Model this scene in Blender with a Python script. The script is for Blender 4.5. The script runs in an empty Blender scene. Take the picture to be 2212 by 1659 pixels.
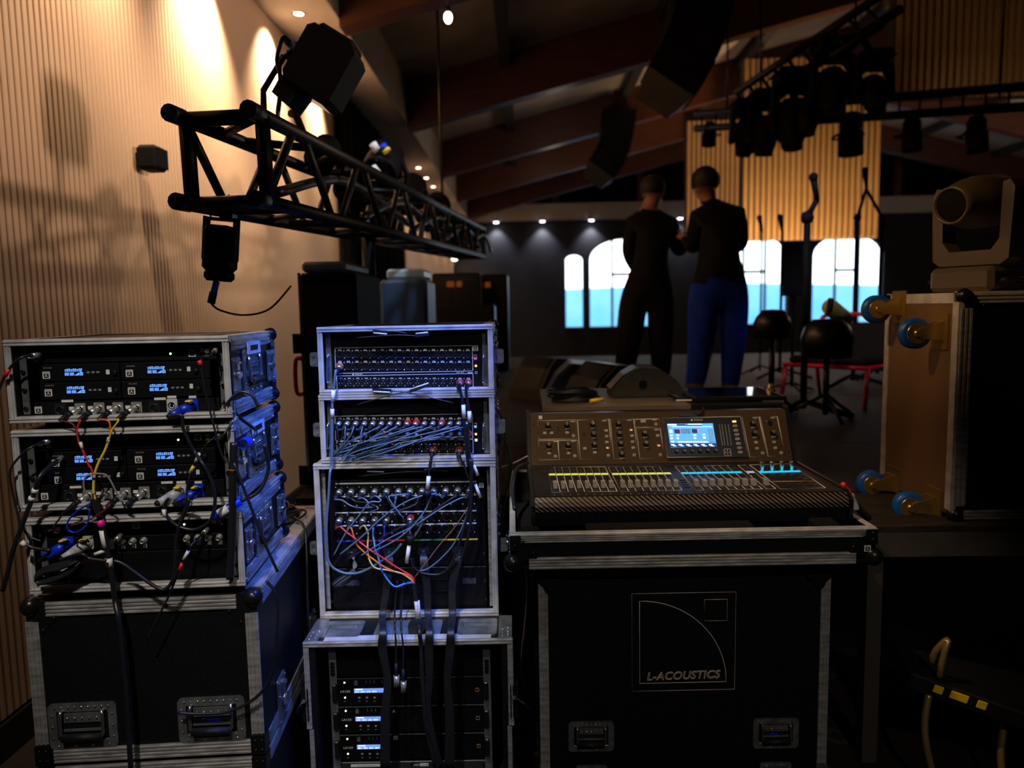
import bpy, math, random
from mathutils import Matrix, Vector
random.seed(7)
D = math.radians
scene = bpy.context.scene
col = scene.collection
# ---------------------------------------------------------------- camera
W, HH, FPX, CAMH = 2212, 1659, 1600.0, 1.55
_p, _r, _y = math.atan(166/1600), math.atan(.0183), math.atan(34/1600)
FWD = Vector((-math.sin(_y)*math.cos(_p), math.cos(_y)*math.cos(_p), -math.sin(_p)))
_R0 = Vector((math.cos(_y), math.sin(_y), 0))
_U0 = Vector((-math.sin(_y)*math.sin(_p), math.cos(_y)*math.sin(_p), math.cos(_p)))
RGT = _R0*math.cos(_r) - _U0*math.sin(_r)
UPV = _U0*math.cos(_r) + _R0*math.sin(_r)
CAM = Vector((0, 0, CAMH))
cd = bpy.data.cameras.new('camera'); cam = bpy.data.objects.new('camera', cd); col.objects.link(cam)
cd.sensor_fit = 'HORIZONTAL'; cd.sensor_width = 36; cd.lens = 36*FPX/W
cd.clip_start = .05; cd.clip_end = 200
cd.dof.use_dof = True; cd.dof.focus_distance = 1.97; cd.dof.aperture_fstop = 2.2
mw = Matrix.Identity(4)
for i, c in enumerate((RGT, UPV, -FWD, CAM)):
    for j in range(3): mw[j][i] = c[j]
cam.matrix_world = mw
scene.camera = cam
# ---------------------------------------------------------------- exposure, sky
vs = scene.view_settings
vs.view_transform = 'Standard'; vs.look = 'None'; vs.gamma = 1; vs.use_curve_mapping = False; vs.exposure = 0
wd = bpy.data.worlds.new('sky'); scene.world = wd; wd.use_nodes = True
bg = wd.node_tree.nodes['Background']; bg.inputs[0].default_value = (.82, .93, 1, 1); bg.inputs[1].default_value = 4.0
# ---------------------------------------------------------------- lamps
def lamp(name, kind, loc, energy, color, target=None, size=.1, spot=60, blend=.6):
    l = bpy.data.lights.new(name, kind); l.energy = energy; l.color = color
    o = bpy.data.objects.new(name, l); col.objects.link(o); o.location = loc
    if kind in ('POINT', 'SPOT'): l.shadow_soft_size = size
    if kind == 'SPOT': l.spot_size = D(spot); l.spot_blend = blend
    if kind == 'AREA': l.size = size
    if target is not None:
        o.rotation_euler = (Vector(target) - Vector(loc)).to_track_quat('-Z', 'Y').to_euler()
    return o
WARM, COOL, BLUE = (1, .62, .36), (.88, .94, 1), (.10, .25, 1)
# added unseen white fill on the case fronts; blue lamp out of view
lamp('front_fill', 'SPOT', (-.75, -.1, 3.3), 175, (1, .92, .84), (-.8, 1.85, 1.0), .05, 29, .8)
lamp('front_fill_low', 'SPOT', (.9, -1.4, 3.4), 105, (1, .9, .8), (.25, 2.0, .42), .05, 38, .7)
lamp('blue_wash', 'SPOT', (.12, 1.88, 2.3), 175, (.03, .15, 1), (-.70, 2.2, .80), .03, 44, .7)
lamp('white_wash', 'SPOT', (-.45, 1.15, 3.3), 165, (.80, .90, 1), (-.40, 2.22, .98), .04, 25, .9)
lamp('console_light', 'SPOT', (-.35, 1.75, 3.2), 125, (1, .66, .36), (.50, 2.45, 1.08), .03, 36, .7)
for y_ in (3.1, 4.7): lamp('house_light', 'SPOT', (4.2, 1.4, 2.75), 800, (1, .72, .54), (-1.88, y_, 2.86), .16, 25, .9)
lamp('people_fill', 'SPOT', (1.2, 2.6, 3.4), 230, (.80, .86, 1), (2.6, 6.1, 1.1), .1, 24, .8)  # unseen spot added to brighten the two people
lamp('case_fill', 'SPOT', (-.55, 3.2, 3.4), 60, (.62, .82, 1), (-.68, 4.2, 1.7), .06, 44, .8)  # unseen cool spot added to light the blue-grey case and its lid
lamp('board_fill', 'SPOT', (-1.0, 1.6, 3.4), 150, (1, .62, .28), (1.45, 2.65, 1.62), .06, 17, 1)  # unseen warm spot added for the wheeled case's castor board
# back of the hall
lamp('gold_wash', 'SPOT', (3.3, 10.2, .95), 560, (1, .58, .27), (4.1, 11.0, 3.4), .1, 100, .8)
lamp('gold_wash_rear', 'SPOT', (2.9, 13.4, .5), 260, (1, .60, .30), (3.6, 14.6, 4.0), .1, 80, .8)
lamp('gold_wash_near', 'SPOT', (4.3, 7.0, 2.6), 11, (1, .58, .3), (5.0, 8.0, 4.6), .1, 90, .9)
for x_, y_, e_ in ((.6, 10.6, 7), (.6, 13.6, 7), (9.6, 10.6, 40), (9.6, 13.6, 26)): lamp('roof_fill', 'POINT', (x_, y_, 4.0 - .02*x_), e_, (1, .80, .62), None, .15)  # added point lamps without fixtures, brightening the roof strips between beams
lamp('roof_warm_fill', 'POINT', (4.0, 12.0, 2.6), 45, (1, .55, .32), None, .3)  # added warm point lamp without fixture, lifts the roof and fascia
# ================================================================ helpers
def ray(u, v): return FWD + RGT*((u - W/2)/FPX) - UPV*((v - HH/2)/FPX)
def P(u, v, Y):
    d = ray(u, v); return CAM + d*(Y/d.y)
def floor_pt(u, v, z):
    d = ray(u, v); return CAM + d*((z - CAMH)/d.z)
class Frame:
    def __init__(s, M): s.M = M; s.I = M.inverted()
    def pt(s, u, v, d=0.0):
        o = s.I @ CAM; r = s.I.to_3x3() @ ray(u, v)
        return o + r*((d - o.y)/r.y)
    def px(s, u, v, d=0.0):
        q = s.pt(u, v, d); return q.x, q.z
    def sub(s, loc, rx=0, rz=0):
        return Frame(s.M @ Matrix.Translation(loc) @ Matrix.Rotation(rz, 4, 'Z') @ Matrix.Rotation(rx, 4, 'X'))
def frame_at(u, v, Y, phi):
    o = P(u, v, Y)
    return Frame(Matrix.Translation((o.x, o.y, 0)) @ Matrix.Rotation(phi, 4, 'Z'))
WORLD = Frame(Matrix.Identity(4))
FL = frame_at(250, 900, 1.77, D(4.7))      # stack of wireless racks
FM = frame_at(880, 900, 2.25, D(1.2))      # stack of stage boxes
FC = frame_at(1480, 1150, 2.0, D(1.2))     # mixing console
zz = lambda u0, v0, k: (lambda x, y: (u0 + x*k, v0 + y*k))
z1, z2, z3 = zz(0, 680, .29385), zz(0, 900, .29385), zz(0, 1230, .29385)
z4, z5, z6 = zz(620, 680, .22604), zz(620, 980, .22904), zz(620, 1300, .24412)
zA, zB, z8 = zz(1120, 860, .15371), zz(1420, 860, .19892), zz(1080, 1180, .37975)

def smooth_path(pts, n=6, closed=False):
    pts = [Vector(q) for q in pts]
    if len(pts) < 3: return pts
    out = []; m = len(pts)
    for i in range(m if closed else m-1):
        a, b, c, e = (pts[(i-1) % m], pts[i], pts[(i+1) % m], pts[(i+2) % m]) if closed else \
            (pts[max(i-1, 0)], pts[i], pts[i+1], pts[min(i+2, m-1)])
        for k in range(n):
            t = k/n
            out.append(.5*((2*b) + (c-a)*t + (2*a-5*b+4*c-e)*t*t + (3*b-a-3*c+e)*t**3))
    if not closed: out.append(pts[-1])
    return out

class MB:
    def __init__(s): s.v = []; s.f = []; s.m = []; s.s = []
    def _add(s, vs, fs, m=0, sm=False):
        k = len(s.v); s.v += [tuple(q) for q in vs]
        s.f += [tuple(i+k for i in f) for f in fs]; s.m += [m]*len(fs); s.s += [sm]*len(fs); return s
    def box(s, x0, x1, y0, y1, z0, z1, m=0):
        if x0 > x1: x0, x1 = x1, x0
        if y0 > y1: y0, y1 = y1, y0
        if z0 > z1: z0, z1 = z1, z0
        return s._add([(x, y, z) for x in (x0, x1) for y in (y0, y1) for z in (z0, z1)],
                      [(0, 1, 3, 2), (4, 6, 7, 5), (0, 4, 5, 1), (2, 3, 7, 6), (0, 2, 6, 4), (1, 5, 7, 3)], m)
    def cbox(s, x0, x1, y0, y1, z0, z1, c=.004, m=0):
        """box with chamfered edges"""
        X, Y, Z = (x0, x1), (y0, y1), (z0, z1); idx = {}; vs = []
        for i in (0, 1):
            for j in (0, 1):
                for k in (0, 1):
                    sx, sy, sz = (1-2*i)*c, (1-2*j)*c, (1-2*k)*c
                    for a, q in enumerate(((X[i], Y[j]+sy, Z[k]+sz), (X[i]+sx, Y[j], Z[k]+sz), (X[i]+sx, Y[j]+sy, Z[k]))):
                        idx[i, j, k, a] = len(vs); vs.append(q)
        fs = []
        for i in (0, 1):
            fs.append(tuple(idx[i, j, k, 0] for j, k in ((0, 0), (0, 1), (1, 1), (1, 0)))[::1 if i == 0 else -1])
            fs.append(tuple(idx[j, i, k, 1] for j, k in ((0, 0), (1, 0), (1, 1), (0, 1)))[::1 if i == 0 else -1])
            fs.append(tuple(idx[j, k, i, 2] for j, k in ((0, 0), (0, 1), (1, 1), (1, 0)))[::1 if i == 0 else -1])
        for i in (0, 1):
            for j in (0, 1):
                fs.append((idx[0, i, j, 1], idx[1, i, j, 1], idx[1, i, j, 2], idx[0, i, j, 2]))
                fs.append((idx[i, 0, j, 0], idx[i, 1, j, 0], idx[i, 1, j, 2], idx[i, 0, j, 2]))
                fs.append((idx[i, j, 0, 0], idx[i, j, 1, 0], idx[i, j, 1, 1], idx[i, j, 0, 1]))
                for k in (0, 1): fs.append((idx[i, j, k, 0], idx[i, j, k, 1], idx[i, j, k, 2]))
        return s._add(vs, fs, m)
    def cyl(s, a, b, r, n=12, r2=None, m=0, cap=True, sm=True):
        a, b = Vector(a), Vector(b); r2 = r if r2 is None else r2
        q = (b-a).to_track_quat('Z', 'Y'); vs = []
        for i in range(n):
            c = Vector((math.cos(2*math.pi*i/n), math.sin(2*math.pi*i/n), 0))
            vs += [a + q @ (c*r), b + q @ (c*r2)]
        s._add(vs, [(2*i, 2*((i+1) % n), 2*((i+1) % n)+1, 2*i+1) for i in range(n)], m, sm)
        if cap:
            k = len(s.v) - 2*n
            s.f += [tuple(k+2*i for i in range(n))[::-1], tuple(k+2*i+1 for i in range(n))]; s.m += [m, m]; s.s += [False]*2
        return s
    def tube(s, path, r, n=6, closed=False, m=0, ell=1.0):
        path = [Vector(q) for q in path]; k = len(path); vs = []; fs = []; nrm = None
        for i in range(k):
            t = (path[(i+1) % k] - path[i-1]) if closed or 0 < i < k-1 else (path[1]-path[0] if i == 0 else path[-1]-path[-2])
            if t.length < 1e-9: t = Vector((0, 0, 1))
            t.normalize()
            if nrm is None:
                nrm = t.cross(Vector((0, 1, 0))); nrm = nrm if nrm.length > .1 else t.cross(Vector((1, 0, 0)))
            nrm = nrm - t*nrm.dot(t); nrm.normalize(); bi = t.cross(nrm)
            rr = r[i] if isinstance(r, (list, tuple)) else r
            for j in range(n):
                an = 2*math.pi*j/n; vs.append(path[i] + (nrm*math.cos(an) + bi*math.sin(an)*ell)*rr)
        for i in range(k if closed else k-1):
            for j in range(n):
                fs.append((i*n+j, i*n+(j+1) % n, ((i+1) % k)*n+(j+1) % n, ((i+1) % k)*n+j))
        if not closed: fs += [tuple(range(n))[::-1], tuple((k-1)*n+j for j in range(n))]
        return s._add(vs, fs, m, True)
    def lathe(s, prof, c=(0, 0, 0), axis='Z', n=16, m=0, sm=True):
        """prof: list of (radius, height along axis)"""
        c = Vector(c); vs = []; k = len(prof)
        for i in range(n):
            ca, sa = math.cos(2*math.pi*i/n), math.sin(2*math.pi*i/n)
            for r, h in prof:
                q = (r*ca, r*sa, h) if axis == 'Z' else ((r*ca, h, r*sa) if axis == 'Y' else (h, r*ca, r*sa))
                vs.append(c + Vector(q))
        fs = [(i*k+j, ((i+1) % n)*k+j, ((i+1) % n)*k+j+1, i*k+j+1) for i in range(n) for j in range(k-1)]
        if axis == 'Y': fs = [f[::-1] for f in fs]
        return s._add(vs, fs, m, sm)
    def sph(s, c, r, n=10, m=0, sc=(1, 1, 1)):
        h = n//2; vs = []
        for i in range(h+1):
            t = math.pi*i/h
            for j in range(n):
                a = 2*math.pi*j/n
                vs.append((c[0]+r*sc[0]*math.sin(t)*math.cos(a), c[1]+r*sc[1]*math.sin(t)*math.sin(a), c[2]+r*sc[2]*math.cos(t)))
        return s._add(vs, [(i*n+j, (i+1)*n+j, (i+1)*n+(j+1) % n, i*n+(j+1) % n) for i in range(h) for j in range(n)], m, True)
    def prism(s, pts, y0, y1, m=0, axis='Y'):
        """polygon in the xz plane swept from y0 to y1 (axis X: polygon in yz, Z: in xy)"""
        n = len(pts)
        g = {'Y': lambda a, b, t: (a, t, b), 'X': lambda a, b, t: (t, a, b), 'Z': lambda a, b, t: (a, b, t)}[axis]
        vs = [g(a, b, y0) for a, b in pts] + [g(a, b, y1) for a, b in pts]
        return s._add(vs, [tuple(range(n)), tuple(range(2*n-1, n-1, -1))] +
                      [(i, i+n, (i+1) % n+n, (i+1) % n) for i in range(n)], m)
    def rrect(s, x0, x1, z0, z1, y0, y1, r=.005, n=4, m=0):
        return s.prism(rr_pts(x0, x1, z0, z1, r, n), y0, y1, m)
    def rframe(s, x0, x1, z0, z1, y0, y1, w, r=.005, n=4, m=0):
        a = rr_pts(x0, x1, z0, z1, r, n); b = rr_pts(x0+w, x1-w, z0+w, z1-w, max(r-w, 1e-4), n); k = len(a)
        vs = [(p[0], y, p[1]) for y in (y0, y1) for q in (a, b) for p in q]; fs = []
        for i in range(k):
            j = (i+1) % k
            fs += [(i, j, k+j, k+i), (2*k+i, 3*k+i, 3*k+j, 2*k+j), (i, 2*k+i, 2*k+j, j), (k+i, k+j, 3*k+j, 3*k+i)]
        return s._add(vs, fs, m)
    def quad(s, a, b, c, e, m=0): return s._add([a, b, c, e], [(0, 1, 2, 3)], m)
    def mesh(s, name, mats):
        me = bpy.data.meshes.new(name); me.from_pydata(s.v, [], s.f)
        for q in (mats if isinstance(mats, (list, tuple)) else [mats]): me.materials.append(q)
        me.polygons.foreach_set('material_index', s.m); me.polygons.foreach_set('use_smooth', s.s)
        me.update(); return me
def rr_pts(x0, x1, z0, z1, r, n=4):
    out = []
    for cx, cz, a0 in ((x1-r, z1-r, 0), (x0+r, z1-r, 90), (x0+r, z0+r, 180), (x1-r, z0+r, 270)):
        for i in range(n+1):
            a = D(a0 + 90*i/n); out.append((cx+r*math.cos(a), cz+r*math.sin(a)))
    return out

MW = {}
def place(o, M, parent=None):
    col.objects.link(o); MW[o.name] = M
    if parent is not None:
        o.parent = parent; o.matrix_basis = MW[parent.name].inverted() @ M
    else: o.matrix_basis = M
    return o
def tag(o, label=None, cat=None, group=None, kind=None):
    for k, q in (('label', label), ('category', cat), ('group', group), ('kind', kind)):
        if q: o[k] = q
    return o
def thing(name, label, cat, F, base, group=None):
    o = bpy.data.objects.new(name, None); o.empty_display_size = .05
    place(o, F.M @ Matrix.Translation(base)); return tag(o, label, cat, group)
def build(name, mb, mats, parent=None, F=WORLD, label=None, cat=None, group=None, kind=None):
    xs = [q[0] for q in mb.v]; ys = [q[1] for q in mb.v]; zs = [q[2] for q in mb.v]
    c = ((min(xs)+max(xs))/2, (min(ys)+max(ys))/2, min(zs) if parent is None else (min(zs)+max(zs))/2)
    mb.v = [(a-c[0], b-c[1], e-c[2]) for a, b, e in mb.v]
    o = bpy.data.objects.new(name, mb.mesh(name, mats))
    place(o, F.M @ Matrix.Translation(c), parent); return tag(o, label, cat, group, kind)
def inst(name, me, parent, F, loc, rot=None, label=None, scale=None, cat=None, group=None):
    o = bpy.data.objects.new(name, me); M = F.M @ Matrix.Translation(loc)
    if rot is not None: M = M @ (rot if isinstance(rot, Matrix) else Matrix.Rotation(rot, 4, 'Y'))
    if scale: M = M @ Matrix.Diagonal((*scale, 1))
    place(o, M, parent); return tag(o, label, cat, group)
_tc = {}
def text_mesh(txt, size, mat, outline=0, shear=0, space=1.0, align='CENTER'):
    key = (txt, size, mat.name, outline, shear, space, align)
    if key in _tc: return _tc[key]
    cu = bpy.data.curves.new('lettering', 'FONT'); cu.body = txt; cu.size = size; cu.align_x = align; cu.align_y = 'CENTER'
    cu.shear = shear; cu.space_character = space; cu.resolution_u = 3
    if outline: cu.fill_mode = 'NONE'; cu.bevel_depth = outline; cu.bevel_resolution = 0
    ob = bpy.data.objects.new('lettering', cu)
    me = bpy.data.meshes.new_from_object(ob); bpy.data.objects.remove(ob)
    me.transform(Matrix.Rotation(math.pi/2, 4, 'X')); me.materials.clear(); me.materials.append(mat); me.name = 'lettering'
    for q in me.polygons: q.material_index = 0
    _tc[key] = me; return me
def text(txt, size, mat, parent, F, loc, rot=None, **k):
    return inst('lettering', text_mesh(txt, size, mat, **k), parent, F, loc, rot)
ORD = ['first', 'second', 'third', 'fourth', 'fifth', 'sixth', 'seventh', 'eighth', 'ninth', 'tenth', 'eleventh', 'twelfth',
       'thirteenth', 'fourteenth', 'fifteenth', 'sixteenth']

# ================================================================ materials
def mat(name, base, rough=.5, metal=0, noise=None, bump=0, emit=None, es=0, spec=.5, scale=(1, 1, 1), coat=0):
    """noise: (scale, colour2, detail) mixes a second colour in by object-space noise"""
    m = bpy.data.materials.new(name); m.use_nodes = True; nt = m.node_tree; b = nt.nodes['Principled BSDF']
    b.inputs['Base Color'].default_value = (*base, 1); b.inputs['Roughness'].default_value = rough
    b.inputs['Metallic'].default_value = metal; b.inputs['Specular IOR Level'].default_value = spec
    if coat: b.inputs['Coat Weight'].default_value = coat
    if emit: b.inputs['Emission Color'].default_value = (*emit, 1); b.inputs['Emission Strength'].default_value = es
    if noise or bump:
        tc = nt.nodes.new('ShaderNodeTexCoord'); mp = nt.nodes.new('ShaderNodeMapping'); mp.inputs['Scale'].default_value = scale
        nz = nt.nodes.new('ShaderNodeTexNoise'); nz.inputs['Scale'].default_value = noise[0] if noise else 60
        nz.inputs['Detail'].default_value = noise[2] if noise and len(noise) > 2 else 3
        nt.links.new(tc.outputs['Object'], mp.inputs[0]); nt.links.new(mp.outputs[0], nz.inputs['Vector'])
        if noise:
            rp = nt.nodes.new('ShaderNodeValToRGB'); rp.color_ramp.elements[0].position = .35; rp.color_ramp.elements[1].position = .65
            rp.color_ramp.elements[0].color = (*noise[1], 1); rp.color_ramp.elements[1].color = (*base, 1)
            nt.links.new(nz.outputs['Fac'], rp.inputs[0]); nt.links.new(rp.outputs[0], b.inputs['Base Color'])
        if bump:
            bp = nt.nodes.new('ShaderNodeBump'); bp.inputs['Strength'].default_value = bump; bp.inputs['Distance'].default_value = .002
            nt.links.new(nz.outputs['Fac'], bp.inputs['Height']); nt.links.new(bp.outputs[0], b.inputs['Normal'])
    return m
def glow(name, c, s, base=(.01, .01, .01)): return mat(name, base, .4, emit=c, es=s)
ALU = mat('brushed_aluminium', (.62, .60, .58), .38, .55, (14, (.30, .29, .28), 6), .06, scale=(1, 1, 5))
ALUB = mat('bright_aluminium', (.88, .86, .84), .30, .45, (18, (.60, .59, .58), 6), .05)
ZINC = mat('zinc_hardware', (.42, .43, .43), .3, .75, (25, (.22, .23, .23), 4))
STEEL = mat('polished_steel', (.75, .74, .72), .16, .95)
BLACKS = mat('black_steel', (.02, .02, .02), .28, .6)
LAM = mat('black_laminate', (.004, .004, .0045), .5, 0, (220, (.007, .007, .008), 2), .15, spec=.25)
PANEL = mat('black_panel', (.0035, .0035, .0045), .5, 0, (90, (.0025, .0025, .003), 3), spec=.2)
PLAST = mat('black_plastic', (.008, .008, .009), .35, spec=.4)
RUB = mat('black_rubber', (.006, .006, .007), .6, spec=.35)
CABLE = mat('black_cable', (.012, .012, .014), .38, spec=.55)
CABB = mat('grey_blue_cable', (.10, .16, .24), .35, spec=.5)
DARK = mat('socket_dark', (.002, .002, .002), .6, spec=.2)
SOCK = mat('socket_shell', (.02, .022, .026), .3, .3)
NICK = mat('nickel_shell', (.55, .54, .50), .28, .7)
WHITE = mat('white_print', (.75, .75, .73), .5)
LABEL = mat('paper_label', (.72, .70, .66), .6, 0, (40, (.6, .58, .55), 2))
TAPE = mat('white_tape', (.8, .79, .76), .45)
INK = mat('black_ink', (.005, .005, .005), .5)
GREYP = mat('grey_print', (.22, .22, .22), .5)
RED = mat('red_sleeve', (.75, .02, .03), .4)
PINK = mat('pink_tape', (.9, .02, .28), .4)
ORANGE = mat('orange_sleeve', (.85, .16, .01), .4)
YELLOW = mat('yellow_sleeve', (.85, .62, .02), .4)
CREAM = mat('cream_sleeve', (.62, .55, .22), .4)
MAROON = mat('maroon_sleeve', (.12, .02, .03), .4)
BLUEP = mat('blue_connector', (.004, .03, .55), .35)
CYANC = mat('cyan_sleeve', (.05, .35, .6), .4)
GREYC = mat('grey_connector', (.45, .46, .46), .35)
GREEN = mat('green_tape', (.02, .3, .06), .5)
LEDG = glow('green_led', (.55, 1, .35), 5)
LEDR = glow('red_led', (1, .05, .04), 4)
LEDO = glow('orange_led', (1, .28, .06), 5)
LCD = glow('lit_blue_segments', (.12, .32, 1), 1.6)
# ================================================================ the hall
WX = -1.88
def wood_mat(name, a, b, sc, rough=.55):
    m = mat(name, a, rough, 0, (3, b, 5), .1, scale=sc); return m
SLAT = wood_mat('oak_slat', (.63, .44, .30), (.50, .34, .22), (9, 9, .5))
SLATB = mat('slat_backing', (.06, .04, .03), .8)
GLULAM = wood_mat('red_brown_timber', (.075, .019, .007), (.05, .012, .005), (1, 6, 6))
ROOFM = mat('painted_roof_board', (.34, .32, .30), .7, 0, (2, (.28, .26, .25), 4))
PLASTER = mat('white_plaster', (.55, .52, .48), .8, 0, (3, (.5, .47, .44), 3))
BEIGE = mat('beige_fascia', (.42, .36, .28), .7, 0, (3, (.36, .31, .25), 3))
DARKW = mat('dark_wall', (.02, .02, .024), .8, 0, (3, (.014, .014, .018), 3))
DRAPE = mat('black_drape', (.006, .006, .007), .9, spec=.1)
BLKGL = mat('night_glass', (.002, .002, .002), .12, spec=.5)
# carpet with small woven motifs
CARPET = mat('patterned_carpet', (.020, .015, .012), .95, 0, (300, (.012, .009, .008), 2), .3, spec=.1)
_nt = CARPET.node_tree; _b = _nt.nodes['Principled BSDF']
_tc2 = _nt.nodes.new('ShaderNodeTexCoord'); _vo = _nt.nodes.new('ShaderNodeTexVoronoi'); _vo.inputs['Scale'].default_value = 4.2
_vo.inputs['Randomness'].default_value = .6; _rp = _nt.nodes.new('ShaderNodeValToRGB')
_e = _rp.color_ramp.elements; _e[0].position = .10; _e[0].color = (0, 0, 0, 1); _e[1].position = .14; _e[1].color = (1, 1, 1, 1)
_x = _e.new(.20); _x.color = (1, 1, 1, 1); _x = _e.new(.24); _x.color = (0, 0, 0, 1)
_mx = _nt.nodes.new('ShaderNodeMixRGB'); _mx.inputs['Color2'].default_value = (.045, .030, .018, 1)
_nt.links.new(_tc2.outputs['Object'], _vo.inputs['Vector']); _nt.links.new(_vo.outputs['Distance'], _rp.inputs[0])
_nt.links.new(_rp.outputs[0], _mx.inputs[0]); _nt.links.new(_b.inputs['Base Color'].links[0].from_socket, _mx.inputs['Color1'])
_nt.links.new(_mx.outputs[0], _b.inputs['Base Color'])
S = 'structure'
build('floor', MB().box(WX-.1, 14.6, -3.1, 19.9, -.12, 0), CARPET, kind=S)
build('wall_front', MB().box(WX-.1, 14.6, -3.1, -3, 0, 6.4), DARKW, kind=S)
build('wall_right', MB().box(14.5, 14.6, -3, 19.8, 0, 4.6), DARKW, kind=S)
wl = build('wall_left', MB().box(WX-.12, WX, -3, 19.8, 0, 4.3), SLATB, kind=S)
sl = MB().cbox(0, .022, -.0145, .0145, .14, 3.7, .003).mesh('slat', SLAT)
for i in range(142): inst('slat', sl, wl, WORLD, (WX, 2.36 + i*.036, 0))
fs = MB()
for i in range(92): fs.box(WX, WX+.02, -.98+i*.036, -.951+i*.036, .14, 3.7)
for i in range(238): fs.box(WX, WX+.02, 11.1+i*.036, 11.129+i*.036, .14, 3.7)
build('slats', fs, SLAT, wl, kind='stuff')
sm_ = MB()
for z in (1.22, 2.64): sm_.box(WX, WX+.012, 2.3, 7.5, z-.006, z+.006)
build('panel_seam', sm_, DARK, wl)
build('baseboard_left', MB().box(WX, WX+.03, -3, 19.7, 0, .13), PLAST, kind=S)
# bulkhead with the row of downlights
t1 = build('trim_1', MB().box(WX, -1.36, -3, 19.6, 3.7, 4.25).box(-1.36, -1.35, -3, 19.6, 3.69, 4.25, 1), [PLASTER, BEIGE], kind=S)
LAMPW = glow('warm_downlight', (1, .78, .52), 14)
dl_ring = MB().lathe([(.035, -.002), (.052, -.004), (.055, 0)], n=20).mesh('trim_ring', ZINC)
dl_lens = MB().cyl((0, 0, -.003), (0, 0, .0), .034, 20).mesh('lens', LAMPW)
dly = [2.0, 3.2, 4.4, 5.6, 6.75] + [11.6 + i*.9 for i in range(9)]
for i, y in enumerate(dly):
    far = i > 4
    t = thing('downlight', ('lit round downlight in the bulkhead soffit, %s from the black drape towards the back wall' % ORD[i-5]) if far else
              ('lit round downlight in the soffit over the slatted wall, %s before the black drape' % ORD[4-i]), 'light', WORLD, (-1.62, y, 3.699), 'bulkhead downlights')
    inst('trim_ring', dl_ring, t, WORLD, (-1.62, y, 3.699)); inst('lens', dl_lens, t, WORLD, (-1.62, y, 3.699))
    if not far: lamp('downlight_beam', 'SPOT', (-1.62, y, 3.66), (50, 220, 470, 320, 240)[i], (1, .74, .50), (WX, y, 3.18), .03, 90, 1)
    elif i % 2: lamp('downlight_beam', 'SPOT', (-1.62, y, 3.66), 110, (1, .72, .5), (-1.70, y, 0), .03, 115, .9)
# black drape hung along the wall beyond the truss
dr = MB(); pts = []
for k in range(121):
    y = 7.45 + k*.03; pts.append((WX + .10 + .035*math.sin(k*1.15) + .012*math.sin(k*.37), y))
vs = [(x, y, z) for x, y in pts for z in (.02, 3.69)]
dr._add(vs, [(2*i, 2*i+2, 2*i+3, 2*i+1) for i in range(120)], 0, True)
vs2 = [(x-.012, y, z) for x, y in pts for z in (.02, 3.69)]
dr._add(vs2, [(2*i, 2*i+1, 2*i+3, 2*i+2) for i in range(120)], 0, True)
build('stage_drape', dr, DRAPE, label='long black stage drape hanging over the slatted wall', cat='drape')
# roof
RZ = lambda x: 4.05 + (x+1.9)*.25 if x < 6.2 else 6.075 - (x-6.2)*.25
rf = MB().prism([(-1.9, RZ(-1.9)), (6.2, RZ(6.2)), (6.2, RZ(6.2)+.1), (-1.9, RZ(-1.9)+.1)], -3.1, 19.9)
rf.prism([(6.2, RZ(6.2)), (14.6, RZ(14.6)), (14.6, RZ(14.6)+.1), (6.2, RZ(6.2)+.1)], -3.1, 19.9)
ce = build('ceiling', rf, ROOFM, kind=S)
for y in (-1.2, 2.4, 5.8, 9.0, 12.2, 15.0, 17.8):
    for a, b in ((-1.35, 6.2), (6.2, 14.5)):
        build('beam', MB().prism([(a, RZ(a)-.55), (b, RZ(b)-.55), (b, RZ(b)), (a, RZ(a))], y-.1, y+.1), GLULAM, ce)
for x in (-.2, 1.6, 3.4, 5.2, 7.2, 9.0, 10.8, 12.6):
    build('purlin', MB().box(x-.06, x+.06, -3, 19.6, RZ(x)-.16, RZ(x)-.02), DARKW, ce)
# back wall: arched windows, dark gable glazing, white band with wall lights
BY = 19.7
wins = [(1.02, 1.52), (1.66, 3.5), (5.15, 6.85), (7.5, 9.32)]
SILL, SPR = 1.0, 2.75
bw = MB(); xs = WX-.1
for x0, x1 in wins:
    bw.box(xs, x0, BY, BY+.2, 0, 3.78); bw.box(x0, x1, BY, BY+.2, 0, SILL)
    arch = [(x0, 3.78), (x0, SPR)] + [((x0+x1)/2 - (x1-x0)/2*math.cos(math.pi*k/12), SPR + .55*min(1, (x1-x0)/1.7)*math.sin(math.pi*k/12)) for k in range(13)] + [(x1, 3.78)]
    m_ = len(arch)//2
    for k in range(1, len(arch)-2):
        (a, za), (b, zb) = arch[k], arch[k+1]
        if b > a + 1e-6: bw.prism([(a, za), (b, zb), (b, 3.78), (a, 3.78)], BY, BY+.2)
    xs = x1
bw.box(xs, 14.6, BY, BY+.2, 0, 3.78)
wb = build('wall_back', bw, DARKW, kind=S)
build('trim_2', MB().box(WX, 14.5, BY-.12, BY+.2, 3.78, 4.2), PLASTER, kind=S)
gl = build('window_5', MB().prism([(-1.3, 4.2), (14.5, 4.2), (14.5, RZ(14.5)), (6.2, RZ(6.2)), (-1.3, RZ(-1.3))], BY+.05, BY+.1), BLKGL, kind=S)
for x in (.8, 3.0, 5.4, 7.4, 9.6, 11.8): build('mullion', MB().box(x-.09, x+.09, BY-.05, BY+.05, 4.2, RZ(x)), GLULAM, gl)
FRAMEB = mat('window_frame_paint', (.04, .07, .09), .5)
GLASS = bpy.data.materials.new('clear_glass'); GLASS.use_nodes = True; _n = GLASS.node_tree; _n.nodes.clear()
_o = _n.nodes.new('ShaderNodeOutputMaterial'); _t = _n.nodes.new('ShaderNodeBsdfTransparent'); _g = _n.nodes.new('ShaderNodeBsdfGlossy')
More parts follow.
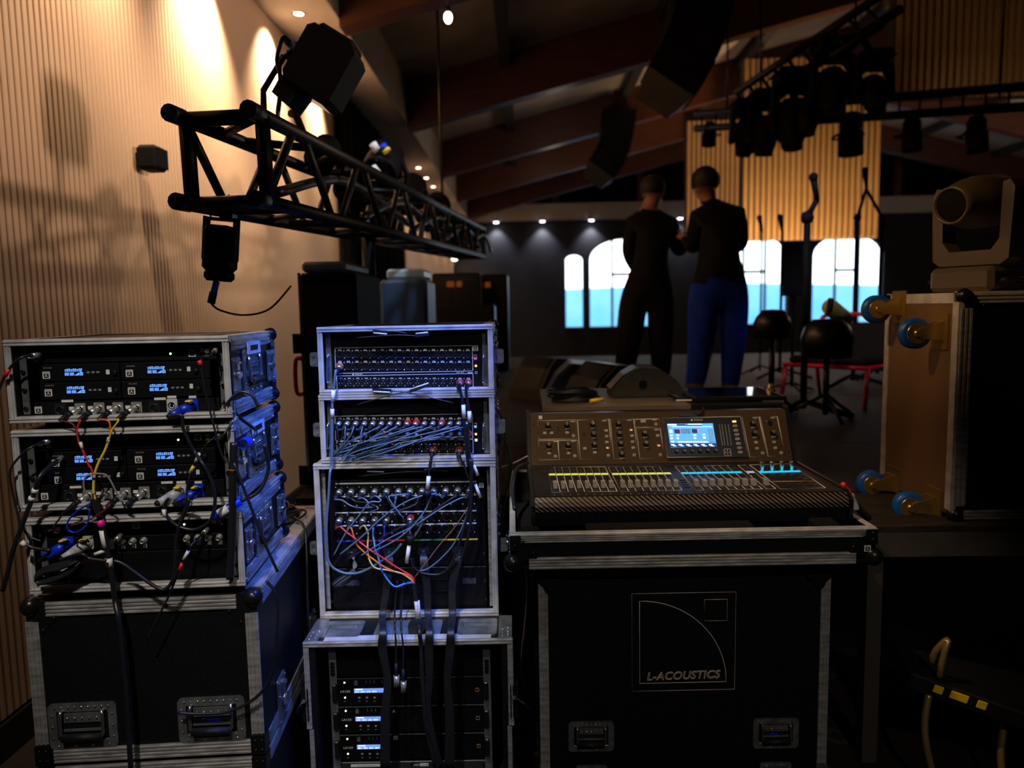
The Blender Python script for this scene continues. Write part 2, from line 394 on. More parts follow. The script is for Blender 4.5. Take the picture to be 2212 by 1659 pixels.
_m = _n.nodes.new('ShaderNodeMixShader'); _m.inputs[0].default_value = .06; _g.inputs['Roughness'].default_value = .03
_n.links.new(_t.outputs[0], _m.inputs[1]); _n.links.new(_g.outputs[0], _m.inputs[2]); _n.links.new(_m.outputs[0], _o.inputs[0])
for i, (x0, x1) in enumerate(wins):
    w = build('window_%d' % (i+1), MB().box(x0, x1, BY-.1, BY+.02, SILL-.06, SILL), FRAMEB, kind=S)
    h = .55*min(1, (x1-x0)/1.7); n = 1 if x1-x0 < .8 else 3
    xsn = [x0 + (x1-x0)*k/n for k in range(n+1)]
    zt = lambda x: SPR + h*math.sqrt(max(0, 1-((x-(x0+x1)/2)/((x1-x0)/2))**2))
    for k in range(n):
        a, b = xsn[k], xsn[k+1]
        for (za, zb_) in ((SILL, 2.35), (2.35, None)):
            top = [(b-(b-a)*q/5, zt(b-(b-a)*q/5)) for q in range(6)] if zb_ is None else [(b, zb_), (a, zb_)]
            build('pane', MB().prism([(a, za), (b, za)] + top, BY+.1, BY+.108), GLASS, w)
    for x in xsn[1:-1]: build('glazing_bar', MB().box(x-.03, x+.03, BY+.07, BY+.13, SILL, zt(x)), FRAMEB, w)
    if n > 1: build('glazing_bar', MB().box(xsn[1], xsn[2], BY+.07, BY+.13, 2.32, 2.40), FRAMEB, w)
    build('frame', MB().tube([(x0, BY+.1, SILL), (x0, BY+.1, SPR)] + [((x0+x1)/2 - (x1-x0)/2*math.cos(math.pi*k/16), BY+.1, SPR+h*math.sin(math.pi*k/16)) for k in range(1, 16)] + [(x1, BY+.1, SPR), (x1, BY+.1, SILL)], .035, 5), FRAMEB, w)
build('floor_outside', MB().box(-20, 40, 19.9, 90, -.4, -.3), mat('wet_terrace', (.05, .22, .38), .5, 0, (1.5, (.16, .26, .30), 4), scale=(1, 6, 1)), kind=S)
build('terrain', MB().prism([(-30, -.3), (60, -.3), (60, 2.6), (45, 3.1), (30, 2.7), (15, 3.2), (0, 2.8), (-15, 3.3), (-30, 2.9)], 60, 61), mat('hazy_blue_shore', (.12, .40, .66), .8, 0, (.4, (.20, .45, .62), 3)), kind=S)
LAMPC = glow('cool_wall_light', (.85, .86, 1), 20)
for i, u in enumerate((1072, 1172, 1278, 1470, 1830)):
    q = P(u, 500, BY-.25); z = 3.74
    t = thing('wall_light', 'small lit white spotlight on the back wall band, %s of the row from the bulkhead' % ORD[i], 'light', WORLD, (q.x, BY-.2, z), 'back wall lights')
    build('housing', MB().box(q.x-.05, q.x+.05, BY-.28, BY-.12, z, z+.05), PLAST, t)
    build('lens', MB().cyl((q.x, BY-.2, z-.004), (q.x, BY-.2, z+.001), .06, 14), LAMPC, t)
    lamp('wall_light_beam', 'SPOT', (q.x, BY-.2, z-.05), 60, (.85, .86, 1), (q.x, BY+.1, 2.6), .03, 95, .8)
# single bare pendant under the roof
q = P(968, 38, 5.2)
t = thing('pendant_lamp', 'small glowing pendant lamp hanging alone under the dark roof', 'light', WORLD, q)
build('bulb', MB().sph(q, .028, 12, sc=(1, 1, 1.4)), glow('pendant_glow', (1, .86, .6), 22), t)
build('cord', MB().cyl((q.x, q.y, q.z+.03), (q.x, q.y, RZ(q.x)), .004, 6), CABLE, t)
build('cap', MB().cyl((q.x, q.y, q.z+.03), (q.x, q.y, q.z+.07), .016, 10), PLAST, t)
# slatted timber panels hung from the roof
GOLDW = wood_mat('pale_pine_slat', (.62, .42, .20), (.42, .27, .12), (9, 9, .6))
def hung_panel(u0, u1, v0, v1, Y, label, pitch=.085, depth=.16):
    a, b = P(u0, v1, Y), P(u1, v1, Y); zt_ = P(u0, v0, Y).z
    t = thing('slatted_panel', label, 'panel', WORLD, ((a.x+b.x)/2, Y, a.z), 'hung slatted panels')
    build('backing', MB().box(a.x, b.x, Y+.03, Y+depth, a.z, zt_), SLATB, t)
    n = int((b.x-a.x)/pitch); me = MB().cbox(-pitch*.33, pitch*.33, -.02, .03, a.z, zt_, .004).mesh('slat', GOLDW)
    for i in range(n): inst('slat', me, t, WORLD, (a.x + (i+.5)*(b.x-a.x)/n, Y, 0))
    for x in (a.x+.3, b.x-.3): build('hanger', MB().cyl((x, Y+.08, zt_-.02), (x, Y+.08, RZ(x)+.02), .01, 6), BLACKS, t)
hung_panel(1482, 1606, 262, 524, 14.6, 'dull gold slatted panel behind the two standing people')
hung_panel(1602, 1896, 128, 520, 11.0, 'bright golden slatted panel hanging above the arched windows')
hung_panel(1930, 2330, -40, 212, 8.0, 'shadowed slatted panel hanging in the upper right corner', .075)
# stage of loose deck modules
SZ = .82
DECK = mat('stage_ply', (.035, .028, .022), .7, 0, (8, (.02, .016, .013), 5), .1, scale=(1, 4, 1), spec=.12)
DEKF = mat('dull_deck_frame', (.12, .10, .085), .5, .3, (9, (.08, .068, .058), 5))
LEGM = mat('dull_leg_tube', (.07, .06, .052), .5, .3)
def stage(label, x0, x1, y0, y1, nx, ny, legs):
    t = thing('stage_platform', label, 'stage', WORLD, ((x0+x1)/2, (y0+y1)/2, 0), 'stage platforms')
    for i in range(nx):
        for j in range(ny):
            a, b = x0+(x1-x0)*i/nx, x0+(x1-x0)*(i+1)/nx; c, e = y0+(y1-y0)*j/ny, y0+(y1-y0)*(j+1)/ny
            p = build('deck_panel', MB().box(a+.003, b-.003, c+.003, e-.003, SZ-.02, SZ), DECK, t)
            build('panel_frame', MB().box(a, b, c, c+.03, SZ-.10, SZ-.021).box(a, b, e-.03, e, SZ-.10, SZ-.021), DEKF, p)
    for x, y in legs: build('leg', MB().box(x-.025, x+.025, y-.025, y+.025, 0, SZ-.1), LEGM, t)
stage('deep black stage deck with wedge monitors and the two people', -.92, 7.1, 2.82, 10.8, 4, 8, [(-.85, 2.9), (7, 2.9), (7, 10.7), (-.85, 10.7)])
stage('low-lit stage deck end carrying the wheeled case', 1.02, 4.02, 2.36, 2.80, 2, 1, [(1.13, 2.40), (1.28, 2.72), (2.6, 2.42), (3.95, 2.42), (3.95, 2.72)])
# ================================================================ flight case kit
def rivet(mb, x, y, z, r=.004, ax='Y', s=-1):
    prof = [(r, 0), (r*.8, .5*r*s), (r*.4, .8*r*s), (0, .85*r*s)]
    mb.lathe(prof, (x, y, z), ax, 8)
def handle_meshes():
    """recessed spring handle in the xz plane, facing -y, about .168 x .122"""
    pl = MB().rframe(-.084, .084, -.061, .061, -.0025, .004, .021, .014, 4)
    pl.box(-.064, .064, .003, .006, -.041, .041)
    dish = MB().quad((-.064, -.001, .041), (.064, -.001, .041), (.056, .004, .030), (-.056, .004, .030))
    dish.quad((-.064, -.001, -.041), (-.056, .0035, -.03), (.056, .0035, -.03), (.064, -.001, -.041))
    dish.box(-.045, .045, -.003, .002, .010, .034).box(-.046, .046, -.0055, -.002, -.012, -.006)
    riv = MB()
    for i in range(9): rivet(riv, -.066+i*.0165, -.003, .051, .0034)
    for i in range(4): rivet(riv, -.062+i*.0413, -.003, -.051, .0032)
    for x in (-.074, .074):
        for z in (.03, .0, -.03): rivet(riv, x, -.003, z, .0032)
    for i in range(5): rivet(riv, -.036+i*.018, -.004, .022, .0036)
    bail = MB().tube([(-.050, -.006, .042), (-.052, -.008, .03), (-.052, -.010, -.018), (-.046, -.011, -.026), (.046, -.011, -.026),
                      (.052, -.010, -.018), (.052, -.008, .03), (.050, -.006, .042)], .0042, 8)
    grip = MB().cyl((-.048, -.011, -.026), (.048, -.011, -.026), .0105, 12)
    return [pl.mesh('plate', ZINC), dish.mesh('dish', ZINC), riv.mesh('rivets', STEEL), bail.mesh('bail', STEEL), grip.mesh('grip', RUB)]
HND = handle_meshes()
def handle(T, F, loc, rot=None, scale=None):
    h = inst('handle', HND[0], T, F, loc, rot, scale=scale)
    for me, n in zip(HND[1:], ('dish', 'rivets', 'bail', 'grip')): tag(inst(n, me, h, F, loc, rot, scale=scale), kind='stuff' if n == 'rivets' else None)
    return h
def ridged(mb, x0, x1, z0, z1, y, horiz, t=.004, n=3):
    """aluminium edge profile facing -y, long ridges along its length"""
    mb.box(x0, x1, y-t*.5, y+.001, z0, z1)
    for i in range(n):
        a, b = (i*2+.35)/(2*n), (i*2+1.25)/(2*n)
        if horiz: mb.box(x0, x1, y-t, y-t*.45, z0+(z1-z0)*a, z0+(z1-z0)*b)
        else: mb.box(x0+(x1-x0)*a, x0+(x1-x0)*b, y-t, y-t*.45, z0, z1)
    return mb
RX90, RZ90, RZm90 = Matrix.Rotation(D(-90), 4, 'X'), Matrix.Rotation(D(90), 4, 'Z'), Matrix.Rotation(D(-90), 4, 'Z')
def latch_meshes():
    a = MB().rrect(-.030, .030, -.045, .045, -.003, .001, .006)
    for x in (-.024, .024):
        for z in (-.037, .037): rivet(a, x, -.003, z, .0032)
    b = MB().cyl((0, -.003, 0), (0, -.011, 0), .010, 12).box(-.016, .016, -.012, -.009, -.006, .006).box(-.008, .008, -.008, -.002, .012, .034).box(-.010, .010, -.012, -.006, .028, .034)
    return a.mesh('latch', ZINC), b.mesh('turn_key', STEEL)
LATCH = latch_meshes()
def latch(T, F, loc, rot=None, scale=None):
    o = inst('latch', LATCH[0], T, F, loc, rot, scale=scale); inst('turn_key', LATCH[1], o, F, loc, rot, scale=scale)
def ball(T, F, c, r=.026, sx=1, sz=1, plate=True, m=None):
    """ball corner: dome at the corner with three lobed flanges (front one built with rivets)"""
    x, y, z = c; mb = MB().sph((x, y, z), r, 14)
    if plate:
        pts = [(x, z), (x-sx*.012, z-sz*.066), (x-sx*.024, z-sz*.074), (x-sx*.036, z-sz*.066), (x-sx*.042, z-sz*.052),
               (x-sx*.052, z-sz*.042), (x-sx*.066, z-sz*.036), (x-sx*.074, z-sz*.024), (x-sx*.066, z-sz*.012)]
        if sx*sz > 0: pts = pts[::-1]
        mb.prism(pts, y-.0085, y-.004); rivet(mb, x-sx*.030, y-.0085, z-sz*.060, .005); rivet(mb, x-sx*.058, y-.0085, z-sz*.030, .005)
    return build('ball_corner', mb, m or BLACKS, T, F)
def sticker(T, F, x0, x1, z0, z1, y, rot=None):
    return build('sticker', MB().box(x0, x1, y-.0008, y, z0, z1), LABEL, T, F)
BOLT = MB().lathe([(.0055, 0), (.0055, -.003), (.004, -.0042), (.0018, -.003), (0, -.003)], (0, 0, 0), 'Y', 10).mesh('bolt', BLACKS)
def rack_case(F, x0, x1, z0, z1, d0, d1, label, rail=.0115, side_hw=True, rails=True, bolts=()):
    T = thing('rack_case', label, 'flight case', F, ((x0+x1)/2, (d0+d1)/2, z0), 'stacked rack cases')
    th = .011
    sh = MB().box(x0, x1, d0, d1, z1-th, z1).box(x0, x1, d0, d1, z0, z0+th).box(x0, x0+th, d0, d1, z0, z1).box(x1-th, x1, d0, d1, z0, z1).box(x0, x1, d1-th, d1, z0, z1)
    build('shell', sh, LAM, T, F)
    for a, b, c, e, h in ((x0-.004, x1+.004, z1-rail, z1+.004, 1), (x0-.004, x1+.004, z0-.004, z0+rail, 1), (x0-.004, x0+rail, z0+rail, z1-rail, 0), (x1-rail, x1+.004, z0+rail, z1-rail, 0)):
        m_ = ridged(MB(), a, b, c, e, d0, h, .006, 2)
        if h: m_.box(a, b, d0, d0+.016, c if c > (z0+z1)/2 else e-.003, e if c > (z0+z1)/2 else e)
        build('front_rail', m_, ALUB, T, F)
    # side edges (right side seen) and top edges
    for zc, s in ((z1, -1), (z0, 1)):
        m_ = MB()
        for i in range(3): m_.box(x1+.001, x1+.0045, d0+.03, d1-.03, zc+s*(.004+i*.010), zc+s*(.0115+i*.010))
        m_.box(x1-.001, x1+.002, d0+.02, d1, zc, zc+s*.034)
        m_.box(x1-.030, x1+.003, d0+.02, d1, zc-s*.0, zc-s*.003)
        for y in (d0+.06, (d0+d1)/2, d1-.06): rivet(m_, x1+.004, y, zc+s*.028, .004, 'X', 1)
        build('side_edge', m_, ALU, T, F)
        mb = MB().sph((x1-.006, d1-.008, zc+s*.008), .021, 12).box(x1, x1+.005, d1-.05, d1-.006, zc+s*.002, zc+s*.052)
        for y, z in ((d1-.04, .045), (d1-.022, .045), (d1-.04, .016)): rivet(mb, x1+.005, y, zc+s*z, .0045, 'X', 1)
        build('ball_corner', mb, BLACKS, T, F)
    build('top_edge', MB().box(x0, x0+.03, d0+.01, d1, z1, z1+.003).box(x0, x1, d1-.03, d1, z1, z1+.0035), ALU, T, F)
    build('back_edge', MB().box(x1-.001, x1+.004, d1-.03, d1+.003, z0+.03, z1-.03), ALU, T, F)
    zc = (z0+z1)/2
    if side_hw:
        handle(T, F, (x1+.003, d0+.19, zc), RZ90)
        latch(T, F, (x1+.003, d0+.045, zc), RZ90); latch(T, F, (x1+.003, d1-.06, zc), RZ90)
    latch(T, F, (x0-.003, d0+.045, zc), RZm90)
    if rails:
        for x in (x0+.022, x1-.022):
            r = build('rack_rail', MB().box(x-.008, x+.008, d0+.024, d0+.028, z0+.014, z1-.014), ZINC, T, F)
            for z in bolts: inst('bolt', BOLT, r, F, (x, d0+.022, z))
    return T
# small printed inventory sticker: white paper, black square with an A
def a_tag(T, F, x, z, y, s=.0175, inv=True, hgt=1.0):
    o = build('inventory_tag', MB().rrect(x-s/2, x+s/2, z-s*hgt/2, z+s*hgt/2, y-.0008, y, s*.08, 2), LABEL, T, F)
    if inv: build('print', MB().box(x-s*.33, x+s*.33, y-.0011, y-.0009, z-s*.40, z+s*.18).box(x-s*.38, x+s*.38, y-.0011, y-.0009, z+s*.28, z+s*.34), INK, o, F)
    text('A', s*.62, WHITE if inv else INK, o, F, (x, y-.0014, z-s*.10))
    return o
# ---------------------------------------------------------------- cable kit
def cable(F, pts, r, m, label, cat='cable', group=None, name='cable', T=None, n=6, part='jacket'):
    """pts in (x, d, z) of the frame; returns the thing, jacket first"""
    p0 = pts[0]
    t = T or thing(name, label, cat, F, pts[-1], group)
    build(part, MB().tube(smooth_path(pts), r, n), m, t, F)
    return t
def sleeve(T, F, a, b, r, m, name='sleeve'):
    return build(name, MB().cyl(a, b, r, 10), m, T, F)
def zp(F, zf, pts, d):
    """zoom-crop coordinates -> frame points; an entry may carry its own depth"""
    out = []
    for q in pts:
        dd = q[2] if len(q) > 2 else d
        out.append(F.pt(*zf(q[0], q[1]), dd))
    return out
# ================================================================ stack of wireless racks
LX0, LX1, LD = -.243, .276, .43
T1z, T2z, T3z = (1.296, 1.490), (1.078, 1.270), (.868, 1.051)
rc1 = rack_case(FL, LX0, LX1, *T1z, 0, LD, 'open rack case with four lit receivers, topmost of its stack', bolts=(1.325, 1.37, 1.415, 1.46))
rc2 = rack_case(FL, LX0, LX1, *T2z, .0, LD, 'open rack case with yellow tags, middle of the receiver stack', bolts=(1.105, 1.15, 1.195, 1.24))
rc3 = rack_case(FL, LX0+.012, LX1+.008, *T3z, 0, LD, 'open rack case with antenna splitter, lowest of the receiver stack', bolts=(.91, .955, 1.0))
for T, z in ((rc1, 1.455), (rc2, 1.238), (rc3, 1.02)):
    o = build('sticker', MB().box(LX1+.010, LX1+.011, .13, .25, z-.016, z+.016), LABEL, T, FL)
    build('print', MB().box(LX1+.011, LX1+.0115, .155, .225, z-.007, z+.007), INK, o, FL)
for T, fa, fb in ((rc1, 1.27, 1.296), (rc2, 1.051, 1.078)):       # stacking feet between the cases
    for x in (LX0+.06, LX1-.06):
        for y in (.07, LD-.07): build('foot', MB().cyl((x, y, fa+.004), (x, y, fb-.002), .02, 12), RUB, T, FL)
PY = .03   # depth of the rack fronts
KN = MB().lathe([(.0085, 0), (.0085, -.004), (.0075, -.010), (.0068, -.0105), (0, -.0105)], (0, 0, 0), 'Y', 14).mesh('knob', PLAST)
BTN = MB().rrect(-.0035, .0035, -.0022, .0022, -.0015, 0, .001, 2).mesh('button', GREYP)
def lcd_mesh():
    r = random.Random(3); b = MB().rrect(-.0235, .0235, -.0095, .0095, -.0008, 0, .001, 2)
    for i in range(9):
        x = -.021 + i*.0047
        b.box(x, x+.0034, -.0013, -.0009, .0055, .0075 + (.0012 if i % 3 else 0), 1)
        if i < 8: b.box(x, x+r.uniform(.003, .0042), -.0013, -.0009, .002, .0042, 1)
    for i in range(4):       # seven-segment like figures
        x = -.0215 + i*.0052 + (.0016 if i > 1 else 0)
        b.rframe(x, x+.0042, -.008, -.0042, -.0013, -.0009, .001, .0003, 1, 1); b.rframe(x, x+.0042, -.0044, -.0006, -.0013, -.0009, .001, .0003, 1, 1)
    for i in range(6): b.box(.0012+i*.0019, .0026+i*.0019, -.0013, -.0009, -.008, -.0072+i*.0012, 1)
    b.rframe(.0135, .0215, -.008, -.0004, -.0013, -.0009, .0014, .0008, 2, 1); b.box(.0165, .0185, -.0013, -.0009, -.008, .006, 1)
    return b.mesh('display', [DARK, LCD])
LCDM = lcd_mesh()
BNC = MB().lathe([(.0075, 0), (.0075, -.002), (.0048, -.0022), (.0048, -.012), (.0036, -.012), (.0036, -.004), (0, -.004)], (0, 0, 0), 'Y', 12).mesh('antenna_socket', NICK)
def receiver(x0, x1, z0, z1, disp, tagx, smallx, where):
    T = thing('wireless_receiver', 'receiver with lit blue display, ' + where, 'receiver', FL, ((x0+x1)/2, PY, z0), 'wireless receivers')
    build('faceplate', MB().cbox(x0, x1, PY, PY+.012, z0, z1, .0015), PANEL, T, FL)
    build('chassis', MB().box(x0+.004, x1-.004, PY+.012, PY+.22, z0+.001, z1-.001), BLACKS, T, FL)
    zc = (z0+z1)/2
    inst('display', LCDM, T, FL, (disp[0], PY-.0005, disp[1]))
    a_tag(T, FL, tagx[0], tagx[1], PY-.0005, .0175)
    text('SHURE', .0062, GREYP, T, FL, (tagx[0]+.004, PY-.0012, tagx[1]+.0175), space=1.15)
    for i in range(3): inst('button', BTN, T, FL, (disp[0]+.034+i*.0115, PY, disp[1]-.001))
    build('battery_tag', MB().rrect(smallx[0]-.0042, smallx[0]+.0042, smallx[1]-.0058, smallx[1]+.0058, PY-.0008, PY, .0008, 2), LABEL, T, FL)
    inst('knob', KN, T, FL, (min(smallx[0]+.018, x1-.010), PY, zc-.002), scale=(.7, .7, .7))
    return T
def ps(zf, x, y): return FL.px(*zf(x, y), PY)
def unit_z(zf, yt, yb, x=1000): return FL.px(*zf(x, yb), PY)[1]+.0012, FL.px(*zf(x, yt), PY)[1]-.0012
XA, XM, XB = -.207, .004, .240
# top rack
for (yt, yb, dl, tl, sl_, dr_, tr, sr, nm) in ((347, 482, (545, 422), (342, 444), (793, 420), (1152, 405), (953, 430), (1388, 398), 'upper'),
                                              (482, 615, (560, 552), (358, 573), (808, 550), (1168, 535), (969, 559), (1407, 524), 'lower')):
    za, zb = unit_z(z1, yt, yb)
    receiver(XA+.018, XM-.001, za, zb, ps(z1, *dl), ps(z1, *tl), ps(z1, *sl_), '%s row, wall side, of the topmost rack' % nm)
    receiver(XM+.001, XB-.018, za, zb, ps(z1, *dr_), ps(z1, *tr), ps(z1, *sr), '%s row, latch side, of the topmost rack' % nm)
for (yt, yb, dl, tl, sl_, dr_, tr, sr, nm) in ((240, 358, (617, 312), (411, 341), (853, 308), (1214, 287), (1020, 315), (1452, 282), 'upper'),
                                              (358, 470, (630, 440), (430, 466), (870, 426), (1226, 410), (1032, 436), (1455, 407), 'lower')):
    za, zb = unit_z(z2, yt, yb)
    receiver(XA+.018, XM-.001, za, zb, ps(z2, *dl), ps(z2, *tl), ps(z2, *sl_), '%s row, wall side, of the yellow-tagged rack' % nm)
    receiver(XM+.001, XB-.018, za, zb, ps(z2, *dr_), ps(z2, *tr), ps(z2, *sr), '%s row, latch side, of the yellow-tagged rack' % nm)
def flat_unit(name, label, cat, zf, yt, yb, x0=XA, x1=XB, m=PANEL):
    za, zb = unit_z(zf, yt, yb)
    T = thing(name, label, cat, FL, ((x0+x1)/2, PY, za))
    build('faceplate', MB().cbox(x0, x1, PY, PY+.006, za, zb, .001), m, T, FL)
    build('chassis', MB().box(x0+.02, x1-.02, PY+.006, PY+.2, za+.001, zb-.001), BLACKS, T, FL)
    return T
def led(T, F, x, z, y, m=LEDG, r=.0026): return build('status_light', MB().cyl((x, y, z), (x, y-.0012, z), r, 8), m, T, F)
def small_tag(T, F, x, z, y, w, h, m=LABEL, txt=None):
    o = build('tag', MB().box(x-w/2, x+w/2, y-.0008, y, z-h/2, z+h/2), m, T, F)
    if txt: text(txt, h*.6, INK, o, F, (x, y-.0014, z))
    return o
# antenna distribution units
u = flat_unit('antenna_distributor', 'black antenna distribution unit at the top of the topmost rack', 'distributor', z1, 225, 345)
led(u, FL, *ps(z1, 1254, 286), PY); a_tag(u, FL, *ps(z1, 1413, 282), PY-.0005, .0175)
small_tag(u, FL, *ps(z1, 1485, 262), PY, .009, .010, txt='B'); small_tag(u, FL, *ps(z1, 281, 303), PY, .011, .011, txt='A')
text('SHURE', .0075, WHITE, u, FL, (*[ps(z1, 1420, 233)[0]], PY-.001, ps(z1, 1420, 233)[1]), space=1.15)
a, b = ps(z1, 305, 275), ps(z1, 610, 270); build('print', MB().box(a[0], b[0], PY-.0008, PY, a[1]-.001, a[1]+.0008), GREYP, u, FL)
build('power_switch', MB().box(-.004, .004, PY-.004, PY, 0, .012), PLAST, u, FL.sub((ps(z1, 1340, 275)[0], 0, ps(z1, 1340, 275)[1]-.006)))
for q in ((235, 305), (1530, 262)): inst('antenna_socket', BNC, u, FL, (ps(z1, *q)[0], PY, ps(z1, *q)[1]))
u = flat_unit('antenna_distributor', 'black antenna distribution unit with yellow tags and green light', 'distributor', z2, 130, 238)
led(u, FL, *ps(z2, 1311, 170), PY); a_tag(u, FL, *ps(z2, 1455, 150), PY-.0005, .0175)
small_tag(u, FL, *ps(z2, 358, 208), PY, .012, .016, YELLOW, 'A3'); small_tag(u, FL, *ps(z2, 1527, 153), PY, .011, .016, YELLOW, 'B3')
text('SHURE', .0075, GREYP, u, FL, (ps(z2, 380, 152)[0], PY-.001, ps(z2, 380, 152)[1]), space=1.15)
a, b = ps(z2, 385, 222), ps(z2, 480, 222); build('print', MB().box(a[0], b[0], PY-.0008, PY, a[1]-.0006, a[1]+.0006), GREYP, u, FL)
for q in ((300, 195), (1590, 150)): inst('antenna_socket', BNC, u, FL, (ps(z2, *q)[0], PY, ps(z2, *q)[1]))
u = flat_unit('antenna_distributor', 'black antenna distribution unit with centred white tag in the lowest rack', 'distributor', z2, 735, 868)
led(u, FL, *ps(z2, 1355, 792), PY); a_tag(u, FL, *ps(z2, 1000, 797), PY-.0005, .0175)
small_tag(u, FL, *ps(z2, 425, 827), PY, .013, .010); small_tag(u, FL, *ps(z2, 1573, 772), PY, .012, .009)
text('SHURE', .0085, WHITE, u, FL, (ps(z2, 1515, 740)[0], PY-.001, ps(z2, 1515, 740)[1]), space=1.15)
for q in ((362, 828), (1627, 772)): inst('antenna_socket', BNC, u, FL, (ps(z2, *q)[0], PY, ps(z2, *q)[1]))
# XLR and power sockets
def xlr_sq(mt):
    b = MB().rrect(-.0130, .0130, -.0155, .0155, -.0015, 0, .003, 3)
    b.lathe([(.0105, -.0015), (.0105, -.006), (.0085, -.006), (.0085, -.001)], (0, 0, -.001), 'Y', 16)
    b.cyl((0, -.0016, -.001), (0, -.0022, -.001), .0085, 16, m=1)
    for x, z in ((-.010, .0125), (.010, -.0125)): rivet(b, x, -.0015, z, .0018)
    return b.mesh('xlr_socket', [mt, DARK])
XSN, XSB = xlr_sq(NICK), xlr_sq(SOCK)
def pwr_sock(mt):
    b = MB().rrect(-.0130, .0130, -.0175, .0175, -.002, 0, .003, 3)
    b.lathe([(.0115, -.002), (.0115, -.007), (.0095, -.007), (.0095, -.001)], (0, 0, 0), 'Y', 18)
    b.cyl((0, -.002, 0), (0, -.0025, 0), .0095, 16, m=1)
    b.tube([(.0055*math.cos(a), -.004, .0055*math.sin(a)) for a in [D(120+k*25) for k in range(12)]], .0016, 5, m=0)
    return b.mesh('power_socket', [mt, DARK])
PWG, PWB = pwr_sock(GREYC), pwr_sock(BLUEP)
def plug_xlr(T, F, a, dirv, L=.05, r=.0085, m=RUB, tip=NICK, name='plug'):
    """cable plug: metal shell, black boot; a = mouth on the panel, dirv = outward direction"""
    a = Vector(a); d = Vector(dirv).normalized()
    o = build(name, MB().cyl(a, a+d*L*.45, r, 14), tip, T, F)
    build('boot', MB().cyl(a+d*L*.43, a+d*L*.62, r*1.04, 14, r2=r*.95).cyl(a+d*L*.62, a+d*L, r*.95, 14, r2=r*.45), m, o, F)
    return a+d*L
def powercon(T, F, a, dirv, m, L=.062):
    a = Vector(a); d = Vector(dirv).normalized()
    o = build('power_plug', MB().cyl(a, a+d*L*.55, .0125, 16).cyl(a+d*L*.5, a+d*L, .0118, 16, r2=.0095), m, T, F)
    build('release_tab', MB().cbox(a.x-.009, a.x+.006, a.y-.026, a.y-.006, a.z+.0115, a.z+.0165, .002), YELLOW, o, F)
    build('gland', MB().cyl(a+d*L*.96, a+d*L*1.12, .0088, 12, r2=.006), RUB, o, F)
    return a+d*L*1.1
OUT = Vector((-.55, -1, -.42))
def patch(zf, yt, yb, label, ethx, xl, blk, gw, bw_, strip):
    T = flat_unit('xlr_patchbay', label, 'patch panel', zf, yt, yb)
    a_tag(T, FL, *ps(zf, *strip), PY-.0005, .017)
    pos = []
    for q in (ethx, blk): inst('xlr_socket', XSB, T, FL, (ps(zf, *q)[0], PY, ps(zf, *q)[1])); small_tag(T, FL, ps(zf, q[0], 0)[0], ps(zf, *q)[1]+.021, PY, .028, .006)
    for q in xl:
        x, z = ps(zf, *q); inst('xlr_socket', XSN, T, FL, (x, PY, z)); small_tag(T, FL, x-.021, z+.003, PY, .012, .008); pos.append((x, z))
    x, z = ps(zf, *gw); inst('power_socket', PWG, T, FL, (x, PY, z)); small_tag(T, FL, x, z+.022, PY, .022, .006)
    x2, y2 = ps(zf, *bw_); inst('power_socket', PWB, T, FL, (x2, PY, y2)); small_tag(T, FL, x2, y2+.022, PY, .018, .006)
    return pos, (x, z), (x2, y2)
p1, g1, b1 = patch(z1, 622, 752, 'patch panel with four XLR sockets at the bottom of the topmost rack', (445, 697), [(592, 695), (731, 690), (869, 688), (1006, 685)], (1135, 680), (1268, 668), (1420, 668), (284, 700))
p2, g2, b2 = patch(z2, 478, 625, 'patch panel with four XLR plugs at the bottom of the rack with yellow tags', (515, 580), [(652, 583), (790, 570), (926, 566), (1062, 558)], (1195, 545), (1335, 545), (1462, 545), (330, 585))
# lowest rack: antenna patch with BNC sockets and a vented drawer
T = flat_unit('antenna_patchbay', 'patch panel with two rows of antenna sockets in the lowest rack', 'patch panel', z2, 872, 985)
for q in ((820, 917), (898, 915), (980, 912), (1060, 908), (1375, 890), (1455, 888), (1535, 886), (1615, 884)):
    x, z = ps(z2, *q); inst('antenna_socket', BNC, T, FL, (x, PY, z), scale=(1.15, 1.3, 1.15)); small_tag(T, FL, x+.001, z-.014, PY, .010, .011)
g3, b3 = ps(z2, 650, 925), ps(z2, 505, 930)
inst('power_socket', PWG, T, FL, (g3[0], PY, g3[1])); inst('power_socket', PWB, T, FL, (b3[0], PY, b3[1]))
T = flat_unit('storage_drawer_unit', 'plain black rack drawer at the bottom of the lowest rack', 'drawer', z2, 990, 1225)
x, z = ps(z2, 1030, 1090)
build('catch', MB().rframe(x-.02, x+.02, z-.02, z+.02, PY-.002, PY, .003, .002), BLACKS, T, FL); small_tag(T, FL, *ps(z2, 465, 1118), PY, .02, .010)
# ---------------------------------------------------------------- trunk under the racks
def edge_h(T, F, x0, x1, z0, z1, y, m=ALU): return build('edge_profile', ridged(MB(), x0, x1, z0, z1, y, True, .005, 4), m, T, F)
def edge_v(T, F, x0, x1, z0, z1, y, m=ALU): return build('edge_profile', ridged(MB(), x0, x1, z0, z1, y, False, .005, 3), m, T, F)
def castor(T, F, x, y, r=.045, m=BLUEP):
    o = build('castor', MB().lathe([(.02, -.016), (r-.006, -.016), (r, -.010), (r, .010), (r-.006, .016), (.02, .016)], (x, y, r), 'X', 20), m, T, F)
    build('fork', MB().box(x-.025, x-.019, y-.02, y+.02, r-.01, .11).box(x+.019, x+.025, y-.02, y+.02, r-.01, .11).box(x-.04, x+.04, y-.04, y+.04, .105, .112).cyl((x-.026, y, r), (x+.026, y, r), .008, 8), ZINC, o, F)
tx0, tx1, tz, td = -.252, .312, .842, .83
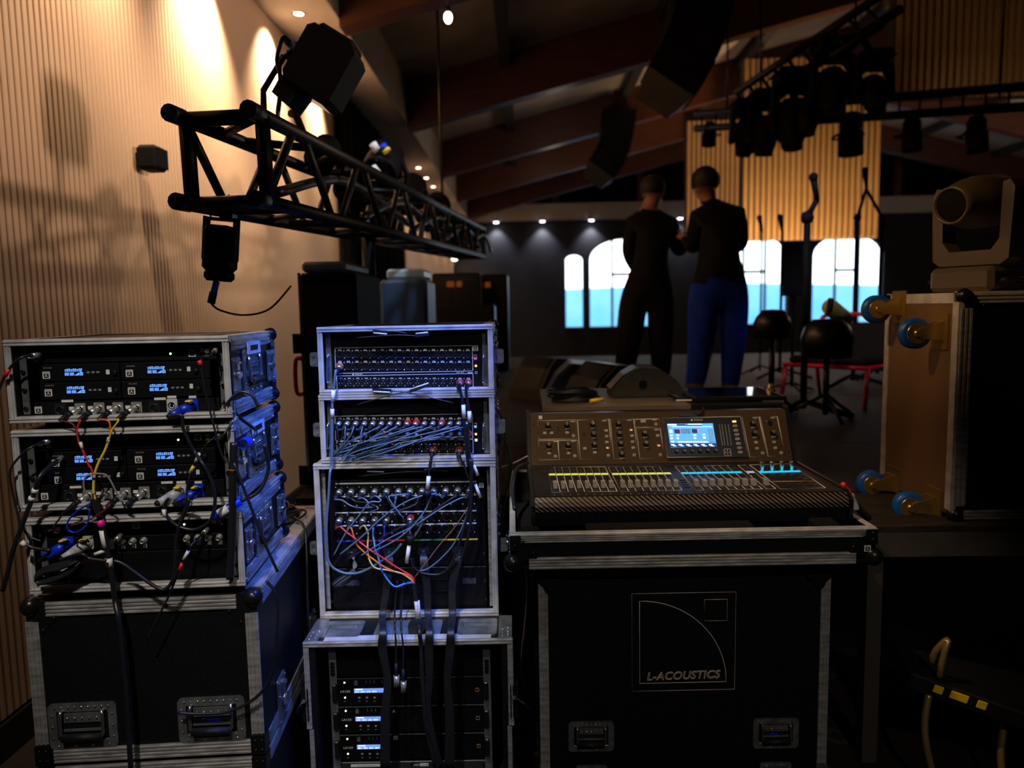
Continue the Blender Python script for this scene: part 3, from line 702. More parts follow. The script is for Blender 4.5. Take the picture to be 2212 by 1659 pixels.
TR = thing('trunk_case', 'large black road trunk under the receiver racks', 'flight case', FL, (.03, td/2, 0))
build('body', MB().box(tx0, tx1, 0, td, .112, .410).box(tx0, tx1, 0, td, .414, tz), LAM, TR, FL)
build('lid_face', MB().box(tx0+.03, tx1-.03, .03, td-.03, tz, tz+.0015), mat('worn_grey_lid', (.10, .095, .09), .6, 0, (6, (.05, .047, .045), 5), .2), TR, FL)
edge_h(TR, FL, tx0+.05, tx1-.05, tz-.037, tz, -.001); edge_h(TR, FL, tx0+.04, tx1-.03, .418, .455, -.001); edge_h(TR, FL, tx0+.04, tx1-.03, .112, .15, -.001); edge_h(TR, FL, tx0+.04, tx1-.03, .372, .408, -.001)
for a, b in ((tx0-.002, tx0+.030), (tx1-.030, tx1+.002)):
    edge_v(TR, FL, a, b, .47, tz-.05, -.001); edge_v(TR, FL, a, b, .15, .36, -.001)
    for za, zb in ((.416, .468), (.362, .408)):
        m_ = MB().box(a-.002, b+.002, -.009, .03, za, zb)
        for x in (a+.010, b-.006): rivet(m_, x, -.009, (za+zb)/2+.012, .004); rivet(m_, x, -.009, (za+zb)/2-.014, .004)
        build('corner_plate', m_, BLACKS, TR, FL)
ball(TR, FL, (tx0+.010, .006, tz-.012), .025, -1, 1); ball(TR, FL, (tx1-.010, .006, tz-.012), .025, 1, 1)
m_ = MB().box(tx1-.045, tx1+.003, .04, td-.03, tz-.001, tz+.003)
for i in range(4): m_.box(tx1+.001, tx1+.005, .04, td-.03, tz-.011*i-.009, tz-.011*i-.002)
m_.box(tx1-.001, tx1+.003, .04, td-.03, tz-.045, tz); build('side_edge', m_, ALU, TR, FL)
build('side_edge', MB().box(tx0-.003, tx0+.04, .04, td-.03, tz-.001, tz+.003).box(tx0, tx1, td-.04, td+.003, tz-.001, tz+.003), ALU, TR, FL)
build('side_edge', MB().box(tx1, tx1+.004, .04, td, .418, .452).box(tx1, tx1+.004, .04, td, .372, .406), ALU, TR, FL)
x, z = FL.px(*z3(615, 1145), 0); handle(TR, FL, (x, -.001, z))
x, z = FL.px(*z3(1560, 1100), 0); handle(TR, FL, (x, -.001, z)); text('D', .017, BLUEP, TR, FL, (x-.018, -.0055, z+.0)); build('print', MB().box(x-.008, x+.024, -.0057, -.0052, z-.0035, z+.004), BLUEP, TR, FL)
latch(TR, FL, (tx1+.003, .17, .47), RZ90, (1.3, 1.3, 1.5)); latch(TR, FL, (tx1+.003, .6, .47), RZ90, (1.3, 1.3, 1.5))
for x in (tx0+.1, tx1-.1):
    for y in (.1, td-.1): castor(TR, FL, x, y)
# ---------------------------------------------------------------- cables of the receiver stack
def lp(zf, pts, d=-.03): return zp(FL, zf, pts, d)
names = ['dark', 'red', 'orange', 'yellow']
fan1 = [((500, 735), (530, 800), (562, 860), (575, 930), (590, 960)), ((640, 725), (590, 780), (566, 840), (575, 920), (598, 965)),
        ((783, 720), (797, 780), (812, 850), (800, 920)), ((925, 715), (870, 780), (822, 850), (800, 925))]
mats4 = [MAROON, RED, ORANGE, YELLOW]
mt = thing('multicore_fanout', 'multicore tail with red, orange and yellow sleeved ends hanging down the receiver racks', 'cable', FL, FL.pt(235, 1240, -.05))
for i in range(4):
    x, z = p1[i]; e = plug_xlr(mt, FL, (x-.001, PY-.004, z), OUT, .056, .0088)
    build('sleeved_end', MB().tube(smooth_path([e] + lp(z1, fan1[i][1:])), .0022, 6), mats4[i], mt, FL)
build('sleeved_end', MB().tube(smooth_path(lp(z1, [(590, 960), (610, 1000), (635, 1060), (655, 1110)]) + lp(z2, [(672, 380), (685, 450), (690, 540), (700, 650)])), .0026, 6), RED, mt, FL)
build('sleeved_end', MB().tube(smooth_path(lp(z1, [(800, 920), (775, 990), (745, 1050), (725, 1089)]) + lp(z2, [(700, 410), (688, 500), (692, 580), (712, 640)])), .0034, 6), YELLOW, mt, FL)
sleeve(mt, FL, *lp(z1, [(590, 935), (606, 985)]), .0038, TAPE); sleeve(mt, FL, *lp(z1, [(800, 900), (790, 940)]), .0036, GREYC)
build('sleeved_end', MB().tube(smooth_path(lp(z2, [(690, 560), (690, 620), (705, 690), (725, 750)])), .0035, 6), MAROON, mt, FL)
build('trunk_jacket', MB().tube(smooth_path(lp(z2, [(700, 600), (722, 700), (745, 790), (770, 880), (790, 980), (805, 1060), (825, 1180), (838, 1290), (848, 1361)]) + lp(z3, [(868, 340), (890, 480), (930, 900), (950, 1250), (962, 1459)], -.045)), .0068, 8), CABLE, mt, FL)
sleeve(mt, FL, *lp(z2, [(735, 760), (752, 810)]), .0088, PINK, 'tape'); sleeve(mt, FL, *lp(z2, [(752, 835), (778, 965)]), .0078, TAPE, 'tape'); sleeve(mt, FL, *lp(z2, [(798, 1040), (808, 1105)]), .0085, TAPE, 'tape')
for i in range(4):
    x, z = p2[i]
    lab = 'short black cable on the %s XLR socket of the rack with yellow tags' % ORD[i]
    t = thing('patch_cable', lab, 'cable', FL, (x, -.02, z), 'XLR leads of the rack with yellow tags')
    e = plug_xlr(t, FL, (x-.001, PY-.004, z), OUT, .056, .0088)
    tail = [[(548, 640), (480, 690), (430, 760), (395, 810), (400, 850), (430, 855)], [(660, 640), (560, 700), (500, 770), (500, 830), (560, 850), (640, 790), (660, 680)],
            [(810, 650), (750, 700), (690, 740), (600, 780), (520, 800)], [(930, 630), (880, 600), (800, 450), (740, 420), (650, 430), (615, 480), (625, 560)]][i]
    build('jacket', MB().tube(smooth_path([e] + lp(z2, tail, -.045)), .0022, 6), [CABLE, BLUEP, MAROON, GREYP][i], t, FL)
# power cables
t = thing('power_cable', 'black power cable with blue plug dropping from the topmost rack', 'cable', FL, FL.pt(400, 1180, -.05))
e = powercon(t, FL, (b1[0], PY-.006, b1[1]), (-.75, -1, -.35), BLUEP)
build('jacket', MB().tube(smooth_path([e] + lp(z1, [(1335, 740), (1345, 830), (1390, 930), (1440, 1020)]) + lp(z2, [(1480, 330), (1540, 430), (1580, 560), (1570, 700), (1530, 780), (1430, 830), (1320, 810), (1240, 750), (1212, 690), (1215, 640), (1240, 600)], -.06)), .0042, 8), CABLE, t, FL)
e = powercon(t, FL, (g2[0], PY-.006, g2[1]), (-.8, -1, -.35), GREYC)
sleeve(t, FL, *lp(z2, [(1205, 680), (1216, 735)], -.06), .0055, TAPE, 'tape')
t = thing('power_cable', 'black power cable with blue plug on the middle receiver rack', 'cable', FL, FL.pt(340, 1340, -.06))
e = powercon(t, FL, (b2[0], PY-.006, b2[1]), (-.8, -1, -.35), BLUEP)
build('jacket', MB().tube(smooth_path([e] + lp(z2, [(1385, 600), (1360, 700), (1320, 800), (1295, 920), (1290, 1050), (1275, 1180), (1240, 1250), (1190, 1270), (1110, 1230), (1000, 1150), (900, 1080), (840, 1060)], -.06)), .0044, 8), CABLE, t, FL)
t = thing('power_cable', 'black power cable with blue plug at the wall end of the lowest rack', 'cable', FL, FL.pt(60, 1180, -.06))
e = powercon(t, FL, (b3[0], PY-.006, b3[1]), (-.9, -1, -.5), BLUEP)
build('jacket', MB().tube(smooth_path([e] + lp(z2, [(370, 990), (300, 975), (230, 960), (180, 930)], -.05)), .0042, 8), CABLE, t, FL)
sleeve(t, FL, *lp(z2, [(158, 922), (190, 945)], -.05), .0062, TAPE, 'tape')
t = thing('power_cable', 'black power cable with grey plug coiled in the lowest rack', 'cable', FL, FL.pt(100, 1260, -.06))
e = powercon(t, FL, (g3[0], PY-.006, g3[1]), (-.9, -1, -.55), GREYC)
build('jacket', MB().tube(smooth_path([e] + lp(z2, [(590, 1010), (650, 1040), (700, 1050), (780, 1060)], -.05)), .0042, 8), CABLE, t, FL)
co = MB()
for k in range(5):
    o_ = k*9
    co.tube(smooth_path(lp(z2, [(600-o_*2, 1050+o_), (470-o_, 1070+o_*1.5), (330, 1110+o_), (260, 1170+o_*.8), (300, 1190+o_), (420, 1160+o_), (520, 1110+o_), (600-o_, 1060+o_)], -.03-.004*k)), .0030, 6)
build('coil', co, CABLE, t, FL)
# coax leads
def coax(label, zf, pts, r=.0028, d=-.03, m=CABLE, marks=()):
    t = thing('antenna_cable', label, 'cable', FL, lp(zf, [pts[-1]], d)[0])
    ptsl = lp(zf, pts, d); ptsl[0].y = PY-.01
    build('jacket', MB().tube(smooth_path(ptsl), r, 6), m, t, FL)
    q = ptsl[0]; build('plug', MB().cyl(q, q + (ptsl[1]-q).normalized()*.022, .0062, 12), NICK, t, FL)
    for (a, b, mm, rr) in marks: sleeve(t, FL, *lp(zf, [a, b], d), rr, mm)
    return t
coax('black antenna cable with red sleeve leaving the topmost rack at the wall', z1, [(228, 300), (170, 310), (100, 360), (40, 440), (10, 510), (-30, 600)], .0034, -.02, marks=[((70, 400), (35, 455), RED, .0048)])
t = coax('black antenna cable with red sleeve dropping across the topmost rack', z1, [(1535, 262), (1545, 300), (1500, 320), (1470, 345), (1485, 420), (1505, 540), (1540, 690), (1580, 850), (1620, 1000), (1660, 1088)], .0026, -.035, marks=[((1465, 335), (1480, 372), RED, .0055)])
sleeve(t, FL, *lp(z1, [(1535, 300), (1490, 318)], -.035), .006, RUB, 'boot')
t = coax('black antenna cable with yellow and white markers across the middle rack', z2, [(1590, 150), (1540, 180), (1495, 240), (1460, 300), (1430, 350), (1400, 430), (1375, 520), (1368, 640), (1340, 720), (1320, 760)], .0024, -.03,
         marks=[((1470, 268), (1438, 330), TAPE, .004), ((1424, 362), (1400, 405), YELLOW, .0042)])
t = coax('black antenna cable looping off the wall side of the middle rack', z2, [(300, 195), (230, 225), (130, 310), (75, 400), (85, 520), (150, 780), (220, 880), (300, 915)], .0028, -.03)
t = coax('thick black antenna cable with white rings at the wall side of the lowest rack', z2, [(340, 340), (300, 430), (255, 560), (200, 700), (140, 860), (90, 1000), (60, 1130), (20, 1280)], .0058, -.05,
         marks=[((262, 530), (252, 560), TAPE, .0075), ((238, 590), (228, 615), TAPE, .0075)])
t = coax('black antenna cable with red sleeve hanging under the antenna sockets', z2, [(1455, 888), (1420, 930), (1375, 1000), (1340, 1090), (1290, 1200), (1240, 1320), (1200, 1400), (1080, 1640)], .0026, -.05,
         marks=[((1385, 985), (1350, 1050), TAPE, .004), ((1338, 1078), (1318, 1130), RED, .0042)])
t = coax('thin black antenna cable with red and white sleeves in the lowest rack', z2, [(820, 917), (800, 960), (740, 990), (660, 1040), (610, 1068), (540, 1090)], .0024, -.03,
         marks=[((768, 985), (698, 1012), TAPE, .0044), ((665, 1035), (606, 1072), RED, .0036)])
t = coax('black cable bowing over the side of the top two racks', z1, [(1600, 720), (1680, 640), (1760, 570), (1850, 590), (1900, 680)], .0042, -.012)
t = coax('thin black cable running down past the trunk side', z1, [(1700, 770), (1660, 860), (1610, 930)], .003, -.02)
for lab, pts, r in (('black antenna whip lead standing along the latch side of the lower racks', [(1720, 190), (1712, 420), (1708, 700), (1700, 1000), (1690, 1190)], .010),):
    t = thing('loom', lab, 'cable', FL, lp(z2, [pts[-1]], -.02)[0])
    build('jacket', MB().tube(smooth_path(lp(z2, pts, -.02)), r, 10), CABLE, t, FL)
    for a in (370, 385, 400): build('ring', MB().cyl(*lp(z2, [(1712, a), (1712, a+6)], -.02), r*1.12, 12), ORANGE if a == 385 else BLACKS, t, FL)
t = thing('power_cable', 'loose blue power plug hanging on a black lead beside the racks', 'cable', FL, (LX1+.02, .05, 1.18))
a = FL.pt(525, 960, -.01)
o = build('power_plug', MB().lathe([(.0125, 0), (.014, .004), (.014, .035), (.0115, .05), (.0115, .001), (.0125, 0)], a, 'Y', 16), BLUEP, t, FL)
build('jacket', MB().tube(smooth_path([(a.x, a.y+.05, a.z), (a.x+.01, a.y+.08, a.z+.02), (a.x-.02, a.y+.05, a.z+.06), (a.x-.045, a.y+.02, a.z+.11)]), .004, 8), CABLE, t, FL)
t = thing('power_cable', 'blue power plug with white label lying across the lowest rack latch side', 'cable', FL, FL.pt(475, 1110, -.03))
a, b = FL.pt(460, 1118, -.03), FL.pt(520, 1082, -.01)
build('power_plug', MB().cyl(a, b, .011, 14), BLUEP, t, FL); build('tape', MB().cyl(a.lerp(b, .2), a.lerp(b, .55), .0114, 14), TAPE, t, FL)
build('jacket', MB().tube(smooth_path([b, FL.pt(560, 1060, 0), FL.pt(580, 1010, .01), FL.pt(570, 960, .0)]), .0045, 8), CABLE, t, FL)
for i, pts in enumerate(([(505, 1000), (540, 1090), (575, 1180), (600, 1235)], [(575, 1255), (600, 1300), (590, 1440), (560, 1500), (500, 1535), (440, 1542), (385, 1540)])):
    t = thing('cable', ['black lead falling diagonally past the trunk edge', 'black lead sagging across the handle of the trunk'][i], 'cable', FL, FL.pt(*pts[-1], -.03))
    build('jacket', MB().tube(smooth_path([FL.pt(*q, -.028) for q in pts]), .0038, 8), CABLE, t, FL)
# floor cables by the wall
for i in range(3):
    t = thing('floor_cable', ['outermost', 'middle', 'innermost'][i] + ' black cable lying on the floor between wall and trunk', 'cable', WORLD, (-1.6, 2.0, 0), 'cables on the floor by the wall')
    build('jacket', MB().tube(smooth_path([(-1.72+.06*i, 1.2, .008), (-1.66+.05*i, 1.9, .008), (-1.5+.05*i, 2.4, .008), (-1.35+.04*i, 2.62, .008)]), .007, 8), CABLE, t)
t = thing('coiled_cable', 'tangle of dark cables with white tag on the trunk lid behind the racks', 'cable', FL, (.20, .66, tz+.003))
mb = MB()
for k in range(6):
    mb.tube(smooth_path([(.20+(.07+.012*math.sin(k*2.1))*math.cos(a)+.02*math.sin(k), .66+(.075+.01*math.cos(k*1.3))*math.sin(a), tz+.010+.007*k+.006*math.sin(2*a+k)) for a in [2*math.pi*j/8 for j in range(8)]], 4, True), .0042, 6, True)
build('turns', mb, CABLE, t, FL)
build('tag', MB().cyl((.15, .60, tz+.045), (.21, .585, tz+.05), .007, 8), TAPE, t, FL)
build('tail', MB().tube(smooth_path([(.26, .62, tz+.02), (.31, .56, tz+.012), (.33, .5, tz-.05), (.335, .46, tz-.2), (.335, .44, tz-.5)]), .0042, 6), CABLE, t, FL)
# ================================================================ stack of stage boxes
def mp(zf, x, y, d=.03): return FM.px(*zf(x, y), d)
mc1 = rack_case(FM, -.262, .264, 1.296, 1.496, 0, .42, 'open case with the unplugged stage box, topmost of the middle stack', .012)
mc2 = rack_case(FM, -.266, .264, 1.084, 1.288, 0, .42, 'open case with the crowded stage box, second of the middle stack', .012)
mc3 = rack_case(FM, -.292, .264, .584, 1.074, 0, .42, 'tall open case with the splitter sockets and hanging looms', .013, rails=False)
for T, fa, fb in ((mc1, 1.288, 1.296), (mc2, 1.074, 1.084)):
    build('stacking_strip', MB().box(-.24, .24, .05, .40, fa-.001+.004, fb-.004+.001), RUB, T, FM)
for T, z in ((mc1, 1.40), (mc2, 1.18), (mc3, .80)):                      # butterfly plates at the outer edges
    build('hinge_plate', MB().rrect(-.030, .004, -.022, .022, .020, .024, .008).cyl((-.018, .02, .012), (-.018, .017, .012), .005, 8).cyl((-.018, .02, -.012), (-.018, .017, -.012), .005, 8), ZINC, T, FM.sub((-.27 if T is not mc3 else -.298, .01, z)))
    build('hinge_plate', MB().rrect(-.004, .030, -.022, .022, .020, .024, .008), ZINC, T, FM.sub((.27, .01, z)))
def xlr_round(male):
    b = MB().lathe([(.0118, 0), (.0118, -.0022), (.0100, -.003), (.0094, -.001)], (0, 0, 0), 'Y', 18)
    b.cyl((0, -.0006, 0), (0, -.0012, 0), .0096, 18, m=1)
    for a in (90, 210, 330):
        x, z = .0048*math.cos(D(a)), .0048*math.sin(D(a))
        if male: b.cyl((x, -.001, z), (x, -.005, z), .0016, 6, m=2)
        else: b.cyl((x, -.0012, z), (x, -.0015, z), .0017, 6, m=2)
    for x, z in ((-.0135, .011), (.0135, -.0115)): b.lathe([(.0022, 0), (.0018, -.0011), (0, -.0014)], (x, 0, z), 'Y', 6, m=3)
    return b.mesh('xlr_socket', [SOCK, DARK, NICK if male else PLAST, NICK])
XF, XM_ = xlr_round(False), xlr_round(True)
SPR_ = MB().box(-.0052, .0052, -.0006, 0, -.0018, .0018).box(-.004, -.0006, -.0006, 0, .003, .0046).box(.0008, .0040, -.0006, 0, .003, .0046).mesh('print', WHITE)
SPR2 = MB().box(-.0046, .0046, -.0006, 0, -.0010, .0010).mesh('print', WHITE)
def stagebox(y_off, label, rows, base_z, top_z, ledm):
    """rows: zoom y of the three socket rows"""
    T = thing('stage_box', label, 'stage box', FM, (0, .03, base_z), 'stage boxes')
    build('faceplate', MB().cbox(-.2415, .2415, .03, .036, base_z, top_z, .001), PANEL, T, FM)
    build('chassis', MB().box(-.218, .218, .036, .25, base_z+.003, top_z-.003), BLACKS, T, FM)
    def at(x, y): q = mp(z4, x, y); return q
    r1, r2, r3 = rows
    (x0, za), (x1, zb) = at(455, r1-62), at(1778, r2+48)
    fr = MB().rframe(x0, x1, zb, za, .0292, .030, .0012, .003, 3); q0, q1 = at(472, r3-62), at(1782, r3+52)
    fr.rframe(q0[0], q1[0], q1[1], q0[1], .0292, .030, .0012, .003, 3); build('outline_print', fr, WHITE, T, FM)
    socks = {1: [], 2: [], 3: []}
    for i in range(16):
        for r, yy, xx in ((1, r1, 505+i*81.5), (2, r2, 507+i*81.7), (3, r3, 515+i*81.3)):
            x, z = at(xx, yy); inst('xlr_socket', XM_ if r == 3 else XF, T, FM, (x, .03, z)); socks[r].append((x, z))
            inst('print', SPR2 if r == 3 else SPR_, T, FM, (x, .03, z+(.0125 if r == 3 else .0115)))
    vm = MB()
    for g in (735, 1215):
        for j in range(3):
            for i in range(9):
                x, z = at(g+i*42+(j % 2)*20, r1-165+j*22); vm.rrect(x-.004, x+.004, z-.0018, z+.0018, .0294, .030, .0015, 2)
    build('vent_slots', vm, DARK, T, FM, kind='stuff')
    x, z = at(677, (r2+r3)/2+2)
    text('MIDAS', .0068, WHITE, T, FM, (x+.003, .0288, z), space=1.2); build('logo_dot', MB().cyl((x-.0145, .0295, z), (x-.0145, .0288, z), .0026, 12), WHITE, T, FM)
    x, z = at(1655, (r2+r3)/2-12); text('DL32', .0085, WHITE, T, FM, (x, .0288, z), space=1.25)
    x, z = at(1752, (r2+r3)/2-14); build('print', MB().box(x-.008, x+.008, .0294, .030, z-.001, z+.001), WHITE, T, FM)
    x, z = at(1800, r1+35); mb = MB().rframe(x-.0045, x+.0045, z-.006, z+.010, .029, .030, .0008, .002, 3); build('button_outline', mb, WHITE, T, FM)
    build('mute_button', MB().cbox(x-.003, x+.003, .027, .030, z-.004, z+.002, .0008), ledm, T, FM)
    x, z = at(1805, r1+110); led(T, FM, x, z, .03, LEDO, .0036)
    for dx, dz in ((-.001, 0), (.0035, 0), (-.001, -.0048), (.0035, -.0048)):
        q = at(1803, r2+55); led(T, FM, q[0]+dx, q[1]+dz, .03, LABEL if base_z > 1.2 else LEDG, .0014)
    for s, xx in ((-1, 400), (1, 1878)):
        a, b = at(xx, r1+5), at(xx, r3+5)
        h = build('rack_handle', MB().tube(smooth_path([(a[0], .03, a[1]), (a[0], .012, a[1]-.004), (a[0], .008, a[1]-.012), (b[0], .008, b[1]+.012), (b[0], .012, b[1]+.004), (b[0], .03, b[1])], 4), .0032, 8), STEEL, T, FM)
        for yy in (r1-110, r1-60, r3+38):
            q = at(xx+8, yy); inst('bolt', BOLT, T, FM, (q[0], .0295, q[1]), scale=(1.3, 1.2, 1.3))
    return T, socks
za, zb = mp(z4, 1100, 712)[1], mp(z4, 1100, 160)[1]
SB1, so1 = stagebox(0, 'stage box with empty rows of sockets in the topmost middle case', (378, 490, 645), za, zb, mat('lit_red_button', (.6, .02, .04), .4, emit=(1, .03, .08), es=1.2))
za, zb = mp(z4, 1100, 1338)[1], mp(z4, 1100, 822)[1]
SB2, so2 = stagebox(0, 'stage box crowded with plugs in the second middle case', (1030, 1135, 1272), za, zb, mat('lit_blue_button', (.1, .3, .6), .4, emit=(.25, .6, 1), es=1.0))
a_tag(SB1, FM, *mp(z4, 1800, 318), .029, .0165)
build('blanking_panel', MB().box(-.24, .24, .031, .034, 1.462, 1.484), PANEL, mc1, FM)
# leads of the upper stage box
def mq(zf, pts, d=-.03): return zp(FM, zf, pts, d)
def stage_lead(label, sock, ring, zf, pts, r, m, marks=(), d=-.03, grp=None, sec=None, dirv=(-.1, -1, -.5), L=.04, rr=.0085):
    t = thing('audio_cable', label, 'cable', FM, mq(zf, [pts[-1]], d)[0], grp)
    e = plug_xlr(t, FM, (sock[0], .026, sock[1]), dirv, L, rr, RUB, NICK)
    if ring: build('colour_ring', MB().lathe([(.0112, .0265), (.0112, .020), (.0090, .0185)], (sock[0], 0, sock[1]), 'Y', 16), ring, t, FM)
    path = [e] + mq(zf, pts, d) + (mq(*sec) if sec else [])
    build('jacket', MB().tube(smooth_path(path), r, 7), m, t, FM)
    for a, b, zf2, mm, r2 in marks: sleeve(t, FM, *mq(zf2, [a, b], d), r2, mm)
    return t
stage_lead('blue cable from the upper stage box hanging down the wall side of the cases', so1[2][0], ORANGE, z4, [(465, 540), (448, 700), (436, 800), (432, 950), (432, 1100), (428, 1300), (425, 1455)], .0040, CABB,
           [((443, 720), (436, 830), z4, TAPE, .0058), ((432, 900), (434, 980), z4, LABEL, .0062)], sec=(z5, [(405, 180), (392, 400), (376, 600), (370, 800), (375, 950), (420, 1060), (520, 1120), (640, 1130), (760, 1090), (880, 1020), (1000, 940), (1080, 850)], -.045))
for i, (p, s2, mk) in enumerate((([(1640, 650), (1660, 740), (1680, 860), (1690, 1000), (1705, 1200), (1730, 1440)], (z5, [(1725, 60), (1735, 200), (1725, 420), (1705, 560), (1640, 800), (1560, 1020), (1500, 1100)], -.05), ((1685, 860), (1690, 990))),
                                 ([(1715, 650), (1712, 740), (1730, 860), (1748, 960), (1740, 1060), (1728, 1150), (1740, 1300), (1750, 1440)], (z5, [(1745, 60), (1740, 250), (1735, 500), (1725, 700), (1680, 880), (1640, 1000)], -.055), ((1742, 920), (1745, 1030))))):
    stage_lead(['black lead with white tag on the last output but one of the upper stage box', 'black lead with white tag on the last output of the upper stage box'][i], so1[3][14+i], RED, z4, p, .0044, CABLE, [(mk[0], mk[1], z4, TAPE, .0062)], sec=s2)
# leads of the crowded stage box: upper row
tails = [(500, 1280), (545, 1200), (590, 1180), (690, 1220), (740, 1190), (600, 1210), (850, 1150), (820, 1175), (790, 1195), (760, 1210), (1000, 1160), (900, 1260), (720, 1250), (980, 1300), (680, 1300), (1090, 1250)]
ends = [(520, 1290), (440, 1330), (430, 1360), (520, 1370), (600, 1330), (470, 1350), (620, 1300), (560, 1340), (520, 1330), (490, 1300), (600, 1290), (640, 1350), (560, 1380), (760, 1370), (500, 1400), (640, 1390)]
grp1 = 'leads in the upper row of the crowded stage box'
for i in range(16):
    x, z = so2[1][i]; sx = 500+i*81.5
    mid = ((sx-20+tails[i][0])/2, (1075+tails[i][1])/2+random.uniform(-12, 18))
    stage_lead('grey-blue lead in the upper row of the crowded stage box, %s from the wall' % ORD[i], (x, z), RED if i in (8, 9, 12) else None, z4,
               [(sx-25, 1072, -.022-.002*(i % 3)), (*mid, -.028-.004*(i % 4)), (*tails[i], -.024-.004*(i % 5)), (*ends[i], -.012-.003*(i % 4))], .0019, CABB if i % 4 else CABLE, grp=grp1, dirv=(-.30, -1, -.45), L=.042, rr=.0080)
row2 = [1, 3, 5, 6, 8, 9, 12, 13, 14, 15]
for k, i in enumerate(row2):
    x, z = so2[2][i]; sx = 500+i*81.7; ex = [380, 420, 460, 400, 520, 430, 660, 560, 700, 620][k]
    stage_lead('dark lead in the lower row of the crowded stage box, %s from the wall' % ORD[k], (x, z), ORANGE if i in (5, 15) else None, z4,
               [(sx-30, 1165, -.012), ((sx*1.2+ex)/2.2, 1215+6*(k % 3), -.018-.004*(k % 3)), ((sx+ex*1.4)/2.4, 1250+8*(k % 4), -.02-.003*(k % 4)), (ex, 1330+6*k, -.01)], .0020, CABB if k % 2 else CABLE,
               grp='leads in the lower input row of the crowded stage box', dirv=(-.35, -1, -.35), L=.038, rr=.0078)
for i, xx, p, s2 in ((10, 1400, [(1385, 1330), (1372, 1455)], (z5, [(1352, 60), (1340, 180), (1332, 300), (1320, 370)], -.03)), (13, 1650, [(1645, 1330), (1680, 1440)], (z5, [(1660, 60), (1700, 200), (1780, 320), (1820, 410)], -.03))):
    sck = mp(z4, xx, 1288)
    stage_lead('black lead with white sleeve from the %s red output of the crowded stage box' % ('first' if i == 10 else 'second'), sck, RED, z4, p, .0034, CABLE,
               [((1338, 215), (1326, 320), z5, TAPE, .0062)] if i == 10 else [((1760, 110), (1800, 205), z5, TAPE, .005), ((1775, 290), (1825, 415), z5, TAPE, .005)], sec=s2)
# velcro cable straps with white tape
def strap(label, a, b, c, zf, d, flip):
    A, B, C = mq(zf, [a, b, c], d)
    t = thing('cable_strap', label, 'strap', FM, B, 'cable straps with white tape')
    dv = (B-A).normalized(); n = Vector((-dv.z, 0, dv.x))*.0042
    build('grip', MB()._add([A+n+Vector((0, y, 0)) for y in (0, .004)] + [B+n+Vector((0, y, 0)) for y in (0, .004)] + [B-n+Vector((0, y, 0)) for y in (0, .004)] + [A-n+Vector((0, y, 0)) for y in (0, .004)],
          [(0, 2, 4, 6), (1, 7, 5, 3), (0, 1, 3, 2), (2, 3, 5, 4), (4, 5, 7, 6), (6, 7, 1, 0)]), RUB, t, FM)
    n2 = n*(-1.35 if not flip else 1.35)
    build('tape', MB().tube([A.lerp(B, .06)+n2, A.lerp(B, .94)+n2], .0022, 6, ell=.5), TAPE, t, FM)
    build('tail', MB().tube(smooth_path([B, B.lerp(C, .35)+Vector((0, -.002, .004)), C]), .0016, 6), CABLE, t, FM)
strap('dark strap with white tape over the case edge, tail to the latch side', (815, 715), (995, 725), (1600, 845), z4, -.014, False)
strap('dark strap with white tape crossing over the case edge, tail to the wall side', (1370, 665), (1170, 735), (665, 860), z4, -.022, False)
strap('upper strap with white tape hanging under the topmost case rim', (818, 155), (965, 168), (1150, 178), z4, -.012, False)
strap('lower strap with white tape hanging under the topmost case rim', (1358, 185), (1222, 200), (660, 220), z4, -.010, False)
strap('dark strap with pale tape at the top of the splitter case', (745, 150), (925, 155), (1530, 165), z5, .014, False)
strap('slanting strap with dashed tape at the top of the splitter case', (1430, 140), (1290, 170), (680, 212), z5, .010, False)
# ---------------------------------------------------------------- splitter
za, zb = mp(z5, 1100, 1060)[1], mp(z5, 1100, 240)[1]
SP = thing('splitter_panel_unit', 'tall black splitter unit with numbered socket rows and coloured strips', 'splitter', FM, (0, .03, za))
build('faceplate', MB().cbox(-.262, .232, .03, .034, za, zb, .001), PANEL, SP, FM)
STRIP = mat('number_strip', (.62, .66, .70), .5)
for yl, yr in ((283, 262), (405, 386), (558, 537), (682, 655)):
    a, b = mp(z5, 458, yl), mp(z5, 1785, yr)
    o = build('number_strip', MB()._add([(a[0], .0285, a[1]-.0018), (b[0], .0285, b[1]-.0018), (b[0], .0285, b[1]+.0018), (a[0], .0285, a[1]+.0018), (a[0], .03, a[1]-.0018), (b[0], .03, b[1]-.0018), (b[0], .03, b[1]+.0018), (a[0], .03, a[1]+.0018)],
              [(0, 1, 2, 3), (4, 7, 6, 5), (0, 4, 5, 1), (1, 5, 6, 2), (2, 6, 7, 3), (3, 7, 4, 0)]), STRIP, SP, FM)
    for i in range(12):
        x = a[0]+(b[0]-a[0])*(i+.45)/12; z = a[1]+(b[1]-a[1])*(i+.45)/12
        text(str(i+1+{283: 0, 405: 12, 558: 24, 682: 36}[yl]), .0042, INK, o, FM, (x, .0282, z))
sps = {}
for r, (yl, yr) in enumerate(((352, 338), (458, 440), (612, 596), (722, 706))):
    for i in range(12):
        x, z = mp(z5, 502+i*111.2, yl+(yr-yl)*i/11); sps[r, i] = (x, z); inst('xlr_socket', XF, SP, FM, (x, .03, z), scale=(1.05, 1, 1.05))
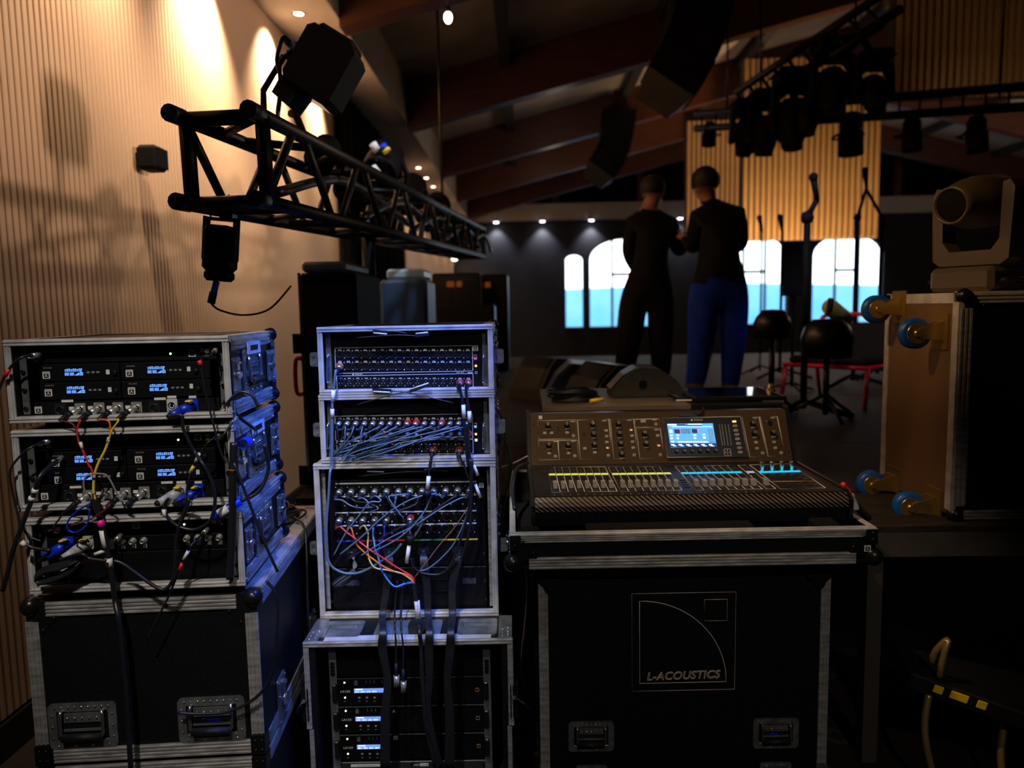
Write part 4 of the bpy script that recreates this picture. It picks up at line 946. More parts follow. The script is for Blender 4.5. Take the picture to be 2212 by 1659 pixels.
for i, (x0, x1, m, tx) in enumerate(((470, 690, INK, 'INPUT'), (700, 1110, RED, 'OUTPUT  13-24'), (1130, 1465, GREEN, 'OUT  25-36'), (1470, 1798, YELLOW, 'OUTPUT  37-48'))):
    a, b = mp(z5, x0, 832-x0*.014), mp(z5, x1, 832-x1*.014)
    o = build('colour_strip', MB().box(a[0], b[0], .029, .03, a[1]-.0022, a[1]+.0022), BLUEP if i == 0 else m, SP, FM)
    text(tx, .0042, WHITE if i < 3 else INK, o, FM, ((a[0]+b[0])/2, .0285, a[1]))
for q in ((1858, 945), (1868, 1197), (1875, 1372), (430, 1395)):
    x, z = mp(z5, *q); inst('bolt', BOLT, mc3, FM, (x, .0285, z))
a_tag(SP, FM, *mp(z5, 1832, 298), .0285, .0145)
za2, zb2 = mp(z5, 1100, 1490)[1], mp(z5, 1100, 1075)[1]
DRW = thing('storage_drawer_unit', 'black pull-out drawer under the splitter sockets', 'drawer', FM, (0, .03, za2))
build('drawer_front', MB().cbox(-.262, .232, .03, .05, za2, zb2, .002), PANEL, DRW, FM)
a, b = mp(z5, 725, 1310), mp(z5, 1530, 1180); build('finger_pull', MB().rframe(a[0], b[0], a[1], b[1], .027, .03, .002, .004, 3), BLACKS, DRW, FM)
for q in ((620, 1215), (1720, 1195)):
    x, z = mp(z5, *q); build('card_holder', MB().box(x-.021, x+.021, .028, .03, z-.010, z+.008), mat('faded_card', (.04, .045, .05), .6), DRW, FM)
for x in (-.275, .246): build('rack_rail', MB().box(x-.006, x+.006, .028, .034, .6, 1.06), ALU, mc3, FM)
# splitter leads: first row (12) and third row (7)
r1e = [[(520, 440), (600, 490), (700, 512), (800, 505)], [(600, 420), (650, 450), (760, 465), (830, 490), (800, 520)], [(720, 420), (780, 470), (860, 515), (760, 560)], [(830, 400), (880, 430), (870, 455), (780, 460), (700, 560), (560, 740), (440, 960)],
       [(930, 400), (975, 480), (1060, 560), (1110, 640)], [(1030, 410), (1015, 490), (1040, 560), (1100, 600)], [(1140, 385), (1000, 395), (960, 410), (990, 470), (1080, 590)], [(1235, 420), (1220, 470), (1140, 510), (1000, 560), (800, 700), (600, 860), (440, 1050)],
       [(1350, 420), (1310, 520), (1240, 620), (1150, 720), (1000, 830), (800, 930)], [(1390, 380), (1200, 420), (1010, 520), (880, 620), (700, 790), (500, 950)], [(1560, 420), (1420, 510), (1280, 610), (1000, 730), (760, 880), (560, 1000)], [(1640, 420), (1480, 500), (1340, 590), (1200, 680), (960, 800), (700, 960)]]
for i in range(12):
    p = [(x, y, -.022-.005*((i*3) % 5)-.02*min(1, k*.4)) for k, (x, y) in enumerate(r1e[i])]
    stage_lead('grey lead plugged into the top row of the splitter, %s from the wall' % ORD[i], sps[0, i], None, z5, p, .0023, [CABB, CABLE, CABB][i % 3], grp='leads in the top splitter row', dirv=(-.18, -1, -.35), L=.046, rr=.0098)
r3e = [(RED, [(500, 690), (560, 740), (640, 800), (720, 860), (800, 920), (900, 980), (1000, 1050), (1100, 1110), (1180, 1160), (1200, 1215)], 'red'), (ORANGE, [(605, 700), (630, 780), (660, 860), (740, 940), (820, 1000), (920, 1070), (1040, 1120), (1150, 1150), (1200, 1215)], 'orange'),
       (CREAM, [(730, 680), (765, 760), (760, 860), (765, 950), (790, 1030), (840, 1080), (960, 1100), (1080, 1130), (1160, 1180), (1195, 1215)], 'pale yellow'), (CYANC, [(815, 680), (810, 760), (825, 850), (830, 900), (860, 980), (890, 1090), (950, 1190), (1020, 1255), (1100, 1230), (1180, 1215)], 'pale cyan'),
       (BLUEP, [(918, 690), (915, 770), (880, 850), (860, 930), (880, 1040), (920, 1150), (990, 1240), (1060, 1255), (1140, 1215), (1195, 1220)], 'deep blue')]
FAN = thing('colour_fanout', 'fan-out with red, orange, yellow, cyan and blue tails joining into a taped black cable', 'cable', FM, FM.pt(908, 1360, -.05))
for i, (m, p, nm) in enumerate(r3e):
    e = plug_xlr(FAN, FM, (sps[2, i][0], .026, sps[2, i][1]), (-.12, -1, -.5), .046, .0095, RUB, NICK)
    build('sleeved_tail', MB().tube(smooth_path([e] + mq(z5, [(x, y, -.03-.03*min(1, k*.25)) for k, (x, y) in enumerate(p)])), .0026, 7), m, FAN, FM, label=nm + ' sleeved tail')
build('jacket', MB().tube(smooth_path(mq(z5, [(1195, 1215), (1205, 1290), (1218, 1380), (1240, 1520), (1245, 1600)], -.06) + mq(z6, [(1170, 250, -.20), (1185, 400, -.20), (1200, 700, -.205), (1230, 1050, -.205), (1300, 1250, -.205), (1340, 1471, -.205)])), .0062, 10), CABLE, FAN, FM)
sleeve(FAN, FM, *mq(z5, [(1225, 1390), (1240, 1565)], -.062), .0085, LABEL, 'printed_wrap')
for k in range(4): text('LS 1-4', .005, INK, FAN, FM, (mq(z5, [(1231, 1420+k*34)], -.073)[0].x, -.073, mq(z5, [(1231, 1420+k*34)], -.073)[0].z), D(-82))
for i, p in ((6, [(1165, 640), (1160, 720), (1165, 790)]), (7, [(1290, 640), (1230, 740), (1195, 790)])):
    stage_lead('lead with %s plug from the third splitter row to a hanging coupler' % ('red-ringed' if i == 6 else 'plain'), sps[2, i], RED if i == 6 else None, z5, p, .0032, CABB, dirv=(-.12, -1, -.45), L=.046, rr=.0095)
for lab, a, b, zf, d in (('black cable coupler with white sleeve hanging below the green strip', (1165, 770), (1128, 1030), z5, -.05), ('black cable coupler with white sleeve above the first splitter row', (1320, 400), (1335, 215), z5, -.05)):
    A, B = mq(zf, [a, b], d); t = thing('cable_coupler', lab, 'coupler', FM, B)
    build('body', MB().cyl(A, A.lerp(B, .3), .014, 10, r2=.010), RUB, t, FM); build('tape', MB().cyl(A.lerp(B, .36), B, .0062, 10), TAPE, t, FM)
# looms out of the four glands, fanning down over the amplifier rack
for i, (gx, gy) in enumerate(((620, 925), (965, 920), (1290, 915), (1612, 905))):
    x, z = mp(z5, gx, gy)
    gl_ = build('cable_gland', MB().rrect(x-.018, x+.018, z-.010, z+.010, .022, .03, .004).cyl((x, .03, z), (x, .006, z-.006), .012, 12), SOCK, SP, FM)
    t = thing('cable_loom', 'thick loom of thin black cables out of the %s gland below the splitter sockets' % ORD[i], 'cable loom', FM, (x, -.05, .3 if i else .7), 'looms from the splitter glands')
    for k in range(9):
        o_ = (k-4)
        if i == 0: pts = mq(z5, [(620+o_*6, 960, -.01), (640-o_*5, 1060, -.03), (600+o_*9, 1130, -.04), (480+o_*8, 1215+o_*3, -.045), (450+o_*3, 1245+o_*2, -.035), (560+o_*7, 1190+o_*4, -.03), (640+o_*3, 1080, -.02)])
        else:
            bx = [0, 940, 1320, 1560][i]; cx = [0, 850, 1260, 1450][i]; ex = [0, 870, 1340, 1440][i]
            pts = mq(z5, [(gx+o_*2, gy+20, .0), (gx+o_*8, gy+90, -.03), (bx+o_*7, 1250, -.045), ([0, 900, 1330, 1560][i]+o_*6, 1520, -.05)]) + \
                mq(z6, [(cx+o_*6, 250, -.19), (cx-5+o_*8, 420, -.20), ([0, 890, 1260, 1420][i]+o_*6, 700, -.20), ([0, 870, 1240, 1440][i]+o_*8, 1000, -.20), (ex+o_*9, 1471, -.20)])
        build('strand', MB().tube(smooth_path(pts), .0029, 6), CABB if k in (2, 6) and i == 0 else CABLE, t, FM)
for i, (sx, ex) in enumerate(((955, 965), (1010, 1028))):
    t = thing('audio_cable', 'thin black lead ending in a loose %s plug over the amplifiers' % ('upper silver' if i == 0 else 'lower silver'), 'cable', FM, FM.pt(*z6(ex, 740+50*i), -.2))
    build('jacket', MB().tube(smooth_path(mq(z5, [(1040+60*i, 1200, -.04), (1020+60*i, 1400, -.05), (1015+60*i, 1600, -.06)]) + mq(z6, [(sx, 250, -.195), (ex, 400, -.195), (ex, 560+40*i, -.195)])), .0026, 6), CABLE, t, FM)
    A, B = mq(z6, [(ex, 545+50*i), (ex+6, 745+50*i)], -.197)
    build('boot', MB().cyl(A, A.lerp(B, .55), .0045, 10, r2=.0062), RUB, t, FM); build('plug', MB().cyl(A.lerp(B, .53), B, .0085, 12), NICK, t, FM)
t = thing('cable_clamp', 'black spring clamp resting on the amplifier rack lid', 'clamp', FM, FM.pt(*z6(1150, 300), -.12))
build('jaw', MB().prism([FM.px(*z6(*q), -.12) for q in ((1075, 200), (1090, 180), (1160, 165), (1225, 190), (1220, 240), (1160, 290), (1110, 345), (1075, 310), (1120, 265), (1080, 260))], -.135, -.105), RUB, t, FM)
# thin stray leads in front of the splitter
for lab, m, r, p in (('thin copper-coloured lead slanting down the splitter face', mat('copper_lead', (.30, .14, .10), .4), .0013, [(1715, 490), (1640, 610), (1560, 720), (1440, 860), (1340, 990), (1200, 1170)]),
                     ('blue lead sweeping from the splitter side to the drawer', CABB, .0024, [(1700, 560), (1650, 700), (1560, 870), (1440, 1000), (1330, 1085), (1260, 1105)]),
                     ('black lead drooping to a plug in front of the drawer', CABLE, .003, [(1170, 990), (1190, 1060), (1260, 1120), (1360, 1140), (1450, 1130), (1540, 1070), (1600, 1000)])):
    t = cable(FM, mq(z5, p, -.05), r, m, lab, name='audio_cable')
# ---------------------------------------------------------------- amplifier rack
AD = -.17; ax0, ax1, az, ad1 = -.300, .308, .580, .46
AR = thing('amplifier_rack', 'wide black amplifier rack carrying the middle stack', 'flight case', FM, (0, .1, 0))
th = .014
build('shell', MB().box(ax0, ax1, AD, ad1, az-th, az).box(ax0, ax0+.03, AD, ad1, .1, az).box(ax1-.03, ax1, AD, ad1, .1, az).box(ax0, ax1, ad1-th, ad1, .1, az).box(ax0, ax1, AD, ad1, .1, .115), LAM, AR, FM)
for a, b, c, e, h in ((ax0-.004, ax1+.004, az-.013, az+.004, 1), (ax0-.004, ax0+.012, .315, az-.014, 0), (ax1-.012, ax1+.004, .315, az-.014, 0), (ax0+.003, ax0+.016, .1, .31, 0), (ax1-.016, ax1-.003, .1, .31, 0)):
    build('front_rail', ridged(MB(), a, b, c, e, AD, h, .006, 2), ALU, AR, FM)
build('top_edge', MB().box(ax0+.055, ax1-.06, AD, AD+.035, az, az+.004), ALUB, AR, FM)
for x in (ax0-.002, ax1-.038):
    m_ = MB().box(x, x+.040, AD, AD+.16, az, az+.0045)
    for y in (.015, .035, .06): rivet(m_, x+.012, AD+y, az+.0045, .004, 'Z', 1); rivet(m_, x+.028, AD+y+.008, az+.0045, .004, 'Z', 1)
    build('corner_plate', m_, ZINC, AR, FM)
FT = FM.sub((0, AD+.09, az+.001), rx=D(-90))           # lid plane, seen from above
RC = MB().rframe(-.052, .052, -.060, .060, -.004, .001, .013, .012, 4).box(-.041, .041, .0, .002, -.049, .049)
RC.box(-.036, .036, -.006, .0, .020, .030)
RCM = RC.mesh('castor_dish', ZINC)
for x in (-.205, .205): inst('castor_dish', RCM, AR, FM, (x, AD+.082, az+.001), RX90, scale=(1.15, 1, .95))
build('badge_plate', MB().rrect(-.10, .10, AD+.03, AD+.14, 0, .003, .01), mat('blue_steel_plate', (.25, .32, .40), .3, .6, (9, (.12, .15, .19), 5)), AR, Frame(FM.M @ Matrix.Translation((-.005, 0, az)) @ Matrix(((1, 0, 0, 0), (0, 0, 1, 0), (0, 1, 0, 0), (0, 0, 0, 1)))))
for x in (ax0-.006, ax1+.006):
    b = MB().box(x-.012, x+.012, AD-.006, AD+.03, .34, .44).cyl((x, AD-.008, .40), (x, AD-.02, .41), .006, 8).tube(smooth_path([(x, AD-.018, .41), (x+(.03 if x > 0 else -.012), AD-.03, .395), (x+(.045 if x > 0 else -.016), AD-.03, .375)]), .0035, 6)
    build('latch', b, BLACKS, AR, FM)
for x in (-.232, .232):
    rl = build('rack_rail', MB().box(x-.011, x+.011, AD+.045, AD+.049, .12, .545), ZINC, AR, FM)
    for k in range(4): inst('bolt', BOLT, rl, FM, (x, AD+.044, FM.px(*z6(385, 545+k*30), AD+.045)[1]), scale=(1.2, 1, 1.2))
for x in (ax0+.1, ax1-.1):
    for y in (AD+.09, ad1-.1): castor(AR, FM, x, y, m=BLACKS)
AF = AD+.05
def ap(x, y): return FM.px(*z6(x, y), AF)
z_, = [ap(600, 470)[1]]
T = thing('rack_shelf_plate', 'plain black blanking plate above the amplifiers', 'plate', FM, (0, AF, z_-.05)); build('faceplate', MB().box(-.22, .22, AF-.002, AF, ap(600, 660)[1]+.002, z_), PANEL, T, FM)
LCDA = mat('amp_screen', (.05, .1, .3), .4, emit=(.16, .30, .85), es=1.1); LCDT = glow('amp_screen_print', (.75, .88, 1), 2.2)
GOLD = mat('gold_outline', (.55, .27, .10), .4)
for i, (y0, y1, scr, dx) in enumerate(((668, 910, 785, 0), (918, 1158, 1035, 12), (1168, 1405, 1283, 26))):
    za, zb = ap(1100, y1-2)[1], ap(1100, y0+2)[1]
    T = thing('power_amplifier', 'black power amplifier with lit blue screen, %s' % ['topmost of the three', 'middle of the three', 'lowest of the three'][i], 'amplifier', FM, (0, AF, za), 'power amplifiers')
    build('faceplate', MB().cbox(-.241, .241, AF, AF+.02, za, zb, .002), PANEL, T, FM); build('chassis', MB().box(-.215, .215, AF+.02, AF+.4, za+.002, zb-.002), BLACKS, T, FM)
    build('trim_line', MB().box(-.21, .21, AF-.003, AF, zb-.003, zb-.001), BLACKS, T, FM)
    a, b = ap(595+dx, scr+20), ap(875+dx, scr-22)
    s_ = build('screen', MB().box(a[0], b[0], AF-.0015, AF, a[1], b[1]), LCDA, T, FM)
    for k in range(4): text(['LF.A', 'HF.A', 'LF.A', 'HF.A'][k] if i == 0 else (['LF.B', 'HF.B', 'LF.B', 'HF.B'][k] if i == 1 else 'SB.A'), .0064, LCDT, s_, FM, (a[0]+.009+k*.0175, AF-.0022, a[1]+.0038))
    build('print', MB().box(a[0]+.004, a[0]+.026, AF-.0022, AF-.0016, b[1]-.003, b[1]-.0008), LCDT, s_, FM)
    x, z = ap(517+dx, scr+8); text('LA12X', .0098, WHITE, T, FM, (x, AF-.001, z), space=1.1)
    led(T, FM, *ap(508+dx, scr-70), AF); led(T, FM, *ap(514+dx, scr+62), AF)
    pr = MB()
    for k in range(6): x, z = ap(597+dx, scr-95+k*9); pr.box(x-.001, x+.009, AF-.0006, AF, z-.0004, z+.0004)
    for k, xx in enumerate((700, 735, 770, 840)): x, z = ap(xx+dx, scr-80); pr.box(x-.0004, x+.0004, AF-.0006, AF, z-.006, z+.006)
    for k, xx in enumerate((515, 640, 708, 775)): x, z = ap(xx+dx, scr+95); pr.box(x-.003, x+.003, AF-.0006, AF, z-.0006, z+.0006)
    build('print', pr, GREYP, T, FM, kind='stuff')
    for xx in (640, 708, 775): x, z = ap(xx+dx, scr+62); inst('button', BTN, T, FM, (x, AF, z))
    x, z = ap(1683+dx*.5, scr-8); s = .0055
    lg = MB().rframe(x-s, x+s, z-s, z+s, AF-.0006, AF, .0006, .0006, 1).tube([(x-s*.7+s*1.45*math.sin(D(k*9)), AF-.0004, z-s*.75+s*1.45*math.cos(D(k*9))) for k in range(11)], .0003, 4)
    build('maker_mark', lg, GOLD, T, FM)
    for x in (-.228, .228): build('rack_handle', MB().cbox(x-.007, x+.007, AF-.016, AF, za+.018, zb-.012, .003), BLACKS, T, FM)
a_tag(T, FM, *ap(962, 1200), AF-.0005, .012); text('A', .014, WHITE, T, FM, (ap(948, 965)[0], AF-.003, ap(948, 965)[1]))
za = ap(1100, 1475)[1]; zb = ap(1100, 1412)[1]
T = thing('power_distributor', 'black power distribution unit with white sticker under the amplifiers', 'power unit', FM, (0, AF, za-.05))
build('faceplate', MB().cbox(-.241, .241, AF, AF+.02, za-.06, zb, .002), mat('dark_grey_plate', (.02, .021, .022), .45), T, FM)
a, b = ap(565, 1462), ap(838, 1434); o = build('sticker', MB().box(a[0], b[0], AF-.001, AF, a[1], b[1]), LABEL, T, FM)
text('MAX 3 x 16A on both outputs', .0048, INK, o, FM, ((a[0]+b[0])/2, AF-.0016, (a[1]+b[1])/2))
x, z = ap(1152, 1443); text('SHOW', .0095, WHITE, T, FM, (x, AF-.001, z)); x, z = ap(1216, 1441); o = build('badge', MB().box(x-.0125, x+.0125, AF-.001, AF, z-.0045, z+.0045), WHITE, T, FM); text('GEAR', .0085, INK, o, FM, (x, AF-.0016, z))
x, z = ap(1404, 1441); text('29', .006, GREYP, T, FM, (x, AF-.001, z))
for xx in (475, 1108, 1742): x, z = ap(xx, 1430); inst('bolt', BOLT, T, FM, (x, AF, z))
for i, (m, r, p) in enumerate(((CABLE, .004, [(1072, 930), (1096, 960), (1104, 1010), (1092, 1080), (1080, 1160)]), (CABLE, .0035, [(1070, 880), (1085, 905), (1092, 950), (1088, 1000)]), (mat('brown_lead', (.14, .08, .05), .5), .002, [(1128, 1180), (1138, 1260), (1134, 1340), (1126, 1420), (1130, 1500)]))):
    cable(FM, [FM.pt(*q, .12) for q in p], r, m, ['black lead bowing out beside the middle stack', 'short black lead hooked on the topmost middle case side', 'thin brown lead hanging between the stack and the road case'][i], name='audio_cable')
# ================================================================ desk case
cx0, cx1 = -.404, .438; CD = .08
LC = thing('road_case', 'black road case with outlined quarter-circle logo under the mixing console', 'flight case', FC, (.017, .4, 0))
build('body', MB().box(cx0, cx1, CD, .74, .10, .803), LAM, LC, FC)
build('front_panel', MB().box(cx0+.028, cx1-.028, CD-.0015, CD, .12, .775), LAM, LC, FC)
edge_h(LC, FC, cx0+.05, cx1-.05, .772, .803, CD-.002)
for a, b in ((cx0-.002, cx0+.026), (cx1-.026, cx1+.002)):
    edge_v(LC, FC, a, b, .19, .755, CD-.002)
    m_ = MB().box(a-.002, b+.002, CD-.008, CD+.02, .10, .188)
    for z in (.12, .17): rivet(m_, (a+b)/2, CD-.008, z, .004)
    build('corner_plate', m_, ZINC, LC, FC)
for x, s in ((cx0, -1), (cx1, 1)):
    pts = [(x+s*.002, .806), (x+s*.002, .762), (x-s*.014, .748), (x-s*.022, .730), (x-s*.034, .728), (x-s*.042, .738), (x-s*.052, .752), (x-s*.066, .756), (x-s*.072, .768), (x-s*.060, .790), (x-s*.05, .806)]
    m_ = MB().prism(pts if s < 0 else pts[::-1], CD-.012, CD-.004); rivet(m_, x-s*.032, CD-.012, .741, .0055); rivet(m_, x-s*.060, CD-.012, .766, .0055)
    build('corner_plate', m_, BLACKS, LC, FC)
def l8(x, y, d=CD-.0015): return FC.px(*z8(x, y), d)
def outline(pts, r=.0013, closed=True): return MB().tube([(x, CD-.0022, z) for x, z in pts], r, 4, closed)
OUTL = mat('engraved_outline', (.85, .66, .50), .5)
lo = build('logo', outline([l8(*q) for q in ((750, 270), (1342, 259), (1334, 812), (751, 825))]), OUTL, LC, FC)
build('logo_square', outline([l8(*q) for q in ((1163, 303), (1292, 301), (1291, 422), (1162, 424))]), OUTL, lo, FC)
c0 = l8(794, 780); c1 = l8(794, 312); c2 = l8(1286, 769)
arc = [(c0[0]+(c2[0]-c0[0])*math.sin(D(k*4.5)), c0[1]+(c1[1]-c0[1])*math.cos(D(k*4.5))+(c2[1]-c0[1])*math.sin(D(k*4.5))) for k in range(21)]
build('logo_arc', outline([c0] + arc), OUTL, lo, FC)
x, z = l8(1040, 736); text('L-ACOUSTICS', .034, OUTL, lo, FC, (x, CD-.0022, z), D(-1.1), outline=.0010, shear=.22, space=1.02)
for q in ((519, 1080), (1568, 1062)):
    x, z = l8(*q); handle(LC, FC, (x, CD-.002, z), scale=(.80, 1, .76))
x, z = l8(1515, 1060); text('D', .013, BLUEP, LC, FC, (x, CD-.0075, z)); build('print', MB().box(x+.008, x+.032, CD-.0077, CD-.0072, z-.003, z+.003), BLUEP, LC, FC)
for q in ((520, 1290), (1566, 1272)):
    x, z = l8(*q); handle(LC, FC, (x, CD-.002, z-.012), scale=(.56, 1, .6))
for x in (cx0+.12, cx1-.12):
    for y in (.2, .62): castor(LC, FC, x, y)
# ---------------------------------------------------------------- open case tray
kx0, kx1, kz0, kz1, kd = -.482, .527, .838, .926, .80
TY = thing('console_tray', 'open lower half of the console flight case on the road case', 'flight case', FC, (.02, kd/2, .805))
th = .014
build('shell', MB().box(kx0, kx1, 0, th, kz0, kz1-.002).box(kx0, kx0+th, 0, kd, kz0, kz1-.002).box(kx1-th, kx1, 0, kd, kz0, kz1-.002).box(kx0, kx1, kd-th, kd, kz0, kz1-.002).box(kx0, kx1, 0, kd, kz0-.01, kz0+.01), LAM, TY, FC)
edge_h(TY, FC, kx0+.028, kx1-.03, kz1-.024, kz1-.001, -.001); edge_h(TY, FC, kx0+.05, kx1-.055, kz0-.012, kz0+.022, -.001)
for a in ((kx0-.003, kx1+.003, -.005, th+.004), (kx0-.003, kx1+.003, kd-th, kd+.004), (kx0-.003, kx0+th, th, kd-th), (kx1-th, kx1+.003, th, kd-th)):
    build('rim_profile', MB().box(a[0], a[1], a[2], a[3], kz1-.004, kz1).box(a[0]+.003, a[1]-.003, a[2]+.004, a[3]-.004, kz1, kz1+.003), ALUB, TY, FC)
for x, s in ((kx0, -1), (kx1, 1)):
    m_ = MB().box(x-.024*(s > 0)-.002, x+.024*(s < 0)+.002, -.009, .02, kz1-.044, kz1-.002)
    for z in (.012, .030): rivet(m_, x-s*.011, -.009, kz1-z, .0045)
    build('corner_plate', m_, BLACKS, TY, FC); ball(TY, FC, (x-s*.004, .004, kz0+.006), .026, s, -1)
a_tag(TY, FC, *FC.px(1873, 1184, -.01), -.012, .018)
latch(TY, FC, (kx0-.002, .06, .885), RZm90, (.8, 1, .6))
FOAM = mat('black_foam', (.006, .006, .007), .95, 0, (260, (.012, .012, .013), 2), .8, spec=.1)
for a in ((-.45, -.40, .02, .05), (-.27, .20, .016, .07), (.37, .44, .018, .10)): build('foam_block', MB().cbox(a[0], a[1], a[2], a[3], .85, .935, .006), FOAM, TY, FC)
build('foam_block', MB().cbox(kx0+th, kx1-th, .10, kd-th, .849, .90, .006), FOAM, TY, FC)
# ---------------------------------------------------------------- mixing console
A = FC.pt(1480, 1069, .10); B = FC.pt(1480, 1004, .50); Ct = FC.pt(1480, 889, .585)
def tilt(p, q): return FC.sub((0, p.y, p.z), rx=-math.atan2(q.y-p.y, q.z-p.z))
FF, FB = tilt(A, B), tilt(B, Ct)
kl, kr = FC.px(1147, 1085, .09)[0], FC.px(1838, 1090, .09)[0]
DESK = mat('warm_lit_black_coat', (.060, .037, .014), .5, 0, (5, (.044, .026, .010), 5), .04, spec=.12)  # black coat with the brown of the warm light painted into its colour
DESKF = mat('fader_plate', (.012, .011, .010), .45, .1)
CARB = mat('carbon_weave', (.015, .015, .015), .3, .2, coat=.4)
_nt = CARB.node_tree; _tcn = _nt.nodes.new('ShaderNodeTexCoord'); _mp = _nt.nodes.new('ShaderNodeMapping'); _mp.inputs['Rotation'].default_value = (0, D(52), 0)
_wv = _nt.nodes.new('ShaderNodeTexWave'); _wv.inputs['Scale'].default_value = 34; _rr = _nt.nodes.new('ShaderNodeValToRGB')
_rr.color_ramp.elements[0].position = .55; _rr.color_ramp.elements[0].color = (.004, .004, .004, 1); _rr.color_ramp.elements[1].position = .85; _rr.color_ramp.elements[1].color = (.20, .15, .11, 1)
_nt.links.new(_tcn.outputs['Object'], _mp.inputs[0]); _nt.links.new(_mp.outputs[0], _wv.inputs['Vector']); _nt.links.new(_wv.outputs[0], _rr.inputs[0]); _nt.links.new(_rr.outputs[0], _nt.nodes['Principled BSDF'].inputs['Base Color'])
MX = thing('mixing_console', 'large digital mixing console with lit blue screen and rows of faders', 'mixing console', FC, ((kl+kr)/2, .35, .9))
prof = [(.09, .925), (.66, .925), (.67, Ct.z-.05), (Ct.y+.03, Ct.z+.004), (Ct.y, Ct.z+.004), (B.y, B.z), (A.y, A.z), (.085, A.z-.02)]
prof = [(a, b-.002) for a, b in prof]
build('body', MB().prism(prof, kl+.006, kr-.006, axis='X'), PLAST, MX, FC)
for x0, x1 in ((kl, kl+.010), (kr-.010, kr)):
    pr2 = [(.075, .93), (.66, .92), (.675, Ct.z-.05), (Ct.y+.035, Ct.z+.010), (Ct.y-.004, Ct.z+.010), (B.y-.004, B.z+.008), (A.y+.01, A.z+.006), (.072, A.z-.018)]
    build('end_cheek', MB().prism(pr2, x0, x1, axis='X'), BLACKS, MX, FC)
LF = math.hypot(B.y-A.y, B.z-A.z); LB = math.hypot(Ct.y-B.y, Ct.z-B.z)
fp = build('fader_plate', MB().box(kl+.012, kr-.012, -.003, .002, .0, LF-.006), DESKF, MX, FF)
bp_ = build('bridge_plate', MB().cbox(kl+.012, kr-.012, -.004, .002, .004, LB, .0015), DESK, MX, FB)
arm = [(A.y+.012, A.z-.002), (A.y-.006, A.z+.001), (.082, A.z-.010), (.074, A.z-.022), (.074, A.z-.036), (.082, A.z-.044), (A.y+.012, A.z-.046)]
build('armrest', MB().prism(arm, kl+.012, kr-.012, axis='X'), CARB, MX, FC)
def bA(x, y): return FB.px(*zA(x, y), -.004)
def bB(x, y): return FB.px(*zB(x, y), -.004)
def fA(x, y): return FF.px(*zA(x, y), -.003)
def fB(x, y): return FF.px(*zB(x, y), -.003)
def lines(pts, r=.0013, y=-.0045, closed=True): return MB().tube([(x, y, z) for x, z in pts], r, 4, closed)
PRT = mat('console_print', (.85, .82, .76), .5)
for f, qs in ((bA, ((270, 322), (806, 308), (825, 570), (284, 582))), (bA, ((283, 600), (826, 592), (846, 860), (292, 872))), (bA, ((828, 308), (1270, 298), (1318, 852), (868, 860))), (bA, ((1288, 300), (1620, 296), (1684, 848), (1338, 856))),
              (bA, ((1640, 298), (1975, 292), (1990, 408), (1650, 414))), (bA, ((1655, 432), (1993, 428), (2052, 845), (1704, 850))), (bB, ((918, 208), (1104, 205), (1192, 632), (1002, 637))), (bB, ((1116, 204), (1300, 200), (1392, 628), (1203, 634)))):
    build('section_outline', lines([f(*q) for q in qs]), PRT, bp_, FB)
build('section_outline', lines([bA(555, 598), bA(572, 866)], closed=False), PRT, bp_, FB)
ENC = MB().lathe([(.0125, 0), (.0128, -.003), (.0105, -.010), (.0098, -.016), (.0085, -.018), (.0062, -.0185)], (0, 0, 0), 'Y', 16)
ENC.lathe([(.0066, -.0184), (.0066, -.0192), (.0044, -.0192), (.0044, -.018)], (0, 0, 0), 'Y', 14, m=1); ENC.cyl((0, -.0178, 0), (0, -.0181, 0), .0046, 12)
ENC = ENC.mesh('rotary_knob', [PLAST, NICK])
RBTN = MB().lathe([(.0062, 0), (.0062, -.0022), (.0050, -.0022), (.0050, -.0008)], (0, 0, 0), 'Y', 14).cyl((0, -.0008, 0), (0, -.0018, 0), .005, 12, m=1).box(-.0028, .0028, -.0026, -.0018, -.0008, .0008).mesh('round_button', [PRT, PLAST])
def sqb(litm):
    return MB().rframe(-.0062, .0062, -.0042, .0042, -.0026, 0, .001, .0022, 3).rrect(-.0052, .0052, -.0032, .0032, -.0018, 0, .001, 2, m=1).box(-.003, .003, -.0024, -.0018, -.0009, .0009, m=2).mesh('push_button', [PRT, PLAST, litm])
SQ, SQR = sqb(PRT), sqb(LEDO)
LBL = MB().box(-.0075, .0075, -.0006, 0, -.0009, .0009).mesh('print', PRT)
for f, qs in ((bA, ((412, 385), (678, 380), (425, 665), (695, 660), (1040, 370), (1052, 510), (1062, 655), (1400, 365), (1415, 505), (1430, 645), (1448, 790), (1772, 500), (1790, 642))),
              (bB, ((1030, 280), (1050, 385), (1250, 380)))):
    for q in qs:
        x, z = f(*q); inst('rotary_knob', ENC, bp_, FB, (x, -.004, z), scale=(.78, .95, .78)); inst('print', LBL, bp_, FB, (x+.002, -.004, z-.0135))
for q in ((205, 590), (288, 588), (372, 586), (458, 584), (543, 582), (628, 580)): x, z = bB(*q); inst('rotary_knob', ENC, bp_, FB, (x-.001, -.005, z), scale=(.62, 1, .62))
for q in ((772, 530), (518, 820), (790, 814), (1262, 807), (1625, 800), (1932, 366), (1992, 795)): x, z = bA(*q); inst('round_button', RBTN, bp_, FB, (x, -.004, z), scale=(.8, 1, .8))
for q in ((1143, 598), (1344, 594)): x, z = bB(*q); inst('round_button', RBTN, bp_, FB, (x, -.004, z), scale=(.8, 1, .8))
lit = {(1582, 450), (1972, 668), (1252, 702)}
